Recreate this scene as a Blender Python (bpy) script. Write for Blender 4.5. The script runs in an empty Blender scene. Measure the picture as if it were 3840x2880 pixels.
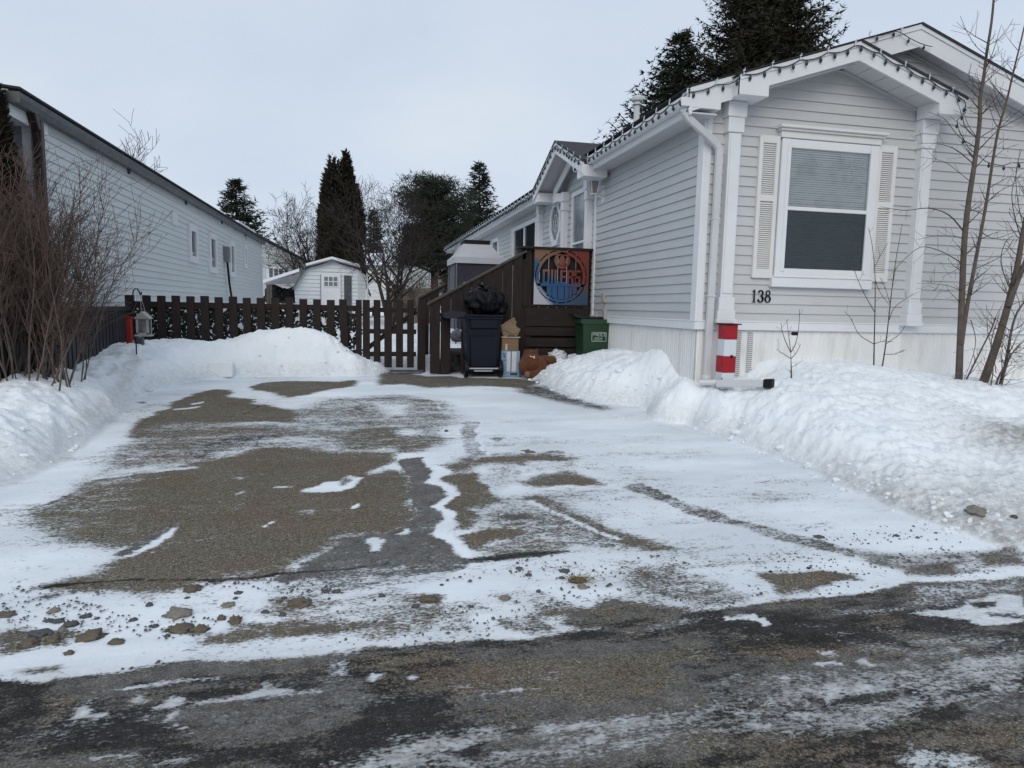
import bpy, math, random
import numpy as np
from mathutils import Vector, Matrix, noise as mnoise

SC = bpy.context.scene
COL = SC.collection
R = math.radians
random.seed(11)
RNG = np.random.default_rng(5)

# ------------------------------------------------------------------ camera
# world: X along the front of the houses, Y away from the road, Z up; the road surface is z = 0
CAM_H = 1.40
FPX = 2558.0                      # focal length in pixels of the 3840 wide photograph
PITCH, ROLL, YAW = R(6.42), R(1.19), R(12.75)
def _basis():
    cp, sp, cr, sr = math.cos(PITCH), math.sin(PITCH), math.cos(ROLL), math.sin(ROLL)
    f = Vector((0, cp, -sp)); u = Vector((0, sp, cp)); r = Vector((1, 0, 0))
    r2 = cr * r + sr * u; u2 = cr * u - sr * r
    M = Matrix.Rotation(-YAW, 3, 'Z')
    return M @ r2, M @ u2, M @ f
CR, CU, CF = _basis()
CAM = Vector((0, 0, CAM_H))
def ray(x, y): return CF + CR * ((x - 1920) / FPX) + CU * ((1440 - y) / FPX)
def onY(x, y, Y): d = ray(x, y); return CAM + d * (Y / d.y)
def onX(x, y, X): d = ray(x, y); return CAM + d * (X / d.x)
def onZ(x, y, Z): d = ray(x, y); return CAM + d * ((Z - CAM_H) / d.z)

cam_d = bpy.data.cameras.new('camera')
cam_d.sensor_fit = 'HORIZONTAL'; cam_d.sensor_width = 36
cam_d.lens = 36 * FPX / 3840
cam_d.clip_start = 0.05; cam_d.clip_end = 2000
cam = bpy.data.objects.new('camera', cam_d); COL.objects.link(cam)
m = Matrix((CR, CU, -CF)).transposed().to_4x4(); m.translation = CAM
cam.matrix_world = m
SC.camera = cam
SC.view_settings.view_transform = 'Standard'
SC.view_settings.look = 'None'
SC.view_settings.exposure = 0.08
SC.view_settings.gamma = 1.0

# ------------------------------------------------------------------ node helpers
class NT:
    def __init__(s, tree): s.t = tree; s.n = tree.nodes; s.l = tree.links
    def add(s, typ, **kw):
        n = s.n.new(typ)
        for k, v in kw.items():
            if k.startswith('i_'):
                key = k[2:]
                if key.isdigit(): n.inputs[int(key)].default_value = v
                else: n.inputs[key.replace('_', ' ')].default_value = v
            else: setattr(n, k, v)
        return n
    def link(s, a, b): s.l.new(a, b)
    def noise(s, vec, scale, detail=3, rough=0.5, dist=0.0):
        n = s.add('ShaderNodeTexNoise'); n.inputs['Scale'].default_value = scale
        n.inputs['Detail'].default_value = detail; n.inputs['Roughness'].default_value = rough
        n.inputs['Distortion'].default_value = dist
        if vec is not None: s.link(vec, n.inputs['Vector'])
        return n.outputs['Fac']
    def mapping(s, vec, scale=(1, 1, 1), loc=(0, 0, 0), rot=(0, 0, 0)):
        n = s.add('ShaderNodeMapping'); n.inputs['Scale'].default_value = scale
        n.inputs['Location'].default_value = loc; n.inputs['Rotation'].default_value = rot
        s.link(vec, n.inputs['Vector']); return n.outputs['Vector']
    def math(s, op, a, b=None, c=None, clamp=False):
        n = s.add('ShaderNodeMath', operation=op, use_clamp=clamp)
        for i, v in enumerate((a, b, c)):
            if v is None: continue
            if hasattr(v, 'node'): s.link(v, n.inputs[i])
            else: n.inputs[i].default_value = v
        return n.outputs[0]
    def mix(s, fac, a, b, mode='MIX'):
        n = s.add('ShaderNodeMix', data_type='RGBA', blend_type=mode)
        for i, v in ((0, fac), (6, a), (7, b)):
            if hasattr(v, 'node'): s.link(v, n.inputs[i])
            elif i == 0: n.inputs[0].default_value = v
            else: n.inputs[i].default_value = (*v[:3], 1)
        return n.outputs[2]
    def ramp(s, fac, stops):
        n = s.add('ShaderNodeValToRGB'); cr = n.color_ramp
        while len(cr.elements) > 1: cr.elements.remove(cr.elements[0])
        cr.elements[0].position = stops[0][0]; cr.elements[0].color = (*stops[0][1], 1)
        for p, c in stops[1:]:
            e = cr.elements.new(p); e.color = (*c, 1)
        s.link(fac, n.inputs[0]); return n.outputs[0]
    def rng(s, v, a, b, c=0.0, d=1.0):
        n = s.add('ShaderNodeMapRange', clamp=True)
        for i, x in enumerate((v, a, b, c, d)):
            if hasattr(x, 'node'): s.link(x, n.inputs[i])
            else: n.inputs[i].default_value = x
        return n.outputs[0]
    def bump(s, h, strength=0.3, dist=0.01):
        n = s.add('ShaderNodeBump'); n.inputs['Strength'].default_value = strength
        n.inputs['Distance'].default_value = dist; s.link(h, n.inputs['Height']); return n.outputs[0]

def new_mat(name):
    m = bpy.data.materials.new(name); m.use_nodes = True
    nt = NT(m.node_tree); bs = m.node_tree.nodes['Principled BSDF']
    return m, nt, bs

def mat(name, col, rough=0.6, var=0.08, scale=6.0, bump=0.0, bscale=40.0, metal=0.0, stretch=(1, 1, 1), dirt=None, dirt_amt=0.0, spec=0.4, coat=0.0, dscale=2.0):
    """plain painted / plastic / fabric surface: base colour with slight unevenness, optional grime and bump"""
    m, nt, bs = new_mat(name)
    tc = nt.add('ShaderNodeTexCoord').outputs['Object']
    v = nt.mapping(tc, stretch)
    n1 = nt.noise(v, scale, 5, 0.6)
    c0 = tuple(max(0, x * (1 - var)) for x in col); c1 = tuple(min(1, x * (1 + var)) for x in col)
    c = nt.mix(nt.rng(n1, 0.3, 0.7), c0, c1)
    if dirt:
        n2 = nt.noise(v, dscale, 8, 0.65)
        c = nt.mix(nt.rng(n2, 0.5, 0.75, 0, dirt_amt), c, dirt)
    nt.link(c, bs.inputs['Base Color'])
    nt.link(nt.rng(nt.noise(v, scale * 3, 3), 0.3, 0.7, max(0.02, rough - 0.08), min(1, rough + 0.08)), bs.inputs['Roughness'])
    bs.inputs['Metallic'].default_value = metal
    bs.inputs['Specular IOR Level'].default_value = spec
    if coat: bs.inputs['Coat Weight'].default_value = coat
    if bump:
        nt.link(nt.bump(nt.noise(v, bscale, 4, 0.6), bump, 0.01), bs.inputs['Normal'])
    return m

# ------------------------------------------------------------------ mesh helpers
class MB:
    def __init__(s): s.v = []; s.f = []; s.mi = []; s.cur = 0
    def mat(s, i): s.cur = i; return s
    def vert(s, p): s.v.append((p[0], p[1], p[2])); return len(s.v) - 1
    def face(s, pts):
        i0 = len(s.v); s.v.extend((p[0], p[1], p[2]) for p in pts)
        s.f.append(tuple(range(i0, i0 + len(pts)))); s.mi.append(s.cur)
    def add(s, vs, fs):
        i0 = len(s.v); s.v.extend((p[0], p[1], p[2]) for p in vs)
        for f in fs: s.f.append(tuple(i + i0 for i in f)); s.mi.append(s.cur)
    def hexa(s, c):   # 8 corners: bottom loop 0-3 ccw, top loop 4-7
        s.add(c, [(3, 2, 1, 0), (4, 5, 6, 7), (0, 1, 5, 4), (1, 2, 6, 5), (2, 3, 7, 6), (3, 0, 4, 7)])
    def box(s, x0, x1, y0, y1, z0, z1, b=0.0):
        if b <= 0:
            s.hexa([(x0, y0, z0), (x1, y0, z0), (x1, y1, z0), (x0, y1, z0), (x0, y0, z1), (x1, y0, z1), (x1, y1, z1), (x0, y1, z1)])
        else:
            s.obox(((x0 + x1) / 2, (y0 + y1) / 2, (z0 + z1) / 2), (x1 - x0, y1 - y0, z1 - z0), (1, 0, 0), (0, 0, 1), b)
    def obox(s, c, size, ux=(1, 0, 0), uz=(0, 0, 1), b=0.0):
        c = Vector(c); ux = Vector(ux).normalized(); uz = Vector(uz).normalized(); uy = uz.cross(ux).normalized()
        h = Vector(size) / 2
        if b <= 0:
            pts = []
            for z in (-1, 1):
                for x, y in ((-1, -1), (1, -1), (1, 1), (-1, 1)):
                    pts.append(c + ux * h.x * x + uy * h.y * y + uz * h.z * z)
            s.hexa(pts); return
        # chamfered box: 24 vertices
        b = min(b, h.x * .9, h.y * .9, h.z * .9)
        idx = {}
        vs = []
        for sx in (-1, 1):
            for sy in (-1, 1):
                for sz in (-1, 1):
                    for a in range(3):
                        o = [h.x - b, h.y - b, h.z - b]; o[a] += b
                        idx[(sx, sy, sz, a)] = len(vs)
                        vs.append(c + ux * o[0] * sx + uy * o[1] * sy + uz * o[2] * sz)
        fs = []
        def q(*k): fs.append(tuple(idx[i] for i in k))
        for sg in (-1, 1):
            o = [(-1, -1), (1, -1), (1, 1), (-1, 1)]
            if sg < 0: o = o[::-1]
            q(*[(sg, a, b_, 0) for a, b_ in o])
            q(*[(b_, sg, a, 1) for a, b_ in o])
            q(*[(a, b_, sg, 2) for a, b_ in o])
        for a in (-1, 1):
            for b_ in (-1, 1):
                f1 = [(a, b_, -1, 0), (a, b_, -1, 1), (a, b_, 1, 1), (a, b_, 1, 0)]
                f2 = [(a, -1, b_, 0), (a, -1, b_, 2), (a, 1, b_, 2), (a, 1, b_, 0)]
                f3 = [(-1, a, b_, 1), (-1, a, b_, 2), (1, a, b_, 2), (1, a, b_, 1)]
                if a * b_ < 0: f1 = f1[::-1]
                if a * b_ > 0: f2 = f2[::-1]
                if a * b_ < 0: f3 = f3[::-1]
                q(*f1); q(*f2); q(*f3)
        for sx in (-1, 1):
            for sy in (-1, 1):
                for sz in (-1, 1):
                    t = [(sx, sy, sz, 0), (sx, sy, sz, 1), (sx, sy, sz, 2)]
                    if sx * sy * sz < 0: t = t[::-1]
                    q(*t)
        s.add(vs, fs)
    def prism(s, poly, d):      # planar polygon (3d points) extruded by vector d
        n = len(poly); d = Vector(d); p = [Vector(a) for a in poly]
        s.add([*p, *[a + d for a in p]], [tuple(range(n))[::-1], tuple(range(n, 2 * n)), *[(i, (i + 1) % n, n + (i + 1) % n, n + i) for i in range(n)]])
    def board(s, p0, p1, h, d):  # sloped board: p0,p1 top edge, h vertical height down, d depth vector
        p0 = Vector(p0); p1 = Vector(p1); z = Vector((0, 0, -h))
        s.prism([p0, p1, p1 + z, p0 + z], d)
    def tube(s, pts, rad, n=8, cap=True):
        pts = [Vector(p) for p in pts]
        if not hasattr(rad, '__len__'): rad = [rad] * len(pts)
        i0 = len(s.v); prev = None
        for i, p in enumerate(pts):
            t = (pts[min(i + 1, len(pts) - 1)] - pts[max(i - 1, 0)])
            if t.length < 1e-9: t = Vector((0, 0, 1))
            t.normalize()
            if prev is None:
                a = Vector((0, 0, 1)) if abs(t.z) < .9 else Vector((1, 0, 0))
                x = t.cross(a).normalized()
            else:
                x = prev - t * prev.dot(t)
                x = x.normalized() if x.length > 1e-6 else t.orthogonal().normalized()
            prev = x; y = t.cross(x)
            for k in range(n):
                a = 2 * math.pi * k / n
                s.v.append(tuple(p + (x * math.cos(a) + y * math.sin(a)) * rad[i]))
        for i in range(len(pts) - 1):
            for k in range(n):
                a = i0 + i * n + k; b = i0 + i * n + (k + 1) % n
                s.f.append((a, b, b + n, a + n)); s.mi.append(s.cur)
        if cap and n > 2:
            s.f.append(tuple(i0 + k for k in range(n))[::-1]); s.mi.append(s.cur)
            e = i0 + (len(pts) - 1) * n
            s.f.append(tuple(e + k for k in range(n))); s.mi.append(s.cur)
    def lathe(s, c, prof, n=20, axis=(0, 0, 1), sx=1, sy=1):
        c = Vector(c); ax = Vector(axis).normalized(); x = ax.orthogonal().normalized(); y = ax.cross(x)
        i0 = len(s.v)
        for r, z in prof:
            for k in range(n):
                a = 2 * math.pi * k / n
                s.v.append(tuple(c + ax * z + x * (math.cos(a) * r * sx) + y * (math.sin(a) * r * sy)))
        for i in range(len(prof) - 1):
            for k in range(n):
                a = i0 + i * n + k; b = i0 + i * n + (k + 1) % n
                s.f.append((a, b, b + n, a + n)); s.mi.append(s.cur)
        s.f.append(tuple(i0 + k for k in range(n))[::-1]); s.mi.append(s.cur)
        e = i0 + (len(prof) - 1) * n
        s.f.append(tuple(e + k for k in range(n))); s.mi.append(s.cur)
    def blob(s, c, r, seed=0, amp=0.2, freq=1.5, nu=14, nv=9, rot=None, fn=None):
        c = Vector(c); i0 = len(s.v); off = Vector((seed * 3.7, seed * 1.3, seed * 7.1))
        for i in range(nv + 1):
            th = math.pi * i / nv
            for k in range(nu):
                ph = 2 * math.pi * k / nu
                d = Vector((math.sin(th) * math.cos(ph), math.sin(th) * math.sin(ph), math.cos(th)))
                m = 1 + amp * mnoise.noise(d * freq + off) * 2
                if fn: m *= fn(d)
                q = Vector((d.x * r[0] * m, d.y * r[1] * m, d.z * r[2] * m))
                if rot: q = rot @ q
                s.v.append(tuple(c + q))
        for i in range(nv):
            for k in range(nu):
                a = i0 + i * nu + k; b = i0 + i * nu + (k + 1) % nu
                s.f.append((a, a + nu, b + nu, b)); s.mi.append(s.cur)
    def build(s, name, mats, parent=None, off=(0, 0, 0), smooth=False, recalc=False):
        me = bpy.data.meshes.new(name)
        o = Vector(off)
        vs = [(x - o.x, y - o.y, z - o.z) for x, y, z in s.v]
        me.from_pydata(vs, [], s.f)
        if not isinstance(mats, (list, tuple)): mats = [mats]
        for m_ in mats: me.materials.append(m_)
        if any(s.mi): me.polygons.foreach_set('material_index', s.mi)
        if smooth: me.polygons.foreach_set('use_smooth', [True] * len(me.polygons))
        me.update()
        ob = bpy.data.objects.new(name, me); COL.objects.link(ob)
        if parent: ob.parent = parent
        return ob

class Thing:
    """an Empty at the thing's base; parts are meshes given in world coordinates"""
    def __init__(s, name, label, cat, loc, group=None):
        s.loc = Vector(loc)
        o = bpy.data.objects.new(name, None); COL.objects.link(o); o.location = s.loc
        o.empty_display_size = 0.1
        o['label'] = label; o['category'] = cat
        if group: o['group'] = group
        s.o = o
    def part(s, name, mb, m_, parent=None, label=None, smooth=False):
        p = mb.build(name, m_, parent or s.o, s.loc, smooth)
        if label: p['label'] = label
        return p
def single(name, label, cat, mb, m_, loc, group=None, smooth=False):
    o = mb.build(name, m_, None, loc, smooth); o.location = loc
    o['label'] = label; o['category'] = cat
    if group: o['group'] = group
    return o

# ------------------------------------------------------------------ world: overcast winter sky
w = bpy.data.worlds.new('World'); SC.world = w; w.use_nodes = True
nt = NT(w.node_tree); bg = w.node_tree.nodes['Background']
SUN_EL, SUN_AZ = R(32), R(200)
sky = nt.add('ShaderNodeTexSky', sky_type='NISHITA', sun_disc=False, sun_elevation=SUN_EL, sun_rotation=SUN_AZ)
sky.dust_density = 2.0
tc = nt.add('ShaderNodeTexCoord').outputs['Generated']
v = nt.mapping(tc, (1.0, 1.0, 2.2), rot=(0, 0, R(25)))
n1 = nt.noise(v, 1.9, 6, 0.5, 0.3)
n2 = nt.noise(v, 5.5, 5, 0.55)
nn = nt.math('ADD', nt.math('MULTIPLY', n1, 0.75), nt.math('MULTIPLY', n2, 0.25))
cloud = nt.ramp(nn, [(0.30, (5.55, 6.5, 7.95)), (0.46, (6.1, 6.95, 8.15)), (0.58, (6.5, 7.25, 8.3)), (0.74, (7.2, 7.8, 8.5))])
mixc = nt.mix(0.88, sky.outputs[0], cloud)
nt.link(mixc, bg.inputs['Color']); bg.inputs['Strength'].default_value = 0.1
sun_d = bpy.data.lights.new('sun', 'SUN'); sun_d.energy = 1.05; sun_d.angle = R(38); sun_d.color = (1, 0.95, 0.86)
sun = bpy.data.objects.new('sun', sun_d); COL.objects.link(sun)
sd = Vector((math.sin(SUN_AZ) * math.cos(SUN_EL), math.cos(SUN_AZ) * math.cos(SUN_EL), math.sin(SUN_EL)))
sun.rotation_euler = sd.to_track_quat('Z', 'Y').to_euler()
sun.location = (0, 0, 20)
# ------------------------------------------------------------------ terrain
def G0(y): return min(0.4, max(0.0, (y - 2.6) * 0.0625))
def onG(x, y):
    z = 0.1
    for _ in range(12):
        p = onZ(x, y, z); z = G0(p.y)
    return p
def Gn(Y):
    t = np.clip((Y - 2.6) * 0.0625, 0, 0.4)
    return t

_perm = RNG.permutation(512)
_gr = RNG.uniform(-1, 1, (512,))
def vnoise(x, y, seed=0):
    xi = np.floor(x).astype(np.int64); yi = np.floor(y).astype(np.int64)
    xf = x - xi; yf = y - yi
    u = xf * xf * xf * (xf * (xf * 6 - 15) + 10); v = yf * yf * yf * (yf * (yf * 6 - 15) + 10)
    def h(a, b): return _gr[_perm[(_perm[(a + seed * 57) & 511] + b) & 511]]
    a = h(xi, yi); b = h(xi + 1, yi); c = h(xi, yi + 1); d = h(xi + 1, yi + 1)
    return (a * (1 - u) + b * u) * (1 - v) + (c * (1 - u) + d * u) * v
def fbm(x, y, octv=4, seed=0, gain=0.5):
    s = 0; a = 1; t = 0
    for i in range(octv):
        s = s + a * vnoise(x * 2 ** i + 13.7 * i, y * 2 ** i - 7.3 * i, seed + i); t += a; a *= gain
    return s / t

class TPS:
    def __init__(s, P):
        P = np.array(P, float); s.p = P[:, :2]; n = len(P)
        d = np.linalg.norm(s.p[:, None] - s.p[None], axis=2)
        K = np.where(d > 0, d * d * np.log(d + 1e-12), 0) + np.eye(n) * 0.004
        A = np.zeros((n + 3, n + 3)); A[:n, :n] = K
        A[:n, n] = 1; A[:n, n + 1:] = s.p; A[n, :n] = 1; A[n + 1:, :n] = s.p.T
        s.w = np.linalg.solve(A, np.concatenate([P[:, 2], [0, 0, 0]]))
    def __call__(s, X, Y):
        out = s.w[-3] + s.w[-2] * X + s.w[-1] * Y
        for (px, py), wt in zip(s.p, s.w[:-3]):
            r2 = (X - px) ** 2 + (Y - py) ** 2
            out = out + wt * 0.5 * r2 * np.log(r2 + 1e-12)
        return out

def bank_points(feet, crest, fixed, bulge=(0.25, 0.44, 0.6, 0.80)):
    pts = []
    for (fx, fy), (cx, cy, cz) in zip(feet, crest):
        g = G0(fy); pts.append((fx, fy, g))
        dx, dy = cx - fx, cy - fy; L = math.hypot(dx, dy)
        pts.append((fx - dx / L * .3, fy - dy / L * .3, g - .22))
        pts.append((fx - dx / L * .8, fy - dy / L * .8, g - .4))
        a, b, c, d = bulge
        if L > .35: pts.append((fx + dx * a, fy + dy * a, g + (cz - g) * b))
        if L > .8: pts.append((fx + dx * c, fy + dy * c, g + (cz - g) * d))
        pts.append((cx, cy, cz))
    return pts + list(fixed)

def pG(x, y): p = onG(x, y); return (p.x, p.y)
def pY(x, y, Y): p = onY(x, y, Y); return (p.x, p.y, p.z)
Lfeet = [pG(0, 1800), pG(150, 1752), pG(300, 1665), pG(430, 1570), pG(520, 1490), pG(620, 1455), pG(740, 1427), pG(900, 1414), pG(1080, 1411), pG(1240, 1410), pG(1370, 1408), (0.33, 9.95)]
Lcrest = [(-3.0, 5.4, .5), pY(0, 1432, 6.6), pY(180, 1412, 7.0), pY(300, 1395, 7.6), pY(420, 1330, 8.8), pY(520, 1290, 9.5), pY(620, 1277, 9.9), pY(800, 1280, 9.9), pY(1000, 1270, 9.9), pY(1120, 1262, 9.9), pY(1240, 1292, 9.9), pY(1345, 1340, 10.1)]
Lfix = [(-3.05, 10.06, .80), (-3.05, 8.9, .68), (-3.05, 7.86, .57), (-3.6, 7.0, .55), (-3.6, 9, .6), (-3.6, 5.2, .5), (-5, 5, .5), (-5, 8, .55), (-3.2, 4.0, .38), (-5, 4.0, .4),
        (-2.35, 4.0, .09), (-2.0, 4.0, -.15), (-2.6, 3.3, .04), (-3.6, 3.2, .04), (-5, 3.1, .03), (-3, 2.8, -.2), (-5, 2.6, -.2), (-2, 2.8, -.3),
        (-2.8, 10.3, .8), (-1.9, 10.4, .75), (-.8, 10.4, .80), (0.0, 10.4, .6), (-3, 11, .6), (-1, 11, .6), (1, 10.6, .25), (1, 9.5, .1), (-1, 7.5, -.1)]
TL = TPS(bank_points(Lfeet, Lcrest, Lfix))
Rfeet = [pG(1975, 1416), pG(2032, 1443), pG(2119, 1482), pG(2264, 1512), pG(2400, 1524), pG(2560, 1585), pG(2734, 1650), pG(2930, 1722), pG(3139, 1821), pG(3312, 1896), pG(3486, 1965), pG(3602, 2000), pG(3760, 2060), (4.6, 2.95), (6.0, 2.9)]
Rcrest = [(2.9, 9.75, .60), (3.35, 9.4, .80), (3.45, 8.7, .84), (3.46, 8.0, .86), (3.42, 7.4, .84), (3.6, 6.62, .62), pY(2790, 1418, 6.6), pY(2880, 1362, 6.6), pY(3000, 1363, 6.6), pY(3220, 1358, 6.6), pY(3380, 1388, 6.6), pY(3560, 1410, 6.6), pY(3700, 1442, 6.6), (7.8, 6.6, .66), (9, 6.6, .7)]
Rfix = [(3.46, 7.12, .70), (3.44, 6.95, .62), (3.3, 6.5, .58), (3.5, 6.2, .55), (3.7, 5.6, .5), (4.3, 5.6, .70), (5.2, 5.6, .74), (6.2, 5.4, .66), (7.2, 5.2, .6), (4.2, 4.8, .50), (5.4, 4.4, .5), (6.6, 4.4, .5), (8, 4.8, .55), (8.5, 3.6, .3), (7.5, 3.0, .05), (9, 2.9, .05), (6, 2.5, -.2), (8, 2.5, -.2), (5, 3.6, .32), (6.4, 3.7, .33), (4.2, 3.8, .22), (4.4, 3.3, .14),
        (3.3, 10, .7), (2.6, 10.2, .5), (1.6, 9.9, .1), (0, 6, -.3), (0, 4, -.4)]
TR = TPS(bank_points(Rfeet, Rcrest, Rfix))

def terrain(X, Y, detail=True):
    g = Gn(Y)
    hl = TL(np.clip(X, -4.6, 1.2), np.clip(Y, 2.6, 10.5)); hr = TR(np.clip(X, 0.5, 8.6), np.clip(Y, 2.5, 10.0))
    hl = np.where(X < 1.0, hl, -1) ; hr = np.where(X > 1.2, hr, -1)
    hl = np.clip(hl, -1, 1.15); hr = np.clip(hr, -1, 1.0)
    b = np.maximum(hl, hr)
    back = np.clip((Y - 10.55) / 0.25, 0, 1) * (X < 9)
    b = b * (1 - back) + back * (0.60 + 0.06 * fbm(X * .6, Y * .6, 3, 9))
    side = np.clip((-X - 3.3) / .3, 0, 1) * (Y > 7.5)
    dep = np.clip((b - g), 0, None)                      # snow depth
    if detail:
        k = np.clip(dep / 0.12, 0, 1)
        n = 0.050 * fbm(X * 1.6, Y * 1.6, 3, 1) + 0.022 * fbm(X * 6, Y * 6, 3, 2)
        # cloddy, shovelled lumps on the faces of the banks
        slope = np.clip(1.2 - dep * 1.6, 0, 1) * k
        cl = np.abs(fbm(X * 5.5, Y * 5.5, 3, 4)); cl2 = np.abs(fbm(X * 14, Y * 14, 3, 6))
        n = n + (slope * .75 + k * .25) * (0.075 * (0.30 - cl) + 0.042 * (0.3 - cl2)) + k * .006 * fbm(X * 40, Y * 40, 2, 17) + k * 0.014 * (0.3 - np.abs(fbm(X * 9, Y * 9, 2, 14)))
        b = b + k * n + np.where(k > 0, k * 0.012 * fbm(X * 22, Y * 22, 2, 7), 0)
    far = np.maximum(np.abs(X) - 40, 0) + np.maximum(Y - 60, 0)
    h = np.maximum(g, b) + 0.0 * far
    h = h + (0.006 * fbm(X * 1.3, Y * 1.3, 3, 11) - 0.004) * (b <= g)
    return h, np.maximum(b - g, 0)
def H(x, y):
    h, _ = terrain(np.array([float(x)]), np.array([float(y)])); return float(h[0])

# ------------------------------------------------------------------ where snow, ice, wet and bare asphalt lie, as plan outlines on the ground
T = {1: (0, 1300), 2: (1280, 1300), 3: (2560, 1300), 4: (0, 1920), 5: (1280, 1920), 6: (2560, 1920)}
def plan(s):
    """'t x,y x,y ...|t x,y ...' : points read off the photograph, laid out on the ground plane"""
    out = []
    for part in s.split('|'):
        tk = part.split(); o = T[int(tk[0])]
        for q in tk[1:]:
            a, b = q.split(',')
            p = onG(o[0] + float(a) / 1.728, o[1] + float(b) / 1.728); out.append((p.x, p.y))
    return np.array(out)
def pdist(X, Y, P, closed=True):
    n = len(P); d = np.full(X.shape, 1e9); ins = np.zeros(X.shape, bool)
    for i in range(n if closed else n - 1):
        ax, ay = P[i]; bx, by = P[(i + 1) % n]
        ex, ey = bx - ax, by - ay; L = ex * ex + ey * ey + 1e-12
        t = np.clip(((X - ax) * ex + (Y - ay) * ey) / L, 0, 1)
        d = np.minimum(d, (X - ax - t * ex) ** 2 + (Y - ay - t * ey) ** 2)
        if closed:
            c = (ay > Y) != (by > Y)
            with np.errstate(divide='ignore', invalid='ignore'):
                xi = ex * (Y - ay) / (ey if abs(ey) > 1e-12 else 1e-12) + ax
            ins ^= c & (X < xi)
    d = np.sqrt(d)
    return np.where(ins, -d, d) if closed else d

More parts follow.
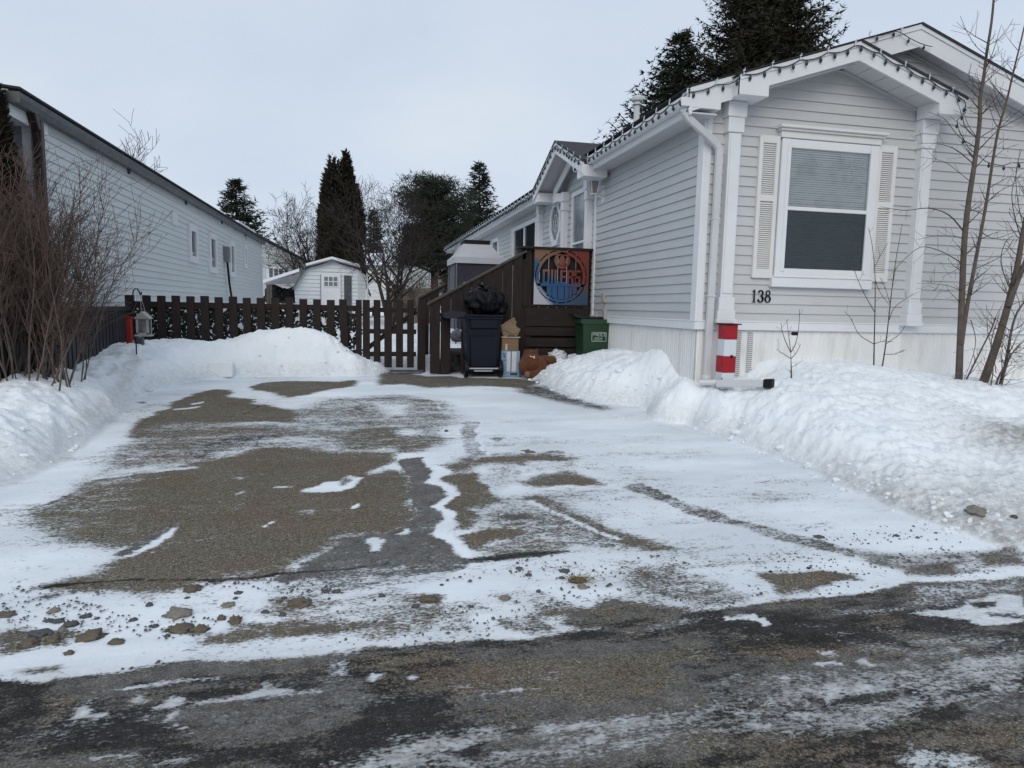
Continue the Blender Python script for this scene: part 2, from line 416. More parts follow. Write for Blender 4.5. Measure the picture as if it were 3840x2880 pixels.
# channels: S snow cover, B brown aggregate (against grey), D dark / wet, M mud in the snow
# rows: (outline, softness in m, {channel: value})
PATCH = [
 # --- driveway
 ('1 240,1565 420,1520 600,1470 720,1405 800,1365 900,1330 960,1290 860,1290 740,1290 600,1270 430,1220 300,1150 250,1110 300,1060 420,980 520,910 580,860 700,840 860,820 1000,800 1150,770 1250,740 1400,720 1600,680 1700,650 1850,650 2000,660 2212,680|2 150,670 330,680 350,740 200,800 180,830 300,790 400,810 440,860 430,920 400,950 500,1050 510,1090 440,1160 360,1190 200,1220 0,1240|1 2180,1290 2050,1330 1950,1360 1830,1440 1950,1470 1700,1500 1500,1490 1300,1500 1150,1550 950,1590 650,1580 400,1580', .09, dict(S=.05, B=1)),
 ('1 160,1130 300,1050 420,980 600,860 900,830 850,1000 640,1120 520,1200 760,1290 500,1270 300,1200', .22, dict(S=.36)),
 ('1 1090,400 1120,360 1250,310 1400,275 1500,275 1480,320 1640,340 1620,370 1800,390 1900,420 2050,450 2000,490 1850,495 1700,480 1500,490 1350,500 1150,500 1000,560 870,620 850,560 880,490 960,450', .07, dict(S=.06, B=1)),
 ('1 1600,260 1700,235 1850,225 2000,225 2212,225|2 100,215 100,250 0,265|1 2150,270 1980,310 1850,330 1780,300 1650,280', .08, dict(S=.08, B=1)),
 ('1 1210,690 1300,640 1500,570 1650,560 1790,570 1700,620 1500,640 1400,680 1350,730 1230,720', .08, dict(S=.22, D=.6)),
 ('1 870,620 1000,580 950,640 900,720 1100,760 900,790 620,830 700,740', .2, dict(S=.42, D=.2)),
 ('1 900,540 1100,470 1500,500 2212,520|2 300,520 250,700|1 2212,640 1600,650 1200,760 950,740 850,640', .35, dict(S=.36, B=.8)),
 ('2 -100,330 400,310 700,360 760,470 600,560 300,520 0,560|1 1900,430', .35, dict(S=.52, B=.7)),
 ('2 900,560 1500,600 1900,740 2212,860 2212,1000 1500,880 900,760', .4, dict(S=.82)),

 ('1 1560,620 2000,560 2212,600|2 300,640 100,680|1 2000,650 1750,640', .15, dict(S=.62)),
 ('2 0,560 200,510 330,520 400,570 560,560 730,590 600,640 480,680 360,680 330,640 100,670 0,660', .12, dict(S=.30, B=.9)),
 ('1 1850,480 2000,440 2212,420|2 60,400 0,480|1 2000,520', .15, dict(S=.55)),
 ('2 240,160 300,150 560,190 720,190 790,200 1160,205 1300,230 1200,262 900,250 560,265 400,240 250,250', .10, dict(S=.12, B=.75)),
 ('2 1150,260 1300,250 1400,290 1470,320 1600,360 1780,400 1700,410 1500,380 1250,320 1150,290', .12, dict(S=.38, D=.6)),
 ('2 640,850 700,820 880,820 920,880 980,950 1050,1000 1100,1010 950,1040 830,1050 880,1100 800,1170 730,1160 690,1080 670,1020 720,980 700,900', .05, dict(S=.04, B=1)),
 ('2 650,770 800,720 1000,700 1300,690 1500,720 1480,760 1200,760 1000,750 850,770 830,820 700,810', .10, dict(S=.22, B=.8)),
 ('2 1080,850 1200,870 1250,840 1450,800 1600,840 1690,885 1500,900 1250,915 1100,880', .08, dict(S=.12, B=1)),
 ('2 900,1000 1200,960 1500,920 1700,930 1450,1000 1700,1150 2000,1250 2212,1330 2100,1340 1850,1310 1600,1300 1400,1320 1200,1350 1000,1370 800,1350 780,1330 850,1300 1100,1290 900,1180 850,1120', .16, dict(S=.52)),
 ('2 760,1220 900,1190 1170,1180 1150,1230 950,1260 900,1310 800,1310', .07, dict(S=.12, B=1)),
 ('2 900,1310 1100,1250 1350,1240 1500,1290 1200,1350 1000,1370', .1, dict(S=.36, B=.8)),
 ('2 1440,1010 1500,1080 1700,1160 1900,1230 2150,1300 2000,1305 1800,1270 1600,1190 1450,1100 1200,980 1300,960', .09, dict(S=.30, B=.8)),
 ('2 900,830 1000,760 1150,800 1200,860 1080,900 1000,960', .1, dict(S=.66)),
 ('2 790,1362 1000,1333 1300,1312 1530,1322 1400,1340 1150,1358 1000,1382 830,1388', .03, dict(S=.05, D=.7, B=.5)),
 ('2 380,730 500,710 540,760 600,800 570,860 640,930 710,980 680,1000 620,1020 650,1100 600,1140 640,1230 720,1280 700,1320 790,1360 810,1420 650,1450 400,1480 150,1500 0,1500|1 2212,1530 1900,1540 1750,1520 1950,1450 1950,1400 2212,1280|2 0,1240 200,1220 380,1180 500,1090 510,1050 400,950 430,900 440,860 400,800', .03, dict(S=.10, B=0)),
 ('2 0,1440 300,1420 700,1380 800,1420 500,1490 0,1520|1 2212,1545 1900,1550 2000,1500', .08, dict(S=.34)),
 ('1 1950,930 2100,870 2212,860|2 20,830 140,850 90,900 0,935|1 2212,935', .04, dict(S=.95)),
 ('2 0,840 80,850 60,880 0,900', .04, dict(S=.45, B=0)),
 ('2 150,1250 200,1230 320,1250 250,1290 240,1330 180,1330', .03, dict(S=.9)),
 ('2 370,1215 450,1160 480,1190 420,1225', .02, dict(S=.9)),
 ('1 1530,850 1570,850 1570,862 1550,865', .02, dict(S=.9)),
 ('1 1750,895 1880,890 1890,902 1760,905', .02, dict(S=.8)),
 ('1 1500,950 1590,915 1590,930 1520,960', .03, dict(S=.6)),
 ('1 1660,1160 1720,1130 1725,1140 1690,1170', .01, dict(S=1)),
 ('1 1080,1290 1100,1288 1105,1298 1085,1300', .01, dict(S=1)), ('1 975,1330 1010,1322 1010,1332', .01, dict(S=1)),
 ('1 1960,1060 2060,1050 2050,1090 1980,1090', .06, dict(S=.4)),
 ('1 2050,1270 2080,1275 2070,1290', .01, dict(S=1)), ('2 60,1050 90,1010 130,1030 90,1055', .02, dict(S=.95)),
 ('1 720,1350 850,1300 950,1240 1080,1170 1130,1165 1000,1270 900,1330 800,1355', .02, dict(S=.2, B=0)),
 ('1 890,1330 960,1280 1150,1163 1160,1180 1050,1265 900,1345 760,1370 880,1345', .015, dict(S=1)),
 ('1 1230,365 1330,352 1330,362 1240,375', .02, dict(S=.9)), ('1 1130,400 1310,378 1310,388 1140,408', .03, dict(S=.8)),
 ('2 1020,1100 1080,1070 1200,1080 1230,1110 1100,1120', .02, dict(S=.1, B=.2)), ('2 1120,1140 1180,1135 1180,1155 1130,1160', .02, dict(S=.1, B=.1)),
 ('2 1160,665 1220,662 1255,685 1200,690', .02, dict(S=.15, B=.3)), ('2 1290,680 1420,665 1470,690 1330,692', .03, dict(S=.4, B=.3)),
 ('2 770,480 880,478 885,600 950,700 860,740 780,640', .03, dict(S=.60, B=.4)),
 ('2 1770,905 1920,885 2212,1000 2212,1060 1950,960', .025, dict(S=.47, D=.35)), ('3 0,1010 130,1040 400,1130 700,1210 1000,1280 1170,1340 1100,1355 800,1300 500,1215 200,1125 0,1075', .03, dict(S=.46, D=.35)),
 ('1 190,1060 300,1005 440,950 450,960 300,1020 200,1068', .012, dict(S=.3, D=.5)),
 ('1 840,400 1060,350 1090,380 900,460 800,470', .1, dict(S=.75)), ('2 970,590 1070,580 1040,600 1000,620', .03, dict(S=.5)),
 ('1 880,360 960,350 940,370', .02, dict(S=.4)), ('2 450,340 560,340 560,348 450,350', .02, dict(S=.3)), ('2 90,395 160,395 120,412', .02, dict(S=.2)),
 ('2 200,370 440,370 400,440 300,440', .2, dict(S=.8)), ('2 1200,740 1480,740 1460,800 1250,800', .1, dict(S=.72)),
 # --- gravel verge between driveway and road
 ('4 0,755 120,740 300,760 480,760 500,800 400,860 200,890 0,960', .10, dict(S=.42, B=.7)),
 ('4 160,560 250,535 340,540 330,565 200,575', .05, dict(S=.4, B=.3)),
 ('4 1080,730 1240,720 1340,760 1330,800 1240,780 1120,770', .03, dict(S=.25, B=.9)),
 ('4 160,1000 380,985 400,1010 300,1040 180,1040', .04, dict(S=.25, B=.4, M=.5)),
 ('4 1230,880 1300,810 1500,730 1700,700 1900,680 2212,650 2212,820 1800,835 1450,890', .10, dict(S=.36, B=.75)),
 ('4 1750,560 2000,540 2212,560|5 300,500 600,540 640,640 350,700 0,760|4 2212,640 1900,680 1700,640', .12, dict(S=.56, B=.8)),
 ('4 1700,470 2212,440|5 300,430 700,380 650,440 300,470 0,500|4 1800,540', .14, dict(S=.62, B=.3)),
 ('5 400,620 900,640 1200,700 1500,600 1500,740 1300,800 900,720 500,790 300,820 0,810 0,700', .12, dict(S=.50, B=.7)),
 ('5 1000,520 1300,510 1500,600 1450,690 1250,660 1100,600', .12, dict(S=.42, B=.7)),
 ('5 500,540 640,550 630,590 520,590', .04, dict(S=.1, B=.7)),
 ('5 1480,640 1800,580 2212,600 2212,760 2000,785 1700,740 1500,760', .08, dict(S=.12, B=.45, D=.2)),
 ('5 1480,420 1600,430 1560,460 1480,455', .03, dict(S=.15, B=1)),
 ('5 1800,330 2212,340 2212,560 2000,540 1850,440', .18, dict(S=.55, B=.6)),
 ('6 0,400 150,400 350,500 420,590 100,620 0,620', .12, dict(S=.52, B=.7)),
 ('6 470,400 700,400 880,370 1180,440 1000,450 850,480 850,520 640,560 620,480', .06, dict(S=.2, B=.9)),
 ('6 1100,240 1400,265 1900,255 1750,400 1500,415 1300,350', .10, dict(S=.55, B=.5, M=.3)),
 ('6 1900,280 2212,200 2212,330 2000,330', .10, dict(S=.5, B=.6, M=.5)),
 ('5 900,660 1020,650 1080,720 1150,770 1260,810 1000,830 900,760', .03, dict(S=.97)),
 ('5 1320,670 1450,665 1480,720 1560,750 1400,750', .05, dict(S=.8)), ('5 1590,745 1690,730 1700,750 1600,762', .03, dict(S=.8)),
 ('5 0,800 180,820 600,760 850,760 900,800 600,845 380,860 0,900', .05, dict(S=.85)),
 # --- road
 ('4 0,1105 200,1135 400,1085 700,1045 900,1005 1250,945 1500,962 1800,930 2212,885|5 200,880 600,842 1000,832 1250,820 1500,772 1700,745 2000,785 2212,735|6 0,640 500,600 850,552 1300,500 1500,470 1800,450 2212,420|6 2600,420 2600,2100|4 -600,2100 -600,1150', .035, dict(S=.0, B=.34, D=.58, M=0)),
 ('6 1500,470 2212,420 2212,520 2000,530 1850,560 1800,600 1450,620', .12, dict(S=.45, D=.3)),
 ('5 200,920 600,900 1000,960 1600,950 2212,890|6 0,880 300,900 0,1000|5 2000,1180 1500,1220 1000,1150 600,1230 300,1180 0,1060 0,1010', .08, dict(B=.80, D=.50)),
 ('5 620,850 1200,850 1700,800 2100,800 2000,900 1500,945 900,935 700,900', .04, dict(B=.1, D=.55)),
 ('6 400,780 900,785 1150,890 1000,940 700,960 400,930 320,860', .08, dict(B=1, D=.30)),
 ('6 1080,670 1300,650 1500,700 1650,830 1500,860 1200,760 1080,700', .06, dict(B=.7, D=.3)),
 ('6 200,1480 1100,1390 2212,1330 2212,1700 0,1700', .15, dict(B=.85, D=.60)),
 ('4 200,1225 450,1210 440,1290 350,1420 240,1410', .03, dict(B=1, D=.15)),
 ('4 860,1010 1200,960 1900,900 2000,960 1900,1040 1300,1040 1000,1100 850,1080', .05, dict(B=.2, D=.15)),
 ('4 1180,1270 1400,1200 2000,1180|5 0,1120 250,1180 230,1400 0,1430|4 1800,1480 1300,1500 1190,1400', .04, dict(B=.05, D=.22, S=.08)),
 ('4 300,1120 700,1060 860,1080 700,1180 300,1200', .06, dict(B=.1, D=.05, S=.15)),
 ('4 300,1350 900,1300 1000,1450 1200,1530 800,1560 300,1500', .1, dict(D=1, B=.1, S=.05)),
 ('5 230,1230 600,1180 900,1400 500,1480 300,1460 0,1600 0,1500', .08, dict(D=1, B=.1, S=.04)),
 ('6 150,1100 500,1180 380,1480 200,1480', .08, dict(D=1, B=.1)), ('6 0,1040 700,1060 1300,1020 1200,1100 700,1130 200,1160', .08, dict(D=.85, B=.1)),
 ('4 960,1320 1060,1300 1110,1330 1000,1390', .04, dict(S=.3)),
 # road snow and grey slush
 ('6 0,1130 500,1060 1200,960 2212,850 2212,1330 1500,1400 700,1460 0,1500|5 2212,1480 1500,1659 600,1720 0,1740 0,1590 900,1430 1500,1340', .25, dict(S=.36, M=.45)),
 ('4 250,1180 1200,1130 2212,1120|5 600,1240 0,1260|4 1500,1350 1100,1500 500,1560 250,1400', .25, dict(S=.24, M=.3)),
 ('6 900,740 2212,760 2212,960 1200,930', .2, dict(S=.30, M=.3)),
 ('5 0,1610 100,1540 400,1480 800,1430 900,1395 1000,1400 1250,1390 1500,1360 1900,1300 2212,1260|6 150,1240 420,1180 700,1150 1000,1110 1300,1070 1900,1000 2212,960 2212,1150 1900,1210 1500,1290 1350,1400 1000,1410 700,1400 400,1440 0,1500|5 2212,1510 1700,1570 1250,1640 700,1700 0,1700', .09, dict(S=.52, M=.42)),
 ('5 150,1560 500,1490 850,1430 930,1400 950,1450 700,1530 400,1600 200,1640', .06, dict(S=.74, M=.42)),
 ('5 1240,1380 1500,1370 1900,1300 1950,1330 1600,1410 1300,1430', .05, dict(S=.74, M=.4)),
 ('5 760,1590 900,1510 1100,1480 1280,1500 1280,1540 1000,1580 850,1620', .03, dict(S=.15, M=.2, D=.3)), ('5 640,1560 900,1520 860,1570 700,1590', .03, dict(S=.0, D=1)), ('5 1030,1430 1240,1390 1220,1440 1080,1455', .02, dict(S=0, D=1)),
 ('6 950,1240 1050,1190 1250,1170 1400,1195 1250,1230 1000,1250', .02, dict(S=.1, D=.2, B=0)),
 ('6 760,1140 1000,1120 1350,1120 1380,1170 1100,1180 950,1220', .05, dict(S=.72, M=.4)),
 ('6 1700,1000 2212,900 2212,1000 1900,1060', .06, dict(S=.7, M=.3)), ('6 1520,1290 1780,1270 1700,1320 1530,1325', .04, dict(S=.02, D=1)), ('6 1650,1180 1980,1090 1950,1130 1700,1210', .05, dict(S=.05, D=1)),
 ('6 1350,1600 1480,1500 1600,1520 1700,1560 2000,1650 1950,1680 1400,1680', .08, dict(S=.66, M=.05)),
 ('6 1470,655 1800,605 1850,560 2000,530 2212,520 2212,705 1950,745 1850,690 1600,685', .03, dict(S=.88, M=.05)),
 ('6 1860,570 2050,570 2060,605 1900,600', .02, dict(S=.15, D=.5)), ('6 1980,640 2212,650 2212,680 2000,670', .03, dict(S=.2, D=.8)),
 ('4 700,1140 1050,1090 1400,1052 1460,1050 1455,1088 1440,1090 1430,1068 1100,1110 800,1145', .02, dict(S=.75, M=.15)),
 ('4 1150,1235 1500,1195 1680,1130 1600,1110 1700,1095 1740,1145 2000,1170 2212,1165|5 0,1155|4 1900,1190 1600,1210 1250,1245', .03, dict(S=.72, M=.1)),
 ('4 1000,1160 1250,1150 1500,1120 1560,1160 1300,1215 1180,1200', .04, dict(S=.03, D=.9, B=.6)),
 ('4 440,1335 520,1260 560,1270 600,1300 690,1305 700,1330 520,1340', .02, dict(S=.92)),
 ('4 1130,1270 1170,1300 1180,1370 1225,1430 1160,1400 1130,1340 1120,1300', .015, dict(S=.95)), ('4 1010,1235 1060,1195 1110,1195 1140,1220 1120,1250 1020,1258', .015, dict(S=.98)), ('4 840,1220 890,1180 950,1225 870,1245', .03, dict(S=.85)),
 ('4 560,1190 680,1190 600,1240 480,1250', .05, dict(S=.5)), ('4 2060,980 2212,940|5 0,960|4 2212,1090 2080,1080 2040,1030', .06, dict(S=.6)), ('4 900,1300 1000,1280 1010,1330 960,1360', .04, dict(S=.5)),
 ('4 560,1600 900,1530 960,1545 700,1600 560,1640', .04, dict(S=.6, M=.4)), ('4 1000,1600 1350,1560 1300,1590 1000,1620', .04, dict(S=.5, M=.3)), ('4 1950,1640 2212,1590|5 0,1600 0,1659|4 2212,1659', .04, dict(S=.7, M=.3)),
 ('5 115,1055 180,1040 205,1055 190,1100 150,1100', .015, dict(S=.95)), ('5 430,1065 490,1045 535,1060 500,1090', .02, dict(S=.8)), ('5 560,1120 750,1100 920,1100 900,1120 640,1140', .06, dict(S=.35)), ('5 760,1165 1000,1155 1150,1135 1150,1150 1000,1172 800,1178', .03, dict(S=.55)),
 ('5 830,1215 930,1212 880,1230', .015, dict(S=.8)), ('5 600,1290 740,1270 800,1290 640,1310', .04, dict(S=.4)), ('5 340,1325 380,1325 370,1340', .01, dict(S=1)),
 ('6 290,690 480,660 560,690 630,735 570,745 480,700 330,715', .015, dict(S=.95)), ('6 890,990 930,965 1030,955 1010,985 930,998', .015, dict(S=.95)), ('6 1100,950 1190,930 1200,985 1300,985 1220,1003 1150,990', .015, dict(S=.9)),
 ('6 640,690 900,700 1100,745 1300,800 1530,870 1480,880 1200,810 1000,770 700,740', .03, dict(S=.12, D=.9)),
 ('6 850,770 1100,780 1500,880 1700,900 1500,930 1150,880', .08, dict(S=.34)), ('6 950,620 1100,610 1400,620 1480,650 1200,670 950,660', .06, dict(S=.4)),
 ('6 850,900 1020,890 1000,920 900,925', .03, dict(S=.7)), ('6 1220,740 1270,755 1260,765', .01, dict(S=.9)), ('6 1560,830 2000,800 2212,770 2212,860 1700,870', .08, dict(S=.45, M=.2)), ('6 1650,890 1850,880 1800,910 1680,905', .03, dict(S=.7, M=.2)),
 ('6 620,1080 720,1075 720,1100 640,1105', .03, dict(S=.7, M=.2)), ('6 310,1030 400,1050 400,1100 340,1070', .03, dict(S=.7)),
]
LINES = [   # thin ridges of snow (outline, half width, value) and cracks
 ('2 530,715 560,760 650,790 690,810 620,830 585,870 640,900 730,960 640,1030 690,1100 640,1180 660,1220 750,1280 790,1340', .035, dict(S=1)),
 ('2 590,345 640,390 700,440 770,465', .012, dict(S=.75)),
 ('2 1240,1000 1450,1110 1790,1240', .02, dict(S=.9)), ('2 1270,925 1500,905 1770,905', .03, dict(S=.85)),
 ('2 885,480 890,600 950,700', .012, dict(S=1)), ('2 1930,890 2212,1005', .01, dict(S=.2, D=.3)),
 ('1 560,860 760,835 1000,810 1250,775', .03, dict(S=.7)), ('1 250,1565 600,1520 900,1500 1300,1505 1600,1500 1950,1470 2212,1440|2 300,1400', .010, dict(S=.0, D=1)),
 ('4 1400,905 1800,880 2212,845', .07, dict(S=.9)), ('4 940,960 1150,930 1400,890', .05, dict(S=.85)),
 ('6 0,690 150,700 300,690', .008, dict(D=1)), ('5 2212,740 2000,780', .008, dict(D=1)), ('6 220,1480 230,1600 260,1659', .01, dict(D=1)), ('6 230,1570 180,1659', .008, dict(D=1)),
 ('1 880,240 700,470 500,620 370,730 200,800 0,880', .08, dict(M=.22)),
]

# --- one grid for all of the ground, finer where the photograph looks closely
def axis(a, b, step, lo, hi, grow=1.12):
    c = list(np.arange(a, b + 1e-6, step)); s = step; x = b
    while x < hi: s *= grow; x += s; c.append(x)
    s = step; x = a
    while x > lo: s *= grow; x -= s; c.insert(0, x)
    return np.array(c)
N_DRIVE = 18
gx = axis(-4.6, 8.2, 0.028, -260, 260)
yb = list(np.arange(1.3, 4.5, 0.018)) + list(np.arange(4.5, 7.2, 0.024)) + list(np.arange(7.2, 10.8, 0.032))
s_ = .032; y_ = yb[-1]
while y_ < 420: s_ *= 1.1; y_ += s_; yb.append(y_)
s_ = .018; y_ = yb[0]
while y_ > -40: s_ *= 1.2; y_ -= s_; yb.insert(0, y_)
gy = np.array(yb)
XX, YY = np.meshgrid(gx, gy)
HH, DEP = terrain(XX, YY)
wx = XX + 0.05 * fbm(XX * 3.5, YY * 6, 4, 21) + 0.012 * fbm(XX * 22, YY * 30, 2, 31)
wy = YY + 0.04 * fbm(XX * 3.5 + 40, YY * 6, 4, 22) + 0.010 * fbm(XX * 22 + 9, YY * 30, 2, 32)
CH = dict(S=.93 + .24 * fbm(XX * .9, YY * 2.4, 5, 41), B=np.full(XX.shape, .5), D=np.zeros(XX.shape), M=np.zeros(XX.shape))
def apply(d, soft, ch, X0, sl):
    k = np.clip(0.5 - d / max(soft, 1e-3), 0, 1); k = k * k * (3 - 2 * k)
    for c, val in ch.items():
        a = CH[c][sl]; CH[c][sl] = a * (1 - k) + val * k
for k_, (src, soft, ch) in enumerate(PATCH):
    P = plan(src) if isinstance(src, str) else src
    if k_ < N_DRIVE and .04 <= soft < .3: soft *= 2.0
    mg = soft + .15
    i0, i1 = np.searchsorted(gx, [P[:, 0].min() - mg, P[:, 0].max() + mg]); j0, j1 = np.searchsorted(gy, [P[:, 1].min() - mg, P[:, 1].max() + mg])
    if i1 <= i0 or j1 <= j0: continue
    sl = (slice(j0, j1), slice(i0, i1))
    apply(pdist(wx[sl], wy[sl], P), soft, ch, None, sl)
for src, wd, ch in LINES:
    P = plan(src); mg = wd * 2 + .2
    i0, i1 = np.searchsorted(gx, [P[:, 0].min() - mg, P[:, 0].max() + mg]); j0, j1 = np.searchsorted(gy, [P[:, 1].min() - mg, P[:, 1].max() + mg])
    sl = (slice(j0, j1), slice(i0, i1))
    apply(pdist(wx[sl] , wy[sl], P, False) - wd, wd, ch, None, sl)
# the road beyond what the photograph shows
rd = np.clip((2.85 - YY) / .15, 0, 1)
CH['S'] = np.clip(CH['S'] + rd * (.30 * np.clip(fbm(XX * 1.3, YY * 6, 5, 51) - .02, 0, 1) - .02), 0, 1)
CH['D'] = np.clip(CH['D'] + rd * (.9 * fbm(XX * 1.1, YY * 4, 5, 55)), 0, 1)
CH['M'] = np.clip(CH['M'] + rd * .12, 0, 1)
vg = np.clip(1 - np.abs(YY - 3.05) / .35, 0, 1) * (1 - rd)
CH['S'] = np.clip(CH['S'] + vg * (-.10 + .55 * fbm(XX * 2.2, YY * 7, 5, 61)), 0, 1.1)
off = (YY < 2.75) & ((XX < -2.6) | (XX > 4.2) | (YY < 1.5)); CH['S'][off] = .12; CH['D'][off] = .6; CH['B'][off] = .3
# banks are snow all through, with dirty, sandy feet toward the road
kb = np.clip(DEP / .05, 0, 1); CH['S'] = CH['S'] * (1 - kb) + 1.3 * kb; CH['D'] *= (1 - kb)
edge = np.clip(DEP / .03, 0, 1) * np.clip(1 - DEP / .25, 0, 1)
CH['M'] = np.maximum(CH['M'], edge * (.24 + .42 * np.clip((4.9 - YY) / 1.2, 0, 1) * (XX > 3)))
Pd = plan('3 1980,500 2212,520 2400,700 2400,900 2212,830 2050,720')
dd = pdist(wx, wy, Pd) if False else None
dirt = np.exp(-(((XX - 5.35) / .5) ** 2 + ((YY - 4.35) / .35) ** 2)) * .75 + np.exp(-(((XX - 4.2) / .9) ** 2 + ((YY - 3.25) / .22) ** 2)) * .5
CH['M'] = np.maximum(CH['M'], dirt * (DEP > .01) * 1.0)
CH['S'] = np.where(YY > 10.7, 1.2, CH['S']); 

# --- ground material: asphalt aggregate, ice film, wet patches, wind-blown snow, sandy snow
def ground_material():
    m, nt, bs = new_mat('snowy asphalt')
    at = nt.add('ShaderNodeAttribute', attribute_name='cover'); sep = nt.add('ShaderNodeSeparateColor'); nt.link(at.outputs['Color'], sep.inputs[0])
    S, B, D = sep.outputs[0], sep.outputs[1], sep.outputs[2]; M = at.outputs['Alpha']
    tc = nt.add('ShaderNodeTexCoord').outputs['Object']
    v = nt.mapping(tc, (0.55, 1.0, 1.0)); v3 = nt.mapping(tc, (0.35, 1.0, 1.0), rot=(0, 0, R(6)))
    nf = nt.noise(v, 85, 4, 0.7); nm = nt.noise(v, 22, 5, 0.65); nl = nt.noise(v3, 6, 5, 0.6)
    n = nt.math('ADD', nt.math('ADD', nt.math('MULTIPLY', nf, .55), nt.math('MULTIPLY', nm, .30)), nt.math('MULTIPLY', nl, .15))
    n = nt.rng(n, 0.36, 0.64)
    n = nt.math('ADD', n, nt.math('MULTIPLY', nt.math('SUBTRACT', nt.noise(nt.mapping(tc, (.22, 1.4, 1), rot=(0, 0, R(-4))), 5, 5, .62), .5), nt.rng(S, .8, 1.02, .9, .0)))
    cov = nt.math('ADD', nt.math('MULTIPLY', nt.math('SUBTRACT', S, n), 3.0), 0.5, clamp=True)
    thin = nt.rng(S, .2, .95, .62, 1.0)                       # thin dustings let the asphalt grey through
    cov = nt.math('MULTIPLY', cov, thin)
    # asphalt
    vo = nt.add('ShaderNodeTexVoronoi'); vo.inputs['Scale'].default_value = 230; nt.link(tc, vo.inputs['Vector'])
    sv = nt.add('ShaderNodeSeparateColor'); nt.link(vo.outputs['Color'], sv.inputs[0]); cell = sv.outputs[0]
    brown = nt.ramp(cell, [(0, (.060, .054, .040)), (.35, (.125, .112, .084)), (.7, (.175, .158, .121)), (.93, (.245, .225, .18)), (1, (.44, .42, .38))])
    brown = nt.mix(nt.rng(nt.noise(tc, 48, 6, .75), .46, .62, 0, .5), brown, (.060, .053, .042))
    brown = nt.mix(nt.rng(nt.noise(nt.mapping(tc, (.4, 1, 1)), 7, 5, .7), .45, .7, 0, .5), brown, (.17, .155, .125))
    brown = nt.mix(nt.rng(nt.noise(tc, 2.3, 4), .45, .65, 0, .45), brown, (.140, .095, .068))
    brown = nt.mix(nt.rng(nt.noise(tc, 1.3, 3), .5, .7, 0, .35), brown, (.105, .102, .066))
    gray = nt.mix(nt.rng(nt.noise(tc, 9, 6, .7), .35, .7), (.080, .077, .071), (.195, .189, .178))
    gray = nt.mix(nt.math('MULTIPLY', cell, .45), gray, (.10, .10, .10))
    nd = nt.math('ADD', nt.math('MULTIPLY', nt.noise(nt.mapping(tc, (.55, 1.3, 1)), 9, 7, .72), .6), nt.math('MULTIPLY', nt.noise(tc, 55, 4, .7), .4))
    nd = nt.rng(nd, .38, .62)
    B = nt.math('ADD', nt.math('MULTIPLY', nt.math('SUBTRACT', B, nd), 3.0), .5, clamp=True)
    nd2 = nt.rng(nt.math('ADD', nt.math('MULTIPLY', nt.noise(nt.mapping(tc, (.45, 1.4, 1), (3, 1, 0)), 12, 8, .75), .6), nt.math('MULTIPLY', nt.noise(tc, 75, 3, .7), .4)), .38, .62)
    D = nt.math('ADD', nt.math('MULTIPLY', nt.math('SUBTRACT', D, nd2), 2.6), .42, clamp=True)
    asp = nt.mix(B, gray, brown)
    dk = nt.mix(nt.rng(nt.noise(tc, 14, 6, .7), .35, .65), (.007, .007, .007), (.026, .025, .024))
    dk = nt.mix(nt.math('MULTIPLY', cell, .3), dk, (.06, .055, .05))
    asp = nt.mix(nt.math('MULTIPLY', nt.rng(nt.noise(tc, 38, 6, .8), .44, .60), .55), asp, nt.mix(.5, asp, (.02, .019, .018)))
    asp = nt.mix(D, asp, dk)
    asp = nt.mix(1.0, asp, nt.ramp(nt.noise(tc, 120, 3, .8), [(.36, (.55, .55, .55)), (.5, (1.08, 1.06, 1.04)), (.64, (1.75, 1.72, 1.68))]), 'MULTIPLY')
    crack = nt.add('ShaderNodeTexVoronoi', feature='DISTANCE_TO_EDGE'); crack.inputs['Scale'].default_value = 1.1; nt.link(nt.mapping(tc, (.6, 1.1, 1)), crack.inputs['Vector'])
    wv = nt.math('MULTIPLY', nt.math('SUBTRACT', nt.noise(tc, 7, 4, .6), .5), .09)
    ck = nt.math('MULTIPLY', nt.rng(nt.math('ABSOLUTE', nt.math('ADD', crack.outputs['Distance'], wv)), .006, .0, 0, 1), nt.rng(nt.noise(tc, .9, 3), .52, .6))
    asp = nt.mix(nt.math('MULTIPLY', ck, .75), asp, (.012, .011, .010))
    grit = nt.rng(nt.noise(tc, 95, 3, .75), .655, .70)
    grit = nt.math('MULTIPLY', grit, nt.rng(nt.noise(nt.mapping(tc, (.5, 1, 1)), 4.5, 4, .65), .38, .62, .05, .9))
    asp = nt.mix(grit, asp, (.42, .43, .43))
    # snow
    sn = nt.mix(nt.rng(nt.noise(tc, 3.0, 5, .6), .35, .65), (.79, .84, .875), (.86, .895, .92))
    sn = nt.mix(nt.rng(S, 1.08, 1.2, .75, 0), sn, nt.mix(nt.rng(nt.noise(nt.mapping(tc, (.35, 1, 1)), 2.2, 5, .6), .38, .62), (.60, .645, .69), (.78, .825, .865)))
    mn = nt.math('MULTIPLY', M, nt.rng(nt.noise(nt.mapping(tc, (.7, 1, 1)), 20, 9, .8), .38, .58))
    sn = nt.mix(nt.math('MULTIPLY', mn, 1.5, clamp=True), sn, nt.mix(nt.noise(tc, 40, 3), (.13, .11, .085), (.30, .27, .22)))
    sn = nt.mix(nt.math('MULTIPLY', M, .55), sn, (.36, .36, .35))
    # little twigs and crumbs of dirt on the snow
    sp = nt.rng(nt.noise(nt.mapping(tc, (1, .45, 1), rot=(0, 0, .6)), 60, 3, .8), .715, .74)
    sn = nt.mix(nt.math('MULTIPLY', sp, .55), sn, (.12, .10, .08))
    col = nt.mix(cov, asp, sn)
    nt.link(col, bs.inputs['Base Color'])
    rough = nt.rng(cov, 0, 1, nt.rng(B, 0, 1, .55, .85), .75)
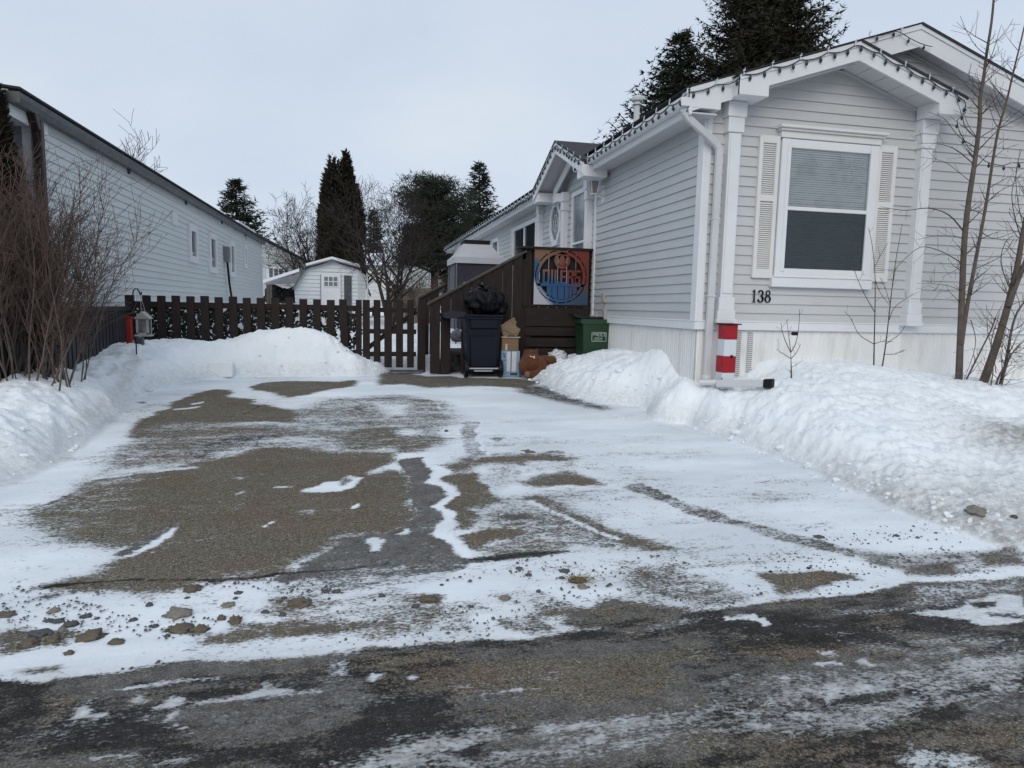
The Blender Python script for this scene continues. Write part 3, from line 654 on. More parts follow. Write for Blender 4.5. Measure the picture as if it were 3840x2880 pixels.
    rough = nt.math('MULTIPLY', rough, nt.rng(D, 0, 1, 1.0, .8))
    nt.link(rough, bs.inputs['Roughness'])
    bs.inputs['Specular IOR Level'].default_value = .12
    bs.inputs['Subsurface Weight'].default_value = 0.0
    hh = nt.math('ADD', nt.math('MULTIPLY', cov, .55), nt.math('MULTIPLY', nt.math('SUBTRACT', 1, cov), nt.math('MULTIPLY', cell, .25)))
    hh = nt.math('ADD', hh, nt.math('MULTIPLY', nt.noise(tc, 30, 6, .7), nt.rng(S, 1.0, 1.25, .35, 1.1)))
    nt.link(nt.bump(hh, 0.7, 0.014), bs.inputs['Normal'])
    return m
M_GROUND = ground_material()

# --- cut the grid into road, driveway, snow banks and the yards behind
ny, nx = XX.shape
idx = np.arange(nx * ny).reshape(ny, nx)
q = np.stack([idx[:-1, :-1], idx[:-1, 1:], idx[1:, 1:], idx[1:, :-1]], -1).reshape(-1, 4)
cx = ((XX[:-1, :-1] + XX[1:, 1:]) / 2).ravel(); cy = ((YY[:-1, :-1] + YY[1:, 1:]) / 2).ravel(); cd = ((DEP[:-1, :-1] + DEP[1:, 1:] + DEP[1:, :-1] + DEP[:-1, 1:]) / 4).ravel()
inx = (cx > -9) & (cx < 12) & (cy < 10.6)
lab = np.full(len(q), 4)                                # 4 = yards
lab[(cy < 2.80) & (cd < .02)] = 0
lab[inx & (cy >= 2.80) & (cd < .015) & (cx > -3) & (cx < 4)] = 1
lab[inx & (cd >= .015) & (cx < 1)] = 2
lab[inx & (cd >= .015) & (cx >= 1)] = 3
lab[(lab == 4) & (cy < 2.8)] = 0
V = np.stack([XX, YY, HH], -1).reshape(-1, 3)
fx = np.gradient(HH, gx, axis=1); fy = np.gradient(HH, gy, axis=0)
N = np.stack([-fx, -fy, np.ones_like(fx)], -1); N /= np.linalg.norm(N, axis=2, keepdims=True); N = N.reshape(-1, 3)
C4 = np.stack([CH['S'], CH['B'], CH['D'], CH['M']], -1).reshape(-1, 4).astype(np.float32)
def ground_piece(name, k, kind, label=None, cat=None):
    f = q[lab == k]; u, inv = np.unique(f, return_inverse=True); f = inv.reshape(-1, 4)
    me = bpy.data.meshes.new(name)
    me.vertices.add(len(u)); me.vertices.foreach_set('co', V[u].astype(np.float32).ravel())
    me.loops.add(len(f) * 4); me.loops.foreach_set('vertex_index', f.ravel().astype(np.int32))
    me.polygons.add(len(f)); me.polygons.foreach_set('loop_start', np.arange(0, len(f) * 4, 4, dtype=np.int32))
    me.update(calc_edges=True)
    me.polygons.foreach_set('use_smooth', np.ones(len(f), bool))
    a = me.attributes.new('cover', 'FLOAT_COLOR', 'POINT'); a.data.foreach_set('color', C4[u].ravel())
    me.normals_split_custom_set_from_vertices(N[u].tolist())
    me.materials.append(M_GROUND)
    ob = bpy.data.objects.new(name, me); COL.objects.link(ob); ob['kind'] = kind
    if label: ob['label'] = label
    if cat: ob['category'] = cat
    return ob
ground_piece('road', 0, 'structure', 'dark wet asphalt road with streaks of grey slush', 'road')
ground_piece('driveway', 1, 'structure', 'brown asphalt driveway half covered in thin snow and ice', 'driveway')
ground_piece('snow_bank', 2, 'stuff', 'shovelled snow bank along the dark fences left of the driveway', 'snow bank')
ground_piece('snow_bank', 3, 'stuff', 'shovelled snow bank covering the lawn in front of house 138', 'snow bank')
ground_piece('ground', 4, 'structure', 'snow covered yards behind the fence', 'ground')

# broken lumps of shovelled snow lying on the banks and along their feet
mbc = MB(); rgc = random.Random(5)
for poly_, n_ in ((Lfeet, 60), (Rfeet[:13], 150)):
    for k in range(n_):
        i = rgc.randrange(len(poly_) - 1); t = rgc.random(); x = poly_[i][0] * (1 - t) + poly_[i + 1][0] * t; y = poly_[i][1] * (1 - t) + poly_[i + 1][1] * t
        o_ = abs(rgc.gauss(0, .22)) - .04
        dxn = -1 if poly_ is Lfeet else 1
        x += dxn * o_ * (1 if y < 9 or dxn > 0 else .1); y += rgc.gauss(0, .05) + (o_ if (poly_ is Lfeet and y > 8.8) else 0)
        s_ = rgc.uniform(.006, .020) * (1.9 if rgc.random() < .08 else 1)
        mbc.blob((x, y, H(x, y) + s_ * .25), (s_ * rgc.uniform(.8, 1.5), s_ * rgc.uniform(.8, 1.3), s_ * rgc.uniform(.7, 1.0)), k, .3, 2.0, 9, 6)
cm, cnt, cbs = new_mat('broken snow'); ctc = cnt.add('ShaderNodeTexCoord').outputs['Object']
cnt.link(cnt.mix(cnt.rng(cnt.noise(ctc, 9, 5, .7), .42, .64), (.80, .85, .89), (.72, .75, .77)), cbs.inputs['Base Color']); cbs.inputs['Roughness'].default_value = .85
cnt.link(cnt.bump(cnt.noise(ctc, 90, 4, .7), .5, .01), cbs.inputs['Normal'])
ch_ = mbc.build('snow_chunks', cm); ch_['kind'] = 'stuff'; ch_['label'] = 'broken lumps of shovelled snow along the feet of the banks'; ch_['category'] = 'snow chunks'
# ------------------------------------------------------------------ materials for built things
M_SIDE = mat('grey vinyl siding', (.49, .505, .52), .55, .035, 1.2, dirt=(.36, .36, .35), dirt_amt=.25, stretch=(1, 1, 3))
M_SIDEF = mat('warm grey vinyl siding', (.53, .535, .54), .55, .035, 1.2, dirt=(.38, .375, .36), dirt_amt=.25, stretch=(1, 1, 3))
M_SIDEW = mat('white vinyl siding', (.60, .635, .64), .55, .03, 1.0, dirt=(.46, .49, .49), dirt_amt=.3, stretch=(1, 1, 3))
M_SIDED = mat('darker front siding', (.20, .215, .235), .6, .05)  # front wall of the white house, toned well below its side wall
M_WHITE = mat('white vinyl trim', (.72, .73, .75), .45, .03, 3, dirt=(.55, .54, .5), dirt_amt=.2)
M_WHITE2 = mat('cream white shutter', (.70, .69, .67), .5, .03, 3)
M_SOFF = mat('soffit', (.56, .56, .57), .6, .04, 3)
M_SKIRT = mat('white skirting', (.76, .76, .75), .5, .04, 3, dirt=(.44, .42, .37), dirt_amt=.5, stretch=(3, 3, .6))
M_SHING = mat('dark shingles', (.035, .036, .04), .9, .3, 20, .5, 60)
M_GUTD = mat('grey brown gutter', (.045, .043, .044), .45, .15, 5, dirt=(.02, .02, .02), dirt_amt=.4)
M_GUTG = mat('charcoal gutter', (.075, .082, .085), .45, .15, 5)
M_DARKW = mat('dark brown stained wood', (.023, .0165, .0145), .7, .25, 8, .25, 60, stretch=(3, 3, .4), dirt=(.026, .021, .018), dirt_amt=.5, spec=.2)
M_DARKH = mat('dark brown stained wood boards', (.023, .0165, .0145), .7, .25, 8, .25, 60, stretch=(.4, 1, 3), dirt=(.026, .021, .018), dirt_amt=.5, spec=.2)
M_BLACK = mat('black plastic', (.006, .006, .007), .45, .2, spec=.25)
M_METAL = mat('white metal', (.55, .56, .57), .35, .05, 3)
def glass_mat(name, col, rough=.06):
    m, nt, bs = new_mat(name)
    tc = nt.add('ShaderNodeTexCoord').outputs['Object']
    nt.link(nt.mix(nt.rng(nt.noise(tc, 3, 4), .35, .65), tuple(c * .75 for c in col), tuple(c * 1.25 for c in col)), bs.inputs['Base Color'])
    bs.inputs['Roughness'].default_value = rough; bs.inputs['Specular IOR Level'].default_value = .5
    return m
M_PANE = glass_mat('dark window glass', (.02, .026, .03))
M_PANE2 = glass_mat('curtained window glass', (.14, .15, .15))
M_PANEL = glass_mat('pale window glass', (.22, .25, .28))
def clear_glass():
    m, nt, bs = new_mat('clear glass')
    out = m.node_tree.nodes['Material Output']
    tr = nt.add('ShaderNodeBsdfTransparent'); tr.inputs[0].default_value = (.88, .92, .93, 1)
    gl = nt.add('ShaderNodeBsdfGlossy'); gl.inputs['Roughness'].default_value = .03
    tc = nt.add('ShaderNodeTexCoord').outputs['Object']
    bp = nt.bump(nt.noise(tc, 2.2, 2), .15, .02); nt.link(bp, gl.inputs['Normal'])
    fr = nt.add('ShaderNodeFresnel'); fr.inputs[0].default_value = 1.5
    mx = nt.add('ShaderNodeMixShader'); nt.link(nt.math('ADD', nt.math('MULTIPLY', fr.outputs[0], 2.0), .09, clamp=True), mx.inputs[0]); nt.link(tr.outputs[0], mx.inputs[1]); nt.link(gl.outputs[0], mx.inputs[2])
    nt.link(mx.outputs[0], out.inputs['Surface']); return m
M_GLASS = clear_glass()
M_SNOW = mat('roof snow', (.80, .83, .88), .8, .03, 2, .3, 12)

def siding(mb, O, u, n, rows, step, out=.016, cuts=()):
    """lapped siding: rows(z) -> (umin, umax) in metres along u; each course leans out and ends in a lip"""
    O = Vector(O); u = Vector(u); n = Vector(n); z0, z1, ext = rows
    z = z0
    flip = u.cross(Vector((0, 0, 1))).dot(n) < 0
    while z < z1 - 1e-4:
        zt = min(z + step, z1)
        spans = [ext(z, zt)]
        for (a, b_, cz0, cz1) in cuts:
            ns = []
            for (s0, s1, *r) in spans:
                if zt <= cz0 + .001 or z >= cz1 - .001 or b_ <= s0 or a >= s1: ns.append((s0, s1, *r)); continue
                if a > s0: ns.append((s0, a))
                if b_ < s1: ns.append((b_, s1))
            spans = ns
        for sp in spans:
            if len(sp) == 4: s0, s1, t0, t1 = sp
            else: (s0, s1), (t0, t1) = sp, sp
            if s1 - s0 < .005: continue
            up = Vector((0, 0, 1))
            a = O + u * s0 + up * (z - 0) + n * out; b = O + u * s1 + up * z + n * out
            c = O + u * t1 + up * zt + n * .002; d = O + u * t0 + up * zt + n * .002
            kz = (zt - z) * .12
            a2 = a + up * kz - n * .001; b2 = b + up * kz - n * .001
            la = O + u * s0 + up * z + n * .002; lb = O + u * s1 + up * z + n * .002
            F = [[a, b, c, d], [la, lb, b, a]]
            for f in F: mb.face(f if not flip else f[::-1])
        z = zt

def ribbed(mb, O, u, n, L, z0, z1, pitch=.1, gap=.008, dep=.006, zb=None):
    """vertical ribbed skirting"""
    O = Vector(O); u = Vector(u); n = Vector(n); x = 0; up = Vector((0, 0, 1))
    flip = u.cross(up).dot(n) < 0
    while x < L:
        w_ = min(pitch, L - x)
        for a, b, da, db in ((0, gap, 0, -dep), (gap, gap * 2, -dep, 0), (gap * 2, w_ * .5, 0, 0), (w_ * .5, w_ * .5 + .004, 0, -dep * .5), (w_ * .5 + .004, w_ * .5 + .008, -dep * .5, 0), (w_ * .5 + .008, w_, 0, 0)):
            if b > w_: continue
            p = [O + u * (x + a) + n * da, O + u * (x + b) + n * db]
            f = [p[0] + up * z0, p[1] + up * z0, p[1] + up * z1, p[0] + up * z1]
            mb.face(f if not flip else f[::-1])
        x += pitch

def window(th, parent, name, O, u, n, w_, h, fr=.05, dep=.05, mull=None, mulv=None, glass=None, label=None, back=True):
    """framed window on a wall: frame > pane; O lower left corner of the frame"""
    O = Vector(O); u = Vector(u).normalized(); n = Vector(n).normalized(); up = Vector((0, 0, 1))
    def bx(mb, a, b, c, d, n0, n1, bev=.004):
        ctr = O + u * ((a + b) / 2) + up * ((c + d) / 2) + n * ((n0 + n1) / 2)
        mb.obox(ctr, (b - a, n1 - n0, d - c), u, up, bev)
    m1 = MB()
    bx(m1, 0, fr, 0, h, 0, dep); bx(m1, w_ - fr, w_, 0, h, 0, dep); bx(m1, fr, w_ - fr, 0, fr, 0, dep * .95); bx(m1, fr, w_ - fr, h - fr, h, 0, dep * .95)
    if mull: bx(m1, fr, w_ - fr, mull - .02, mull + .02, dep * .2, dep * .85)
    for a in (mulv or []): bx(m1, a - .03, a + .03, fr, h - fr, dep * .1, dep * .9)
    f = th.part(name, m1, M_WHITE, parent, label)
    m2 = MB(); bx(m2, fr, w_ - fr, fr, h - fr, 0.016, dep * .45, 0)
    th.part('pane', m2, glass or M_PANE, f)
    return f

# ------------------------------------------------------------------ house 138
FY, SX, HZ = 6.64, 3.48, 1.29
SL = 1 / 3
def zmain(x): return 4.23 - abs(x - 5.79) * SL
home = Thing('mobile_home', 'long grey sided mobile home with white shutters and the number 138', 'mobile home', (5.8, 6.64, .5))
mb = MB()
XE = 8.1
siding(mb, (0, FY, 0), (1, 0, 0), (0, -1, 0), (HZ, 4.23, lambda z0, z1: (max(SX, 5.79 - (4.23 - z0) / SL), min(XE, 5.79 + (4.23 - z0) / SL), max(SX, 5.79 - (4.23 - z1) / SL), min(XE, 5.79 + (4.23 - z1) / SL))), .1016)
mb.box(SX, XE, FY, FY + .1, HZ - .02, 3.42)
home.part('front_wall', mb, M_SIDEF)
mb = MB()
siding(mb, (SX, 0, 0), (0, 1, 0), (-1, 0, 0), (HZ, 3.37, lambda a, b: (FY + .05, 25.6)), .1016)
mb.box(SX, SX + .1, FY + .1, 25.6, HZ - .02, 3.37)
home.part('side_wall', mb, M_SIDE)
mb = MB()
ribbed(mb, (SX + .03, FY + .02, 0), (1, 0, 0), (0, -1, 0), 4.6, .3, 1.2)
ribbed(mb, (SX + .02, FY + .03, 0), (0, 1, 0), (-1, 0, 0), 19, .3, 1.2)
mb.box(SX + .03, XE, FY + .028, FY + .06, .3, 1.2); mb.box(SX + .027, SX + .06, FY + .06, 25.6, .3, 1.2)
sk = home.part('skirting', mb, M_SKIRT)
mb = MB()
mb.box(SX - .02, XE, FY - .022, FY + .02, 1.205, 1.298, .006); mb.box(SX - .018, XE, FY - .030, FY - .004, 1.292, 1.306, .003)
mb.box(SX - .022, SX + .02, FY - .0, 25.6, 1.205, 1.298, .006); mb.box(SX - .03, SX - .004, FY - .03, 25.6, 1.292, 1.306, .003)
home.part('base_trim', mb, M_WHITE)
M_VH = mat('vent holes', (.25, .25, .24), .7)
for x in (3.97, 4.11):   # perforated skirting vents
    mb = MB()
    for k in range(26):
        for j in range(5): mb.box(x + j * .014, x + j * .014 + .006, FY + .009, FY + .014, .62 + k * .022, .63 + k * .022)
    home.part('skirting_vent', mb, M_VH, sk)
# corner boards
mb = MB()
mb.box(SX - .022, SX + .008, FY - .022, FY + .10, HZ + .012, 3.40, .005); mb.box(SX + .0078, SX + .07, FY - .0215, FY + .0, HZ + .012, 3.42, .005)
home.part('corner_board', mb, M_WHITE)
mb = MB(); mb.box(SX - .026, SX, 9.86, 9.94, HZ + .012, 3.36, .004)
home.part('corner_board', mb, M_WHITE)
# pilasters
def pilaster(cx_, y, zt, wdt=.185, front=True, zb=HZ):
    mb = MB()
    def bx(a, d, z0, z1, bev=.004):
        if front: mb.box(cx_ - a, cx_ + a, y - d, y + .01, z0, z1, bev)
        else: mb.box(y - d, y + .01, cx_ - a, cx_ + a, z0, z1, bev)
    h = wdt / 2
    bx(h + .018, .135, zb - .01, zb + .035); bx(h + .008, .122, zb + .035, zb + .125); bx(h - .004, .115, zb + .125, zb + .26)
    bx(h - .022, .10, zb + .26, zt - .30)
    bx(h - .038, .112, zb + .30, zt - .315, .003)
    bx(h - .002, .115, zt - .30, zt - .15); bx(h + .012, .128, zt - .15, zt)
    return mb
for c in (3.765, 6.095): home.part('pilaster', pilaster(c, FY, 3.52), M_WHITE)
for c in (10.10, 11.35, 12.95): home.part('pilaster', pilaster(c, SX, 3.34, .15, False), M_WHITE)
# big front window
wn = Thing('x', 'x', 'x', (0, 0, 0)); bpy.data.objects.remove(wn.o)
mb = MB()
WX0, WX1, WZ0, WZ1 = 4.335, 5.515, 1.79, 3.215
Yw = FY
def fr(a, b, c, d, n0, n1, bev=.005): mb.box(a, b, Yw - n1, Yw - n0, c, d, bev)
fr(WX0, WX0 + .105, WZ0, WZ1, 0, .065); fr(WX1 - .105, WX1, WZ0, WZ1, 0, .065); fr(WX0 + .105, WX1 - .105, WZ1 - .09, WZ1, 0, .063); fr(WX0 + .105, WX1 - .105, WZ0, WZ0 + .085, 0, .063)
fr(WX0 + .06, WX0 + .105, WZ0 + .05, WZ1 - .05, .055, .074, .004); fr(WX1 - .105, WX1 - .06, WZ0 + .05, WZ1 - .05, .055, .074, .004)
fr(WX0 + .1, WX1 - .1, 2.485, 2.525, .035, .062)
wf = home.part('window', mb, M_WHITE, label='large front window with closed blinds')
mb = MB(); mb.box(WX0 - .03, WX1 + .03, FY - .075, FY, WZ0 - .115, WZ0 - .01, .006); mb.box(WX0 - .02, WX1 + .02, FY - .085, FY, WZ0 - .012, WZ0 + .006, .004); home.part('sill', mb, M_WHITE, wf)
mb = MB(); mb.box(WX0 - .02, WX1 + .02, FY - .07, FY, 3.222, 3.29, .004); mb.box(WX0 - .04, WX1 + .04, FY - .095, FY, 3.29, 3.315, .004); mb.box(WX0 - .06, WX1 + .06, FY - .12, FY, 3.315, 3.345, .004)
home.part('head_trim', mb, M_WHITE2, wf)
mb = MB(); mb.box(WX0 + .1, WX1 - .1, FY - .024, FY - .016, WZ0 + .08, WZ1 - .08)
M_BLINDBK = mat('dim room', (.06, .07, .075), .9)
z = WZ0 + .10
mb2 = MB()
while z < WZ1 - .09:
    sag = 0
    mb2.obox(((WX0 + WX1) / 2, FY - .0285, z + random.uniform(-.001, .001)), (WX1 - WX0 - .215, .0022, .0215), (1, 0, random.uniform(-.0012, .0012)), (0, .42, 1)); z += .0235
home.part('backing', mb, M_BLINDBK, wf)
home.part('blind', mb2, mat('blind slats', (.66, .70, .72), .5, .05, 4, dirt=(.26, .30, .32), dirt_amt=.7, dscale=3.5), wf)  # slat colour raised to stand in for the pane's reflection, with darker blotches
mb = MB(); mb.face([(WX0 + .1, FY - .05, WZ0 + .08), (WX1 - .1, FY - .05, WZ0 + .08), (WX1 - .1, FY - .05, WZ1 - .08), (WX0 + .1, FY - .05, WZ1 - .08)])
home.part('pane', mb, M_GLASS, wf)
m_, nt_, bs_ = new_mat('insect screen')     # insect screen over the lower sash
out_ = m_.node_tree.nodes['Material Output']; tr_ = nt_.add('ShaderNodeBsdfTransparent'); mx_ = nt_.add('ShaderNodeMixShader'); mx_.inputs[0].default_value = .70
bs_.inputs['Base Color'].default_value = (.03, .045, .052, 1); bs_.inputs['Roughness'].default_value = .9
nt_.link(tr_.outputs[0], mx_.inputs[1]); nt_.link(bs_.outputs[0], mx_.inputs[2]); nt_.link(mx_.outputs[0], out_.inputs['Surface'])
mb = MB(); mb.face([(WX0 + .1, FY - .056, WZ0 + .08), (WX1 - .1, FY - .056, WZ0 + .08), (WX1 - .1, FY - .056, 2.49), (WX0 + .1, FY - .056, 2.49)])
home.part('insect_screen', mb, m_, wf)
# louvred shutters
M_LOUV = M_WHITE2
for a, b in ((4.085, 4.325), (5.525, 5.765)):
    mb = MB(); z0, z1 = 1.765, 3.235; d = .045; y0 = FY - d
    mb.box(a, a + .045, y0, FY, z0, z1, .004); mb.box(b - .045, b, y0, FY, z0, z1, .004)
    for c0, c1 in ((z0, z0 + .10), (z0 + .80, z0 + .87), (z1 - .075, z1)): mb.box(a + .045, b - .045, y0 + .002, FY, c0, c1, .003)
    mb.box(a + .04, b - .04, FY - .012, FY - .004, z0, z1)
    sh = home.part('shutter', mb, M_LOUV)
    for c0, c1 in ((z0 + .105, z0 + .80), (z0 + .875, z1 - .08)):
        m2 = MB(); z = c0
        while z < c1 - .01: m2.obox(((a + b) / 2, FY - .027, z + .010), (b - a - .09, .004, .024), (1, 0, 0), (0, .85, 1)); z += .0215
        home.part('louvre', m2, M_LOUV, sh)
# house number, serif figures 138
def figure(mb, ch, x, z, h, y):
    def stroke(pts, wd):
        for i in range(len(pts) - 1):
            a = Vector((x + pts[i][0] * h, y, z + pts[i][1] * h)); b = Vector((x + pts[i + 1][0] * h, y, z + pts[i + 1][1] * h))
            w0 = wd[i] if hasattr(wd, '__len__') else wd
            d = (b - a); L = d.length; 
            if L < 1e-6: continue
            mb.obox((a + b) / 2, (L + w0 * h * .6, .008, w0 * h), d, Vector((-d.z, 0, d.x)).normalized() if abs(d.x) + abs(d.z) > 0 else (0, 0, 1))
    if ch == '1':
        stroke([(.24, .02), (.24, .98)], .13); stroke([(.08, .02), (.40, .02)], .05); stroke([(.24, .97), (.08, .86)], .06)
    def arc(cx, cz, rx, rz, a0, a1, w0, w1, n=10):
        P = [(cx + rx * math.cos(R(a0 + (a1 - a0) * i / n)), cz + rz * math.sin(R(a0 + (a1 - a0) * i / n))) for i in range(n + 1)]
        stroke(P, [w0 + (w1 - w0) * abs(math.cos(R(a0 + (a1 - a0) * (i + .5) / n))) for i in range(n)])
    if ch == '3':
        arc(.24, .75, .19, .22, 160, -80, .05, .13); arc(.24, .27, .22, .26, 80, -160, .05, .15); stroke([(.05, .80), (.09, .80)], .1); stroke([(.03, .20), (.08, .20)], .11)
    if ch == '8':
        arc(.28, .76, .17, .21, 0, 360, .05, .10, 14); arc(.28, .27, .22, .26, 0, 360, .05, .13, 16)
mb = MB()
for ch, x in (('1', 4.105), ('3', 4.180), ('8', 4.262)): figure(mb, ch, x, 1.508, .13, FY - .022)
home.part('house_number', mb, mat('dark bronze number', (.02, .025, .032), .4), label='house number 138 in dark serif figures')

# rakes, returns, soffits
def rake(cxx, half, zpk, h, y0, y1, name, ret):
    mb = MB()
    for s in (-1, 1):
        p0 = (cxx, y0, zpk); p1 = (cxx + s * half, y0, zpk - half * SL)
        if s < 0: p0, p1 = p1, p0
        mb.board(p0, p1, h, (0, .022, 0))
        mb.board((p0[0], y0 - .012, p0[2] + .002), (p1[0], y0 - .012, p1[2] + .002), .05, (0, .012, 0))
        x0 = cxx + s * half; x1 = cxx + s * (half - ret)
        zb = zpk - half * SL - .18
        pts = [(x0, y0 - .004, zpk - half * SL - .01), (x1, y0 - .004, zpk - (half - ret) * SL - .05), (x1, y0 - .004, zb), (x0, y0 - .004, zb)]
        if s > 0: pts = pts[::-1]
        mb.prism(pts, (0, y1 - y0 - .003, 0))
    return home.part(name, mb, M_WHITE)
rake(4.975, 1.325, 4.145, .18, 6.315, 6.62, 'gable_fascia', .32)
rake(5.79, 2.60, 4.445, .225, 6.445, 6.62, 'gable_fascia', .34)
mb = MB()    # soffits under both gables, boards across the slope
for cxx, half, zt, y0 in ((4.975, 1.32, 4.145 - .15, 6.33), (5.79, 2.58, 4.445 - .19, 6.46)):
    for s in (-1, 1):
        x = 0
        while x < half - .02:
            x1 = min(x + .2, half); a, b = cxx + s * (x + .003), cxx + s * (x1 - .003); za, zb = zt - (x + .003) * SL, zt - (x1 - .003) * SL
            mb.prism([(a, y0, za), (b, y0, zb), (b, 6.655, zb), (a, 6.655, za)] if s < 0 else [(a, y0, za), (a, 6.655, za), (b, 6.655, zb), (b, y0, zb)], (0, 0, .012)); x = x1
        mb.board((cxx + s * .0, 6.615, zt - .004), (cxx + s * (half - .2), 6.615, zt - .004 - (half - .2) * SL), .025, (0, .02, 0)) if cxx < 5 else mb.board((cxx, 6.615, zt - .004), (cxx + s * (half - .1), 6.615, zt - .004 - (half - .1) * SL), .03, (0, .02, 0))
mb.box(3.20, 3.50, 6.46, 9.9, 3.345, 3.36); mb.box(3.20, 3.50, 12.25, 25.6, 3.345, 3.36)
home.part('soffit', mb, M_SOFF)
# roof
mb = MB()
for (half, cxx, zt, y0, y1) in ((2.63, 5.79, 4.462, 6.42, 25.75), (1.345, 4.975, 4.162, 6.29, 6.66)):
    for s in (-1, 1):
        x1 = cxx + s * half
        if cxx > 5 and s < 0:
            for ya, yb_, xe in ((y0, 9.95, x1), (9.95, 12.2, 3.5), (12.2, y1, x1)):
                mb.prism([(cxx, ya, zt), (xe, ya, zt - (cxx - xe) * SL), (xe, yb_, zt - (cxx - xe) * SL), (cxx, yb_, zt)], (0, 0, -.007))
        else:
            p = [(cxx, y0, zt), (x1, y0, zt - half * SL), (x1, y1, zt - half * SL), (cxx, y1, zt)]
            mb.prism(p if s < 0 else p[::-1], (0, 0, -.007 if s < 0 else -.024))
roof = home.part('roof', mb, M_SHING)
for i, y in enumerate((6.6,)):
    pass
# eave fascia and gutters
for y0, y1 in ((6.44, 9.95), (12.25, 25.7)):
    mb = MB(); mb.box(3.195, 3.225, y0, y1, 3.33, 3.50, .004); home.part('eave_fascia', mb, M_WHITE)
    mb = MB()
    prof = [(3.193, 3.485), (3.193, 3.405), (3.125, 3.405), (3.105, 3.435), (3.10, 3.485), (3.108, 3.485), (3.114, 3.437), (3.13, 3.415), (3.185, 3.415), (3.185, 3.485)]
    mb.prism([(a, y0, b) for a, b in prof], (0, y1 - y0, 0)); mb.box(3.10, 3.193, y0 - .004, y0, 3.405, 3.485)
    home.part('gutter', mb, M_WHITE)
mb = MB()
pts = [onY(2570, 402, 6.5), (3.17, 6.5, 3.36), (3.22, 6.5, 3.30), (3.56, 6.555, 3.10), (3.60, 6.56, 3.05), (3.605, 6.56, 2.95), (3.60, 6.575, .62)]
pts[0] = Vector((3.165, 6.5, 3.42))
for i in range(len(pts) - 1):
    a, b = Vector(pts[i]), Vector(pts[i + 1]); d = b - a
    mb.obox((a + b) / 2, (.072, .052, d.length + .02), (1, 0, -d.x / d.z if abs(d.z) > .01 else 0), d, .008)
for z in (1.56, 2.35): mb.obox((3.602, 6.565, z), (.085, .06, .02), b=.003)
home.part('downspout', mb, M_METAL)
# chimney pipe
p = onY(2386, 470, 12.0)
mb = MB(); mb.lathe((p.x, 12.0, 3.4), [(.052, 0), (.052, onY(2386, 372, 12.0).z - 3.4)], 16)
vp = home.part('vent_pipe', mb, M_METAL)
zc = onY(2386, 360, 12.0).z
mb = MB(); mb.lathe((p.x, 12.0, zc - .25), [(.055, .08), (.085, .095), (.085, .115), (.06, .12), (.06, .15), (.098, .16), (.104, .18), (.104, .22), (.085, .245), (.02, .255)], 18)
home.part('pipe_cap', mb, M_METAL, vp)
# entry gable on the long side
EC, EH, EZ = 10.72, 1.42, 4.03; ES = .40
mb = MB()
for s in (-1, 1):
    y1 = EC + s * EH
    mb.prism([(3.03, EC, EZ), (3.03, y1, EZ - EH * ES), (4.6, y1, EZ - EH * ES), (4.9, EC, EZ)] if s > 0 else [(3.03, EC, EZ), (4.9, EC, EZ), (4.6, y1, EZ - EH * ES), (3.03, y1, EZ - EH * ES)], (0, 0, -.03))
home.part('porch_roof', mb, M_SHING, roof)
mb = MB()
for s in (-1, 1):
    y1 = EC + s * (EH - .02)
    mb.board((3.05, EC, EZ - .03), (3.05, y1, EZ - .03 - (EH - .02) * ES), .17, (.022, 0, 0)); mb.board((3.04, EC, EZ - .03), (3.04, y1, EZ - .03 - (EH - .02) * ES), .045, (.01, 0, 0))
    mb.box(3.07, 3.42, min(y1, y1 - s * .3), max(y1, y1 - s * .3), 3.24, 3.40, .005)
    a = onX(2139, 592, 3.30)
    mb.board((3.30, a.y, a.z + .03), (3.30, a.y + s * .95, a.z + .03 - .95 * ES), .15, (.022, 0, 0))
mb.box(3.30, 3.5, a.y + .70, a.y + .98, 3.20, 3.34, .005)
home.part('porch_fascia', mb, M_WHITE)
mb = MB()
for s in (-1, 1):
    k = 0
    while k < EH - .05:
        k1 = min(k + .2, EH); y0, y1 = EC + s * (k + .003), EC + s * (k1 - .003); z0, z1 = EZ - .15 - k * ES, EZ - .15 - k1 * ES
        q_ = [(3.07, y0, z0), (3.07, y1, z1), (3.48, y1, z1), (3.48, y0, z0)]
        mb.prism(q_ if s < 0 else q_[::-1], (0, 0, .012)); k = k1
home.part('porch_soffit', mb, M_SOFF)
mb = MB(); siding(mb, (SX - .003, 0, 0), (0, 1, 0), (-1, 0, 0), (3.34, 3.85, lambda z0, z1: (EC - (EZ - .15 - z0) / ES, EC + (EZ - .15 - z0) / ES, EC - (EZ - .15 - z1) / ES, EC + (EZ - .15 - z1) / ES)), .1016)
home.part('porch_gable_wall', mb, M_SIDE)
# side windows
uy, nx_ = (0, -1, 0), (-1, 0, 0)
window(home, None, 'window', (SX, 11.0, 1.60), uy, nx_, .88, 1.68, .07, .05, mull=.85, label='tall side window beside the porch', glass=M_PANEL)
window(home, None, 'window', (SX, 15.4, 2.24), uy, nx_, 2.1, .95, .09, .05, mulv=[1.05], label='double side window')
window(home, None, 'window', (SX, 17.95, 2.2), uy, nx_, .85, .95, .09, .05, label='small far side window')
for y in (13.18, 15.47):
    mb = MB(); mb.box(SX - .035, SX, y, y + .22, 2.2, 3.2, .004)
    for k in range(30): mb.obox((SX - .036, y + .11, 2.28 + k * .029), (.004, .15, .018), (1, 0, 0), (.6, 0, 1))
    home.part('shutter', mb, M_WHITE2)
mb = MB(); o8 = []
cy_, cz_ = 11.98, 2.90
for k in range(8):
    a = R(22.5 + 45 * k); o8.append((math.cos(a), math.sin(a)))
ry, rz = .34, .40
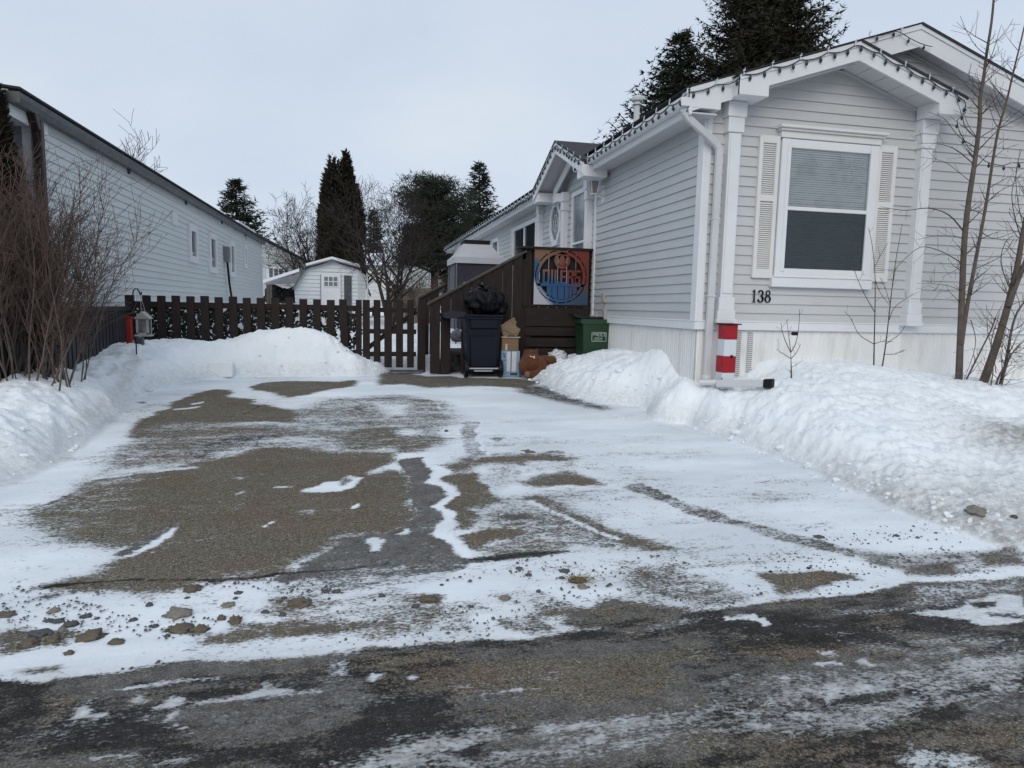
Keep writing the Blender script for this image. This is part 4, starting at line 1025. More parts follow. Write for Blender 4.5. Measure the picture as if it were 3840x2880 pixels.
def ring(mb, r0, r1, x0, x1):
    for k in range(8):
        a, b = o8[k], o8[(k + 1) % 8]
        P = [(cy_ + a[0] * ry * r, cz_ + a[1] * rz * r) for r in (r0, r1)]; Q = [(cy_ + b[0] * ry * r, cz_ + b[1] * rz * r) for r in (r0, r1)]
        mb.prism([(x0, *P[0]), (x0, *P[1]), (x0, *Q[1]), (x0, *Q[0])], (x1 - x0, 0, 0))
ring(mb, .78, 1.05, SX - .05, SX)
ow = home.part('octagon_window', mb, M_WHITE, label='octagonal window with leaded glass')
mb = MB(); mb.prism([(SX - .03, cy_ + a * ry * .8, cz_ + b * rz * .8) for a, b in o8], (.02, 0, 0)); home.part('pane', mb, M_PANEL, ow)
mb = MB()
for k in range(8):
    a = o8[k]; mb.tube([(SX - .034, cy_ + a[0] * ry * .8, cz_ + a[1] * rz * .8), (SX - .034, cy_, cz_)], .0028, 4)
ring(mb, .38, .405, SX - .036, SX - .03); home.part('leading', mb, M_WHITE, ow)
# wall lantern near the corner of the long wall
lp = onX(2262, 690, 3.36)
mb = MB(); c = Vector((3.33, 9.62, lp.z))
mb.box(SX - .012, SX, c.y - .06, c.y + .06, c.z - .22, c.z + .04, .006); mb.tube([(SX - .01, c.y, c.z - .14), (3.40, c.y, c.z - .12), (3.345, c.y, c.z - .09)], .012, 8)
for k in range(4):
    a = R(45 + 90 * k); mb.tube([(c.x + .05 * math.cos(a), c.y + .05 * math.sin(a), c.z - .09), (c.x + .088 * math.cos(a), c.y + .088 * math.sin(a), c.z + .09)], .007, 5)
mb.box(c.x - .07, c.x + .07, c.y - .07, c.y + .07, c.z + .085, c.z + .10, .003); mb.box(c.x - .045, c.x + .045, c.y - .045, c.y + .045, c.z - .10, c.z - .085, .003); mb.lathe((c.x, c.y, c.z + .1), [(.06, 0), (.05, .03), (.02, .05), (.01, .06)], 10)
wl = home.part('wall_lantern', mb, M_WHITE)
mb = MB(); mb.lathe((c.x, c.y, c.z - .085), [(.045, 0), (.075, .165)], 4); home.part('lamp_glass', mb, mat('frosted lamp glass', (.25, .24, .22), .2), wl)
# outdoor tap and cable box near the deck
mb = MB(); p = onX(2268, 1130, SX)
mb.box(SX - .04, SX, p.y - .05, p.y + .05, p.z - .02, p.z + .12, .01); mb.tube([(SX - .02, p.y, p.z), (SX - .03, p.y + .01, p.z - .12)], .01, 6); mb.box(SX - .06, SX, p.y - .16, p.y - .06, p.z - .28, p.z - .12, .01)
mb.tube([(SX - .04, p.y + .06, p.z - .15), (SX - .10, p.y + .05, p.z - .16), (SX - .12, p.y + .02, p.z - .22), (SX - .05, p.y - .02, p.z - .30)], .012, 6)
home.part('utility_box', mb, mat('weathered utility box', (.35, .33, .30), .6))

# ------------------------------------------------------------------ neighbour's white house on the left
LX, LY0, LY1 = -3.29, 8.26, 25.6
lh = Thing('mobile_home', 'long white sided mobile home with a dark gutter left of the driveway', 'mobile home', (-5, 8.3, .5))
mb = MB(); siding(mb, (LX, 0, 0), (0, 1, 0), (1, 0, 0), (.85, 3.28, lambda a, b: (LY0, LY1)), .1016)
mb.box(LX - .1, LX, LY0, LY1, .5, 3.3); lh.part('side_wall', mb, M_SIDEW)
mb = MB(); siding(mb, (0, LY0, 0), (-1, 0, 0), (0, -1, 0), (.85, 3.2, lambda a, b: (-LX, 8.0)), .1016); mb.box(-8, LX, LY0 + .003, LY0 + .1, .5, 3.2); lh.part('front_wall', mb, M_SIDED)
mb = MB(); mb.box(LX - .10, LX + .012, LY0 - .02, LY0 + .0, .8, 3.2, .004); mb.box(LX + .0, LX + .014, LY0 - .02, LY0 + .04, .8, 3.2, .004); lh.part('corner_board', mb, M_WHITE); mb = MB(); mb.box(LX - .02, LX + .012, LY1 - .06, LY1 + .02, .8, 3.3, .004)
lh.part('corner_board', mb, M_WHITE)
mb = MB(); LS = .12
mb.prism([(LX + .13, 7.70, 3.385), (LX + .13, LY1 + .1, 3.56), (-5.9, LY1 + .1, 3.9), (-5.9, 7.70, 3.60)], (0, 0, .022)); lroof = lh.part('roof', mb, M_SHING)
mb = MB(); mb.prism([(LX + .02, 7.72, 3.38), (-5.9, 7.72, 3.59), (-5.9, 7.72, 3.34), (LX + .02, 7.72, 3.14)], (0, .025, 0)); mb.prism([(LX + .02, 7.705, 3.376), (-5.9, 7.705, 3.586), (-5.9, 7.705, 3.536), (LX + .02, 7.705, 3.326)], (0, .012, 0)); mb.box(LX - .0, LX + .022, 7.745, LY0 + .3, 3.14, 3.35)
lh.part('gable_fascia', mb, M_WHITE)
mb = MB(); mb.prism([(LX + .02, 7.745, 3.145), (-5.9, 7.745, 3.34), (-5.9, LY0 + .02, 3.34), (LX + .02, LY0 + .02, 3.145)], (0, 0, .012)); lh.part('soffit', mb, M_SOFF)
mb = MB(); mb.prism([(LX, LY0 + .3, 3.165), (LX, LY1, 3.265), (LX, LY1, 3.50), (LX, LY0 + .3, 3.36)], (.018, 0, 0))
lh.part('eave_fascia', mb, mat('stained white fascia', (.50, .52, .52), .6, .1, 3, dirt=(.07, .065, .06), dirt_amt=.8, dscale=3, stretch=(1, .3, 2.5)))
mb = MB(); g0, g1 = 7.66, LY1 + .05
z0, z1 = 3.25, 3.38
P0 = [(LX + .024, z0 + .105), (LX + .024, z0), (LX + .10, z0), (LX + .135, z0 + .05), (LX + .14, z0 + .10), (LX + .128, z0 + .10), (LX + .12, z0 + .05), (LX + .09, z0 + .012), (LX + .035, z0 + .012), (LX + .035, z0 + .105)]
A = [(x, g0, z) for x, z in P0]; n_ = len(A); B_ = [(x, g1, z + .155) for x, z in P0]
mb.add(A + B_, [tuple(range(n_)), tuple(range(n_, 2 * n_))[::-1]] + [((i + 1) % n_, i, n_ + i, n_ + (i + 1) % n_) for i in range(n_)]); mb.box(LX + .02, LX + .14, g0 - .004, g0, z0, z0 + .10)
lh.part('gutter', mb, M_GUTG)
for y in (11.2, 14.6, 18.2, 21.8):
    mb = MB(); mb.box(LX + .018, LX + .05, y, y + .06, 3.19 + (y - 7.7) * .0086, 3.26 + (y - 7.7) * .0086); lh.part('gutter_bracket', mb, M_GUTG)
mb = MB(); mb.obox((LX + .06, LY0 - .05, 1.97), (.10, .08, 2.50), b=.01); mb.obox((LX + .06, LY0 - .14, 3.21), (.09, .07, .22), (1, 0, 0), (0, -.6, 1), .01)
lh.part('downspout', mb, mat('dark brown downspout', (.030, .020, .020), .45, .2, 6))
for (x, ya, yb2, p_t, p_b) in ((0, 0, 0, (647, 797), (647, 843)),):
    t, b = onX(*p_t, LX), onX(*p_b, LX); mb = MB(); mb.box(LX, LX + .04, t.y - .15, t.y + .2, b.z, t.z, .005); lh.part('wall_vent', mb, M_WHITE)
def lwin(pl, pr, ptop, pbot, label):
    a, b = onX(pl, ptop, LX), onX(pr, ptop, LX); lo = onX(pl, pbot, LX)
    window(lh, None, 'window', (LX, a.y, lo.z), (0, 1, 0), (1, 0, 0), b.y - a.y, a.z - lo.z, .13, .06, label=label, glass=M_PANE2)
lwin(700, 730, 835, 980, 'side window nearest the road'); lwin(777, 803, 868, 1020, None); lwin(855, 873, 900, 1036, None); lwin(910, 920, 915, 1003, None)
t = onX(838, 925, LX); mb = MB(); mb.box(LX, LX + .14, t.y - .12, t.y + .14, t.z - .38, t.z, .01); mt = lh.part('electric_meter', mb, mat('grey metal box', (.18, .18, .18), .4))
mb = MB(); mb.tube([(LX + .08, t.y, t.z - .38), (LX + .10, t.y + .1, t.z - .9), (LX + .12, t.y + .5, t.z - 1.6), (LX + .1, t.y + .6, .5)], .028, 7); lh.part('cable', mb, M_BLACK, mt)
mb = MB(); mb.prism([(LX + .05, 20.6, 3.555), (LX + .05, 23.8, 3.575), (-4.1, 23.6, 3.67), (-4.1, 20.9, 3.65)], (0, 0, .09)); lh.part('roof_snow', mb, M_SNOW, lroof)
mb = MB(); p = onX(684, 690, -3.6); mb.lathe((-3.6, p.y, 3.4), [(.05, 0), (.05, .25), (.07, .26), (.07, .31)], 10); lh.part('roof_vent', mb, M_BLACK, lroof)
# ------------------------------------------------------------------ picket fence, gate and side fence
FNY = 10.4
FTZ = onY(760, 1110, FNY).z
M_LEAF = mat('dark plastic leaves', (.008, .010, .007), .6, .5, 30)
fence = Thing('picket_fence', 'dark brown picket fence backed with black leafy netting', 'fence', (-1.5, FNY, .5))
PK = [(472, 502), (534, 566), (589, 621), (644, 676), (699, 730), (752, 784), (805, 836), (859, 890), (911, 941), (963, 994), (1017, 1048), (1070, 1100), (1122, 1152), (1174, 1202), (1225, 1255), (1275, 1304), (1334, 1356)]
def picket(th, a, b, y, z0, z1, d=.02, tilt=0.0):
    mb = MB(); x0, x1 = onY(a, 1140, y).x, onY(b, 1140, y).x
    mb.obox(((x0 + x1) / 2, y, (z0 + z1) / 2), (x1 - x0, d, z1 - z0), (1, random.uniform(-.02, .02), tilt), (tilt, random.uniform(-.006, .006), 1), .003)
    return th.part('picket', mb, M_DARKW)
for i, (a, b) in enumerate(PK): picket(fence, a, b, FNY, .45, FTZ + random.uniform(-.012, .012) - (0 if i < 14 else .01), .09 if i in (0, 16) else .02, -.03 if (a == 1275) else random.uniform(-.004, .004))
xl, xr = onY(470, 1140, FNY).x, onY(1356, 1140, FNY).x
mb = MB(); mb.box(xl, xr, FNY + .012, FNY + .05, FTZ - .17, FTZ - .09, .004); mb.box(xl, xr, FNY + .012, FNY + .05, .62, .70, .004); fence.part('rail', mb, M_DARKH)
mb = MB()
for k in range(9500):
    x = random.uniform(xl, xr); z = random.uniform(.5, FTZ - .12)
    if mnoise.noise(Vector((x * 9, z * 9, 3))) > .22 + (.35 * (x < -1.9)) + .1 * (x < -1.0): continue
    s = random.uniform(.015, .034); a = random.uniform(0, 6.28); t = random.uniform(-.6, .6)
    u = Vector((math.cos(a), t * .4, math.sin(a))); v = Vector((-math.sin(a), .3 * t, math.cos(a))); c = Vector((x, FNY + .07 + random.uniform(0, .035), z))
    mb.face([c - u * s, c - v * s * .55, c + u * s, c + v * s * .55])
fence.part('leaf_netting', mb, M_LEAF)

gate = Thing('garden_gate', 'dark brown picket gate with a diagonal brace at the driveway end', 'gate', (.5, FNY, .45))
GP = [(1360, 1387), (1401, 1427), (1441, 1470), (1485, 1512), (1527, 1553)]
for a, b in GP: picket(gate, a, b, FNY, .46, onY(a, 1124, FNY).z)
mb = MB(); x0, x1 = onY(1360, 1140, FNY).x, onY(1562, 1140, FNY).x
for z in (.66, 1.0, 1.32): mb.box(x0, x1, FNY + .012, FNY + .045, z - .035, z + .035, .003)
gate.part('rail', mb, M_DARKH)
mb = MB(); mb.obox(((x0 + x1) / 2, FNY + .055, 1.0), (math.hypot(x1 - x0, .62), .02, .07), (x1 - x0, 0, .62), (-.62, 0, x1 - x0), .003); gate.part('brace', mb, M_DARKW)
mb = MB(); a, b = onY(1567, 1140, FNY).x, onY(1596, 1140, FNY).x; mb.box(a, b, FNY - .03, FNY + .06, .38, onY(1580, 1126, FNY).z, .004); gate.part('post', mb, M_DARKW)
# threshold boards on the ground under the gate
mb = MB(); mb.box(x0 - .05, x1 + .1, 10.22, 10.36, .40, .43, .004); mb.box(x0 - .02, x1 + .05, 10.08, 10.20, .40, .418, .004)
single('threshold_board', 'flat weathered boards on the ground under the garden gate', 'board', mb, mat('weathered grey boards', (.06, .06, .068), .7, .3, 10, .2, dirt=(.5, .52, .55), dirt_amt=.6), (.5, 10.2, .4))

sf = Thing('board_fence', 'dark vertical board fence running from the bare shrub to the red post', 'fence', (-3.05, 9, .6))
ftop = onX(240, 1150, -3.08).z
y = 6.6; k = 0
mb = MB()
M_SLAT = mat('charcoal fence boards', (.034, .033, .036), .6, .25, 8, .2, 60, stretch=(3, 3, .4), dirt=(.05, .05, .055), dirt_amt=.6)
while y < 10.36:
    mb = MB(); mb.box(-3.09, -3.065, y, y + .082, .42, ftop - .06, .003); sf.part('slat', mb, M_SLAT); y += .118
mb = MB(); mb.box(-3.13, -3.10, 6.5, 10.36, .42, ftop - .07); sf.part('dark_backing', mb, M_BLACK)  # one black sheet behind the slats, so the gaps come out dark
mb = MB(); mb.box(-3.14, -3.05, 6.5, 10.38, ftop - .06, ftop, .004); sf.part('top_rail', mb, M_SLAT)

# ------------------------------------------------------------------ deck with stairs
DY = 10.0
deck = Thing('wooden_deck', 'dark brown wooden deck with stairs and sloping handrails beside the grey house', 'deck', (2.6, DY, .4))
capz = onY(2110, 930, DY).z
xL, xR = onY(1958, 1000, DY).x, onY(2236, 1000, DY).x
sx0 = 1.05
def p_at(px, y=1140, Y=DY): return onY(px, y, Y).x
mb = MB(); mb.box(xL - .07, xR + .07, DY - .09, DY + .07, capz - .035, capz, .005); deck.part('rail_cap', mb, M_DARKH)
for a, b in ((1953, 1990), (2216, 2238)):
    mb = MB(); mb.box(p_at(a), p_at(b), DY - .02, DY + .07, .4, capz - .035, .005); deck.part('post', mb, M_DARKW)
zz = [onY(2100, y, DY).z for y in (1146, 1152, 1224, 1226, 1259, 1267, 1301, 1306, 1345)]
for z1, z0 in ((zz[0] + .012, zz[1]), (zz[1] - .008, zz[2]), (zz[3] - .004, zz[4]), (zz[5], zz[6]), (zz[7], zz[8]), (zz[8] - .02, zz[8] - .15)):
    mb = MB(); mb.box(xL + .05 + (0 if z1 != zz[0] + .012 else -.04), xR - .0, DY - .035 - random.uniform(0, .008), DY - .01, z0, z1, .003); deck.part('skirt_board', mb, M_DARKH)
x = xL + .14; 
while x < xR - .1:
    mb = MB(); mb.box(x, x + .13, DY + .02, DY + .04, 1.2, capz - .04, .003); deck.part('rail_board', mb, M_DARKW); x += .142
mb = MB(); mb.box(2.42, SX - .03, DY + .02, 13.2, 1.14, 1.19); mb.box(2.42, SX - .03, DY + .06, DY + .1, .4, 1.14); mb.box(2.42, 2.45, DY + .02, 13.2, .4, 1.14); deck.part('deck_floor', mb, M_DARKH)
rt, rb = onY(1972, 938, DY), onY(1608, 1133, DY)
def railing(Y, a, b, x_first, x_last, zlow, skip=(), short=()):
    sl = (a.z - b.z) / (a.x - b.x)
    mb = MB()
    for dy in (-.07, .015): mb.prism([(b.x - .02, Y + dy, b.z - .02 * sl), (a.x, Y + dy, a.z), (a.x, Y + dy, a.z - .035), (b.x - .02, Y + dy, b.z - .02 * sl - .035)], (0, .07, 0))
    mb.prism([(b.x, Y - .02, b.z - .03), (a.x, Y - .02, a.z - .03), (a.x, Y - .02, a.z - .12), (b.x, Y - .02, b.z - .12)], (0, .03, 0))
    deck.part('handrail', mb, mat('worn handrail', (.045, .040, .034), .6, .35, 10, .2, stretch=(.5, 2, 2)))
    x = x_first; k = 0
    while x < x_last:
        if k not in skip:
            z1 = b.z + (x - b.x) * sl - .04; w_ = .143; zl = 1.22 if k in short else zlow
            mb = MB(); d = random.uniform(0, .006)
            mb.prism([(x, Y - .045 - d, zl), (x + w_, Y - .045 - d, zl), (x + w_, Y - .045 - d, z1 + w_ * sl), (x, Y - .045 - d, z1)], (0, .022, 0)); deck.part('baluster_board', mb, M_DARKW)
        x += .152; k += 1
railing(DY, rt, rb, rb.x + .02, rt.x - .06, .41, short=(2,))
a2, b2 = onY(1760, 990, 11.1), onY(1570, 1113, 11.1)
railing(11.1, Vector((b2.x + .42, 11.1, b2.z + .42 * (rt.z - rb.z) / (rt.x - rb.x))), b2, b2.x + .02, b2.x + .3, .41)
mb = MB(); q_ = onY(1669, 1034, 11.15); mb.box(q_.x - .035, q_.x + .035, 11.1, 11.18, .4, q_.z, .004); mb.box(q_.x - .05, q_.x + .05, 11.08, 11.2, q_.z, q_.z + .025, .003); mb.box(q_.x - .22, q_.x - .05, 11.1, 11.15, q_.z - .06, q_.z - .03); deck.part('post', mb, M_DARKW)
for k in range(5):
    mb = MB(); x = 1.12 + k * .26; z = .4 + .16 * (k + 1); mb.box(x, x + .28, DY + .0, 11.05, z - .04, z, .004); mb.box(x + .02, x + .04, DY + .02, 11.03, z - .16, z - .04); deck.part('step', mb, M_DARKH)

# ------------------------------------------------------------------ painted hockey sign on the deck rail
s0, s1_ = onY(1999, 1141, DY - .06), onY(2211, 935, DY - .06)
sW = .84; sH = s1_.z - s0.z
s0.x = onY(2003, 1040, DY - .06).x; sW = onY(2207, 1040, DY - .06).x - s0.x
def sign_paint():
    m, nt, bs = new_mat('sprayed sign paint')
    tc = nt.add('ShaderNodeTexCoord').outputs['Object']
    sx = nt.add('ShaderNodeSeparateXYZ'); nt.link(tc, sx.inputs[0])
    wn = nt.math('MULTIPLY', nt.math('SUBTRACT', nt.noise(tc, 4.5, 4, .6), .5), .35)
    u = nt.math('ADD', nt.math('DIVIDE', sx.outputs[0], sW), wn); v = nt.math('ADD', nt.math('DIVIDE', sx.outputs[2], sH), nt.math('MULTIPLY', wn, -.8))
    tan, red, blue, white, slate = (.17, .095, .052), (.15, .026, .016), (.016, .070, .17), (.40, .41, .45), (.035, .065, .11)
    c = nt.mix(nt.rng(u, .25, .62), tan, red)
    c = nt.mix(nt.rng(nt.math('ADD', v, nt.math('MULTIPLY', u, .25)), .66, .52), c, nt.mix(nt.rng(u, .55, .95), blue, (.075, .055, .05)))
    c = nt.mix(nt.math('MULTIPLY', nt.rng(u, .14, .04), nt.rng(v, .82, .76)), c, blue)
    c = nt.mix(nt.math('MULTIPLY', nt.rng(u, .6, .8), nt.rng(v, .26, .16)), c, slate)
    d = nt.math('ADD', nt.math('MULTIPLY', u, 1.15), nt.math('MULTIPLY', v, .9))
    c = nt.mix(nt.rng(d, .46, .30), c, white)
    c = nt.mix(nt.math('MULTIPLY', nt.rng(u, .70, .80), nt.rng(v, .50, .60)), c, red)
    nt.link(c, bs.inputs['Base Color']); bs.inputs['Roughness'].default_value = .35
    return m
M_SIGN = sign_paint()
sign = Thing('team_sign', 'square orange and blue hockey team sign reading OILERS on the deck rail', 'sign', s0)
def sp(u, v, y=0): return (s0.x + u * sW, s0.y + y, s0.z + v * sH)
CX_, CZ_ = .49, .50
mb = MB(); nseg = 64
def sq(a):
    c, s = math.cos(a), math.sin(a); k = 1e9
    if c > 1e-9: k = min(k, (1 - CX_) / c)
    if c < -1e-9: k = min(k, -CX_ / c)
    if s > 1e-9: k = min(k, (1 - CZ_) / s)
    if s < -1e-9: k = min(k, -CZ_ / s)
    return CX_ + c * k, CZ_ + s * k
angs = sorted([2 * math.pi * k / nseg for k in range(nseg)] + [math.atan2(b - CZ_, a - CX_) % (2 * math.pi) for a, b in ((0, 0), (1, 0), (1, 1), (0, 1))])
for i in range(len(angs)):
    a, b = angs[i], angs[(i + 1) % len(angs)]
    if b < a: b += 2 * math.pi
    pa, pb = sq(a), sq(b % (2 * math.pi)); r_ = .474
    ca, cb = (CX_ + r_ * math.cos(a), CZ_ + r_ * math.sin(a)), (CX_ + r_ * math.cos(b), CZ_ + r_ * math.sin(b))
    mb.prism([sp(*ca), sp(*cb), sp(*pb), sp(*pa)][::-1], (0, .006, 0))
for a in (90, 205, -62, 0, 148, 38): 
    a = R(a); c, s = math.cos(a), math.sin(a); w_ = .018
    mb.prism([sp(CX_ + .452 * c - w_ * s, CZ_ + .452 * s + w_ * c), sp(CX_ + .452 * c + w_ * s, CZ_ + .452 * s - w_ * c), sp(CX_ + .477 * c + w_ * s, CZ_ + .477 * s - w_ * c), sp(CX_ + .477 * c - w_ * s, CZ_ + .477 * s + w_ * c)], (0, .006, 0))
sign.part('panel', mb, M_SIGN)
def annulus(mb, cx, cz, r0, r1, n=56, a0=0, a1=360):
    for i in range(n):
        a, b = R(a0 + (a1 - a0) * i / n), R(a0 + (a1 - a0) * (i + 1) / n)
        mb.prism([sp(cx + r0 * math.cos(a), cz + r0 * math.sin(a)), sp(cx + r0 * math.cos(b), cz + r0 * math.sin(b)), sp(cx + r1 * math.cos(b), cz + r1 * math.sin(b)), sp(cx + r1 * math.cos(a), cz + r1 * math.sin(a))][::-1], (0, .006, 0))
mb = MB(); annulus(mb, CX_, CZ_, .40, .455); sign.part('ring', mb, M_SIGN)
mb = MB(); annulus(mb, .505, .785, .10, .145, 36); sign.part('drop_ring', mb, M_SIGN)
mb = MB(); P_ = []
for i in range(25):
    a = R(-235 + 290 * i / 24); P_.append((.505 + .072 * math.cos(a), .765 + .072 * math.sin(a)))
P_.append((.52, .90)); P_.append((.49, .90)); mb.prism([sp(*p) for p in P_][::-1], (0, .006, 0)); sign.part('oil_drop', mb, M_SIGN)
mb = MB()
def rc(a, b, c, d): mb.prism([sp(a, c), sp(b, c), sp(b, d), sp(a, d)], (0, .006, 0))
rc(.06, .92, .325, .372)
cols = [(.235, .325), (.335, .43), (.442, .555), (.565, .64), (.65, .70), (.71, .79)]
for a, b in cols:
    m_ = (a + b) / 2; bot = CZ_ - math.sqrt(max(0, .405 ** 2 - (m_ - CX_) ** 2)) ; rc(a, b, bot, .33)
sign.part('drip_bars', mb, M_SIGN)
LET = {'O': [(0, .3, 0, 1), (.7, 1, 0, 1), (.3, .7, .86, 1), (.3, .7, 0, .12)], 'I': [(.25, .75, 0, 1)], 'L': [(0, .34, 0, 1), (.34, 1, 0, .16)], 'E': [(0, .36, 0, 1), (.36, 1, .85, 1), (.36, .85, .44, .58), (.36, 1, 0, .15)],
       'R': [(0, .32, 0, 1), (.32, .7, .86, 1), (.68, 1, .56, .98), (.32, .75, .44, .57), (.64, .96, 0, .44)], 'S': [(0, 1, .86, 1), (0, .34, .5, .88), (0, 1, .43, .57), (.66, 1, .12, .47), (0, 1, 0, .14)]}
x = .155
for ch, w_ in (('O', .125), ('I', .075), ('L', .095), ('E', .115), ('R', .13), ('S', .12)):
    mb = MB()
    for a, b, c, d in LET[ch]: rc(x + a * w_, x + b * w_, .37 + c * .25, .37 + d * .25)
    sign.part('letter', mb, M_SIGN); x += w_ + .008

# ------------------------------------------------------------------ wheeled bin with bag, cartons, bear
BY = 9.50; gz = G0(BY)
xa, xb = p_at(1740, 1300, BY), p_at(1887, 1300, BY); ztop = onY(1815, 1174, BY).z
wb = Thing('wheelie_bin', 'dark blue wheeled waste bin with open lid topped by a black bag', 'waste bin', ((xa + xb) / 2, BY, gz))
def taper(mb, xa, xb, ya, yb_, z0, z1, k, b=0):
    cx_, cy2 = (xa + xb) / 2, (ya + yb_) / 2
    lo = [(cx_ + (x - cx_) * k, cy2 + (y - cy2) * k, z0) for x, y in ((xa, ya), (xb, ya), (xb, yb_), (xa, yb_))]
    mb.hexa(lo + [(xa, ya, z1), (xb, ya, z1), (xb, yb_, z1), (xa, yb_, z1)])
M_NAVY = mat('dark navy bin plastic', (.0025, .0045, .012), .42, .15, 5, .1, 80, dirt=(.012, .013, .018), dirt_amt=.4, spec=.25)
mb = MB(); i_ = .03
taper(mb, xa + i_, xb - i_, BY, BY + .52, gz + .07, ztop - .05, .84)
taper(mb, xa + i_ + .06, xb - i_ - .06, BY - .022, BY + .1, gz + .16, gz + .58, .92); mb.box(xa + .08, xb - .08, BY - .02, BY + .03, ztop - .22, ztop - .07, .012)
wb.part('body', mb, M_NAVY)
mb = MB(); mb.box(xa, xb, BY - .03, BY + .56, ztop - .06, ztop - .02, .01); mb.box(xa + .015, xb - .015, BY - .04, BY + .55, ztop - .09, ztop - .06, .006); wb.part('rim', mb, M_NAVY)
mb = MB(); la, lb = onY(1661, 1176, BY + .1), onY(1742, 1160, BY + .1)
mb.prism([(la.x, BY, la.z), (la.x + .09, BY - .0, la.z + .045), (xa + .02, BY, ztop + .01), (xa + .02, BY, ztop - .05), (la.x + .1, BY, la.z - .07), (la.x, BY, la.z - .05)], (0, .5, 0)); wb.part('lid', mb, mat('black bin lid', (.010, .011, .016), .35, .2))
for x in (xa + .035, xb - .035):
    mb = MB(); mb.lathe((x - .03, BY + .02, gz + .125), [(.05, 0), (.12, .004), (.125, .015), (.125, .045), (.12, .056), (.05, .06)], 20, (1, 0, 0)); wb.part('wheel', mb, M_BLACK)
mb = MB(); mb.tube([(xa + .04, BY + .02, gz + .125), (xb - .04, BY + .02, gz + .125)], .012, 8); mb.box(xa + .15, xb - .15, BY + .005, BY + .02, gz + .085, gz + .098); wb.part('axle', mb, M_METAL)
bagm, bnt, bbs = new_mat('black bin liner'); bbs.inputs['Base Color'].default_value = (.008, .008, .011, 1); bbs.inputs['Roughness'].default_value = .33; bbs.inputs['Specular IOR Level'].default_value = .22
btc = bnt.add('ShaderNodeTexCoord').outputs['Object']; bnt.link(bnt.bump(bnt.noise(btc, 16, 6, .6, 1.5), .9, .03), bbs.inputs['Normal'])
bnt.link(bnt.mix(bnt.rng(bnt.noise(btc, 12, 5), .45, .6), (.003, .003, .004), (.010, .009, .013)), bbs.inputs['Base Color'])
c = onY(1815, 1120, BY + .2)
mb = MB()
def pleat(d):
    a = math.atan2(d.y, d.x); return 1 + .07 * math.sin(a * 9 + 2 * d.z) * (1 - abs(d.z) * .3) + .05 * math.sin(a * 17 + 1.3)
mb.blob((c.x + .01, c.y, c.z - .03), (.27, .25, .19), 4, .13, 2.2, 60, 30, fn=pleat)
knot = Vector((c.x - .02, c.y - .12, c.z + .12))
for k in range(9):
    a = k * .7; d = Vector((math.cos(a) * .11, -.03 + math.sin(a) * .06, .05 + .05 * math.sin(a * 2.1)))
    n_ = d.cross(Vector((0, 0, 1))).normalized() * .03
    mb.face([knot, knot + d * .6 - n_, knot + d, knot + d * .7 + n_])
single('bin_bag', 'black plastic bag knotted on top of the blue bin', 'bin bag', mb, bagm, (c.x, c.y, ztop), smooth=True)
mb = MB(); c2 = onY(1868, 1150, BY + .25); mb.blob((c2.x, c2.y, c2.z - .02), (.13, .14, .10), 7, .2, 2.5, 36, 18, fn=pleat)
single('bin_bag', 'small black bag squeezed behind the knotted bag at the bin rim', 'bin bag', mb, bagm, (c2.x, c2.y, ztop), smooth=True)

def carton(name, label, px0, px1, y0, y1, Y, d, m_, rot=0.0, extra=None, zb=None):
    a, b = onY(px0, y1, Y), onY(px1, y1, Y); t = onY((px0 + px1) / 2, y0, Y).z; z0 = a.z if zb is None else zb
    th = Thing(name, label, 'box', ((a.x + b.x) / 2, Y, z0))
    mb = MB(); mb.obox(((a.x + b.x) / 2, Y + d / 2, (z0 + t) / 2), (b.x - a.x, d, t - z0), (1, 0, rot), (-rot, 0, 1), .004); th.part('carton_body', mb, m_)
    return th, a, b, z0, t
M_CARD = mat('brown cardboard', (.185, .115, .062), .8, .1, 6, dirt=(.12, .07, .04), dirt_amt=.4)
M_CARD2 = mat('pale crumpled cardboard', (.20, .14, .085), .8, .12, 6)
cy = 9.55
th, a, b, z0, t = carton('carton', 'white and light blue carton standing on the ground beside the blue bin', 1880, 1948, 1316, 1411, cy, .34, mat('light blue carton', (.20, .30, .40), .5, .1, 4, dirt=(.40, .44, .48), dirt_amt=.6), zb=G0(cy))
mb = MB(); w_ = b.x - a.x
mb.box(a.x + w_ * .28, a.x + w_ * .49, cy - .003, cy, z0 + .08, t - .01); mb.box(a.x + w_ * .55, a.x + w_ * .80, cy - .003, cy, z0 + .08, t - .01); th.part('white_panel', mb, mat('white print', (.55, .56, .60), .5))
mb = MB(); mb.box(a.x + w_ * .5, a.x + w_ * .53, cy - .004, cy, z0 + .07, t); mb.box(a.x + w_ * .48, a.x + w_ * .88, cy - .004, cy, z0 + .025, z0 + .06); 
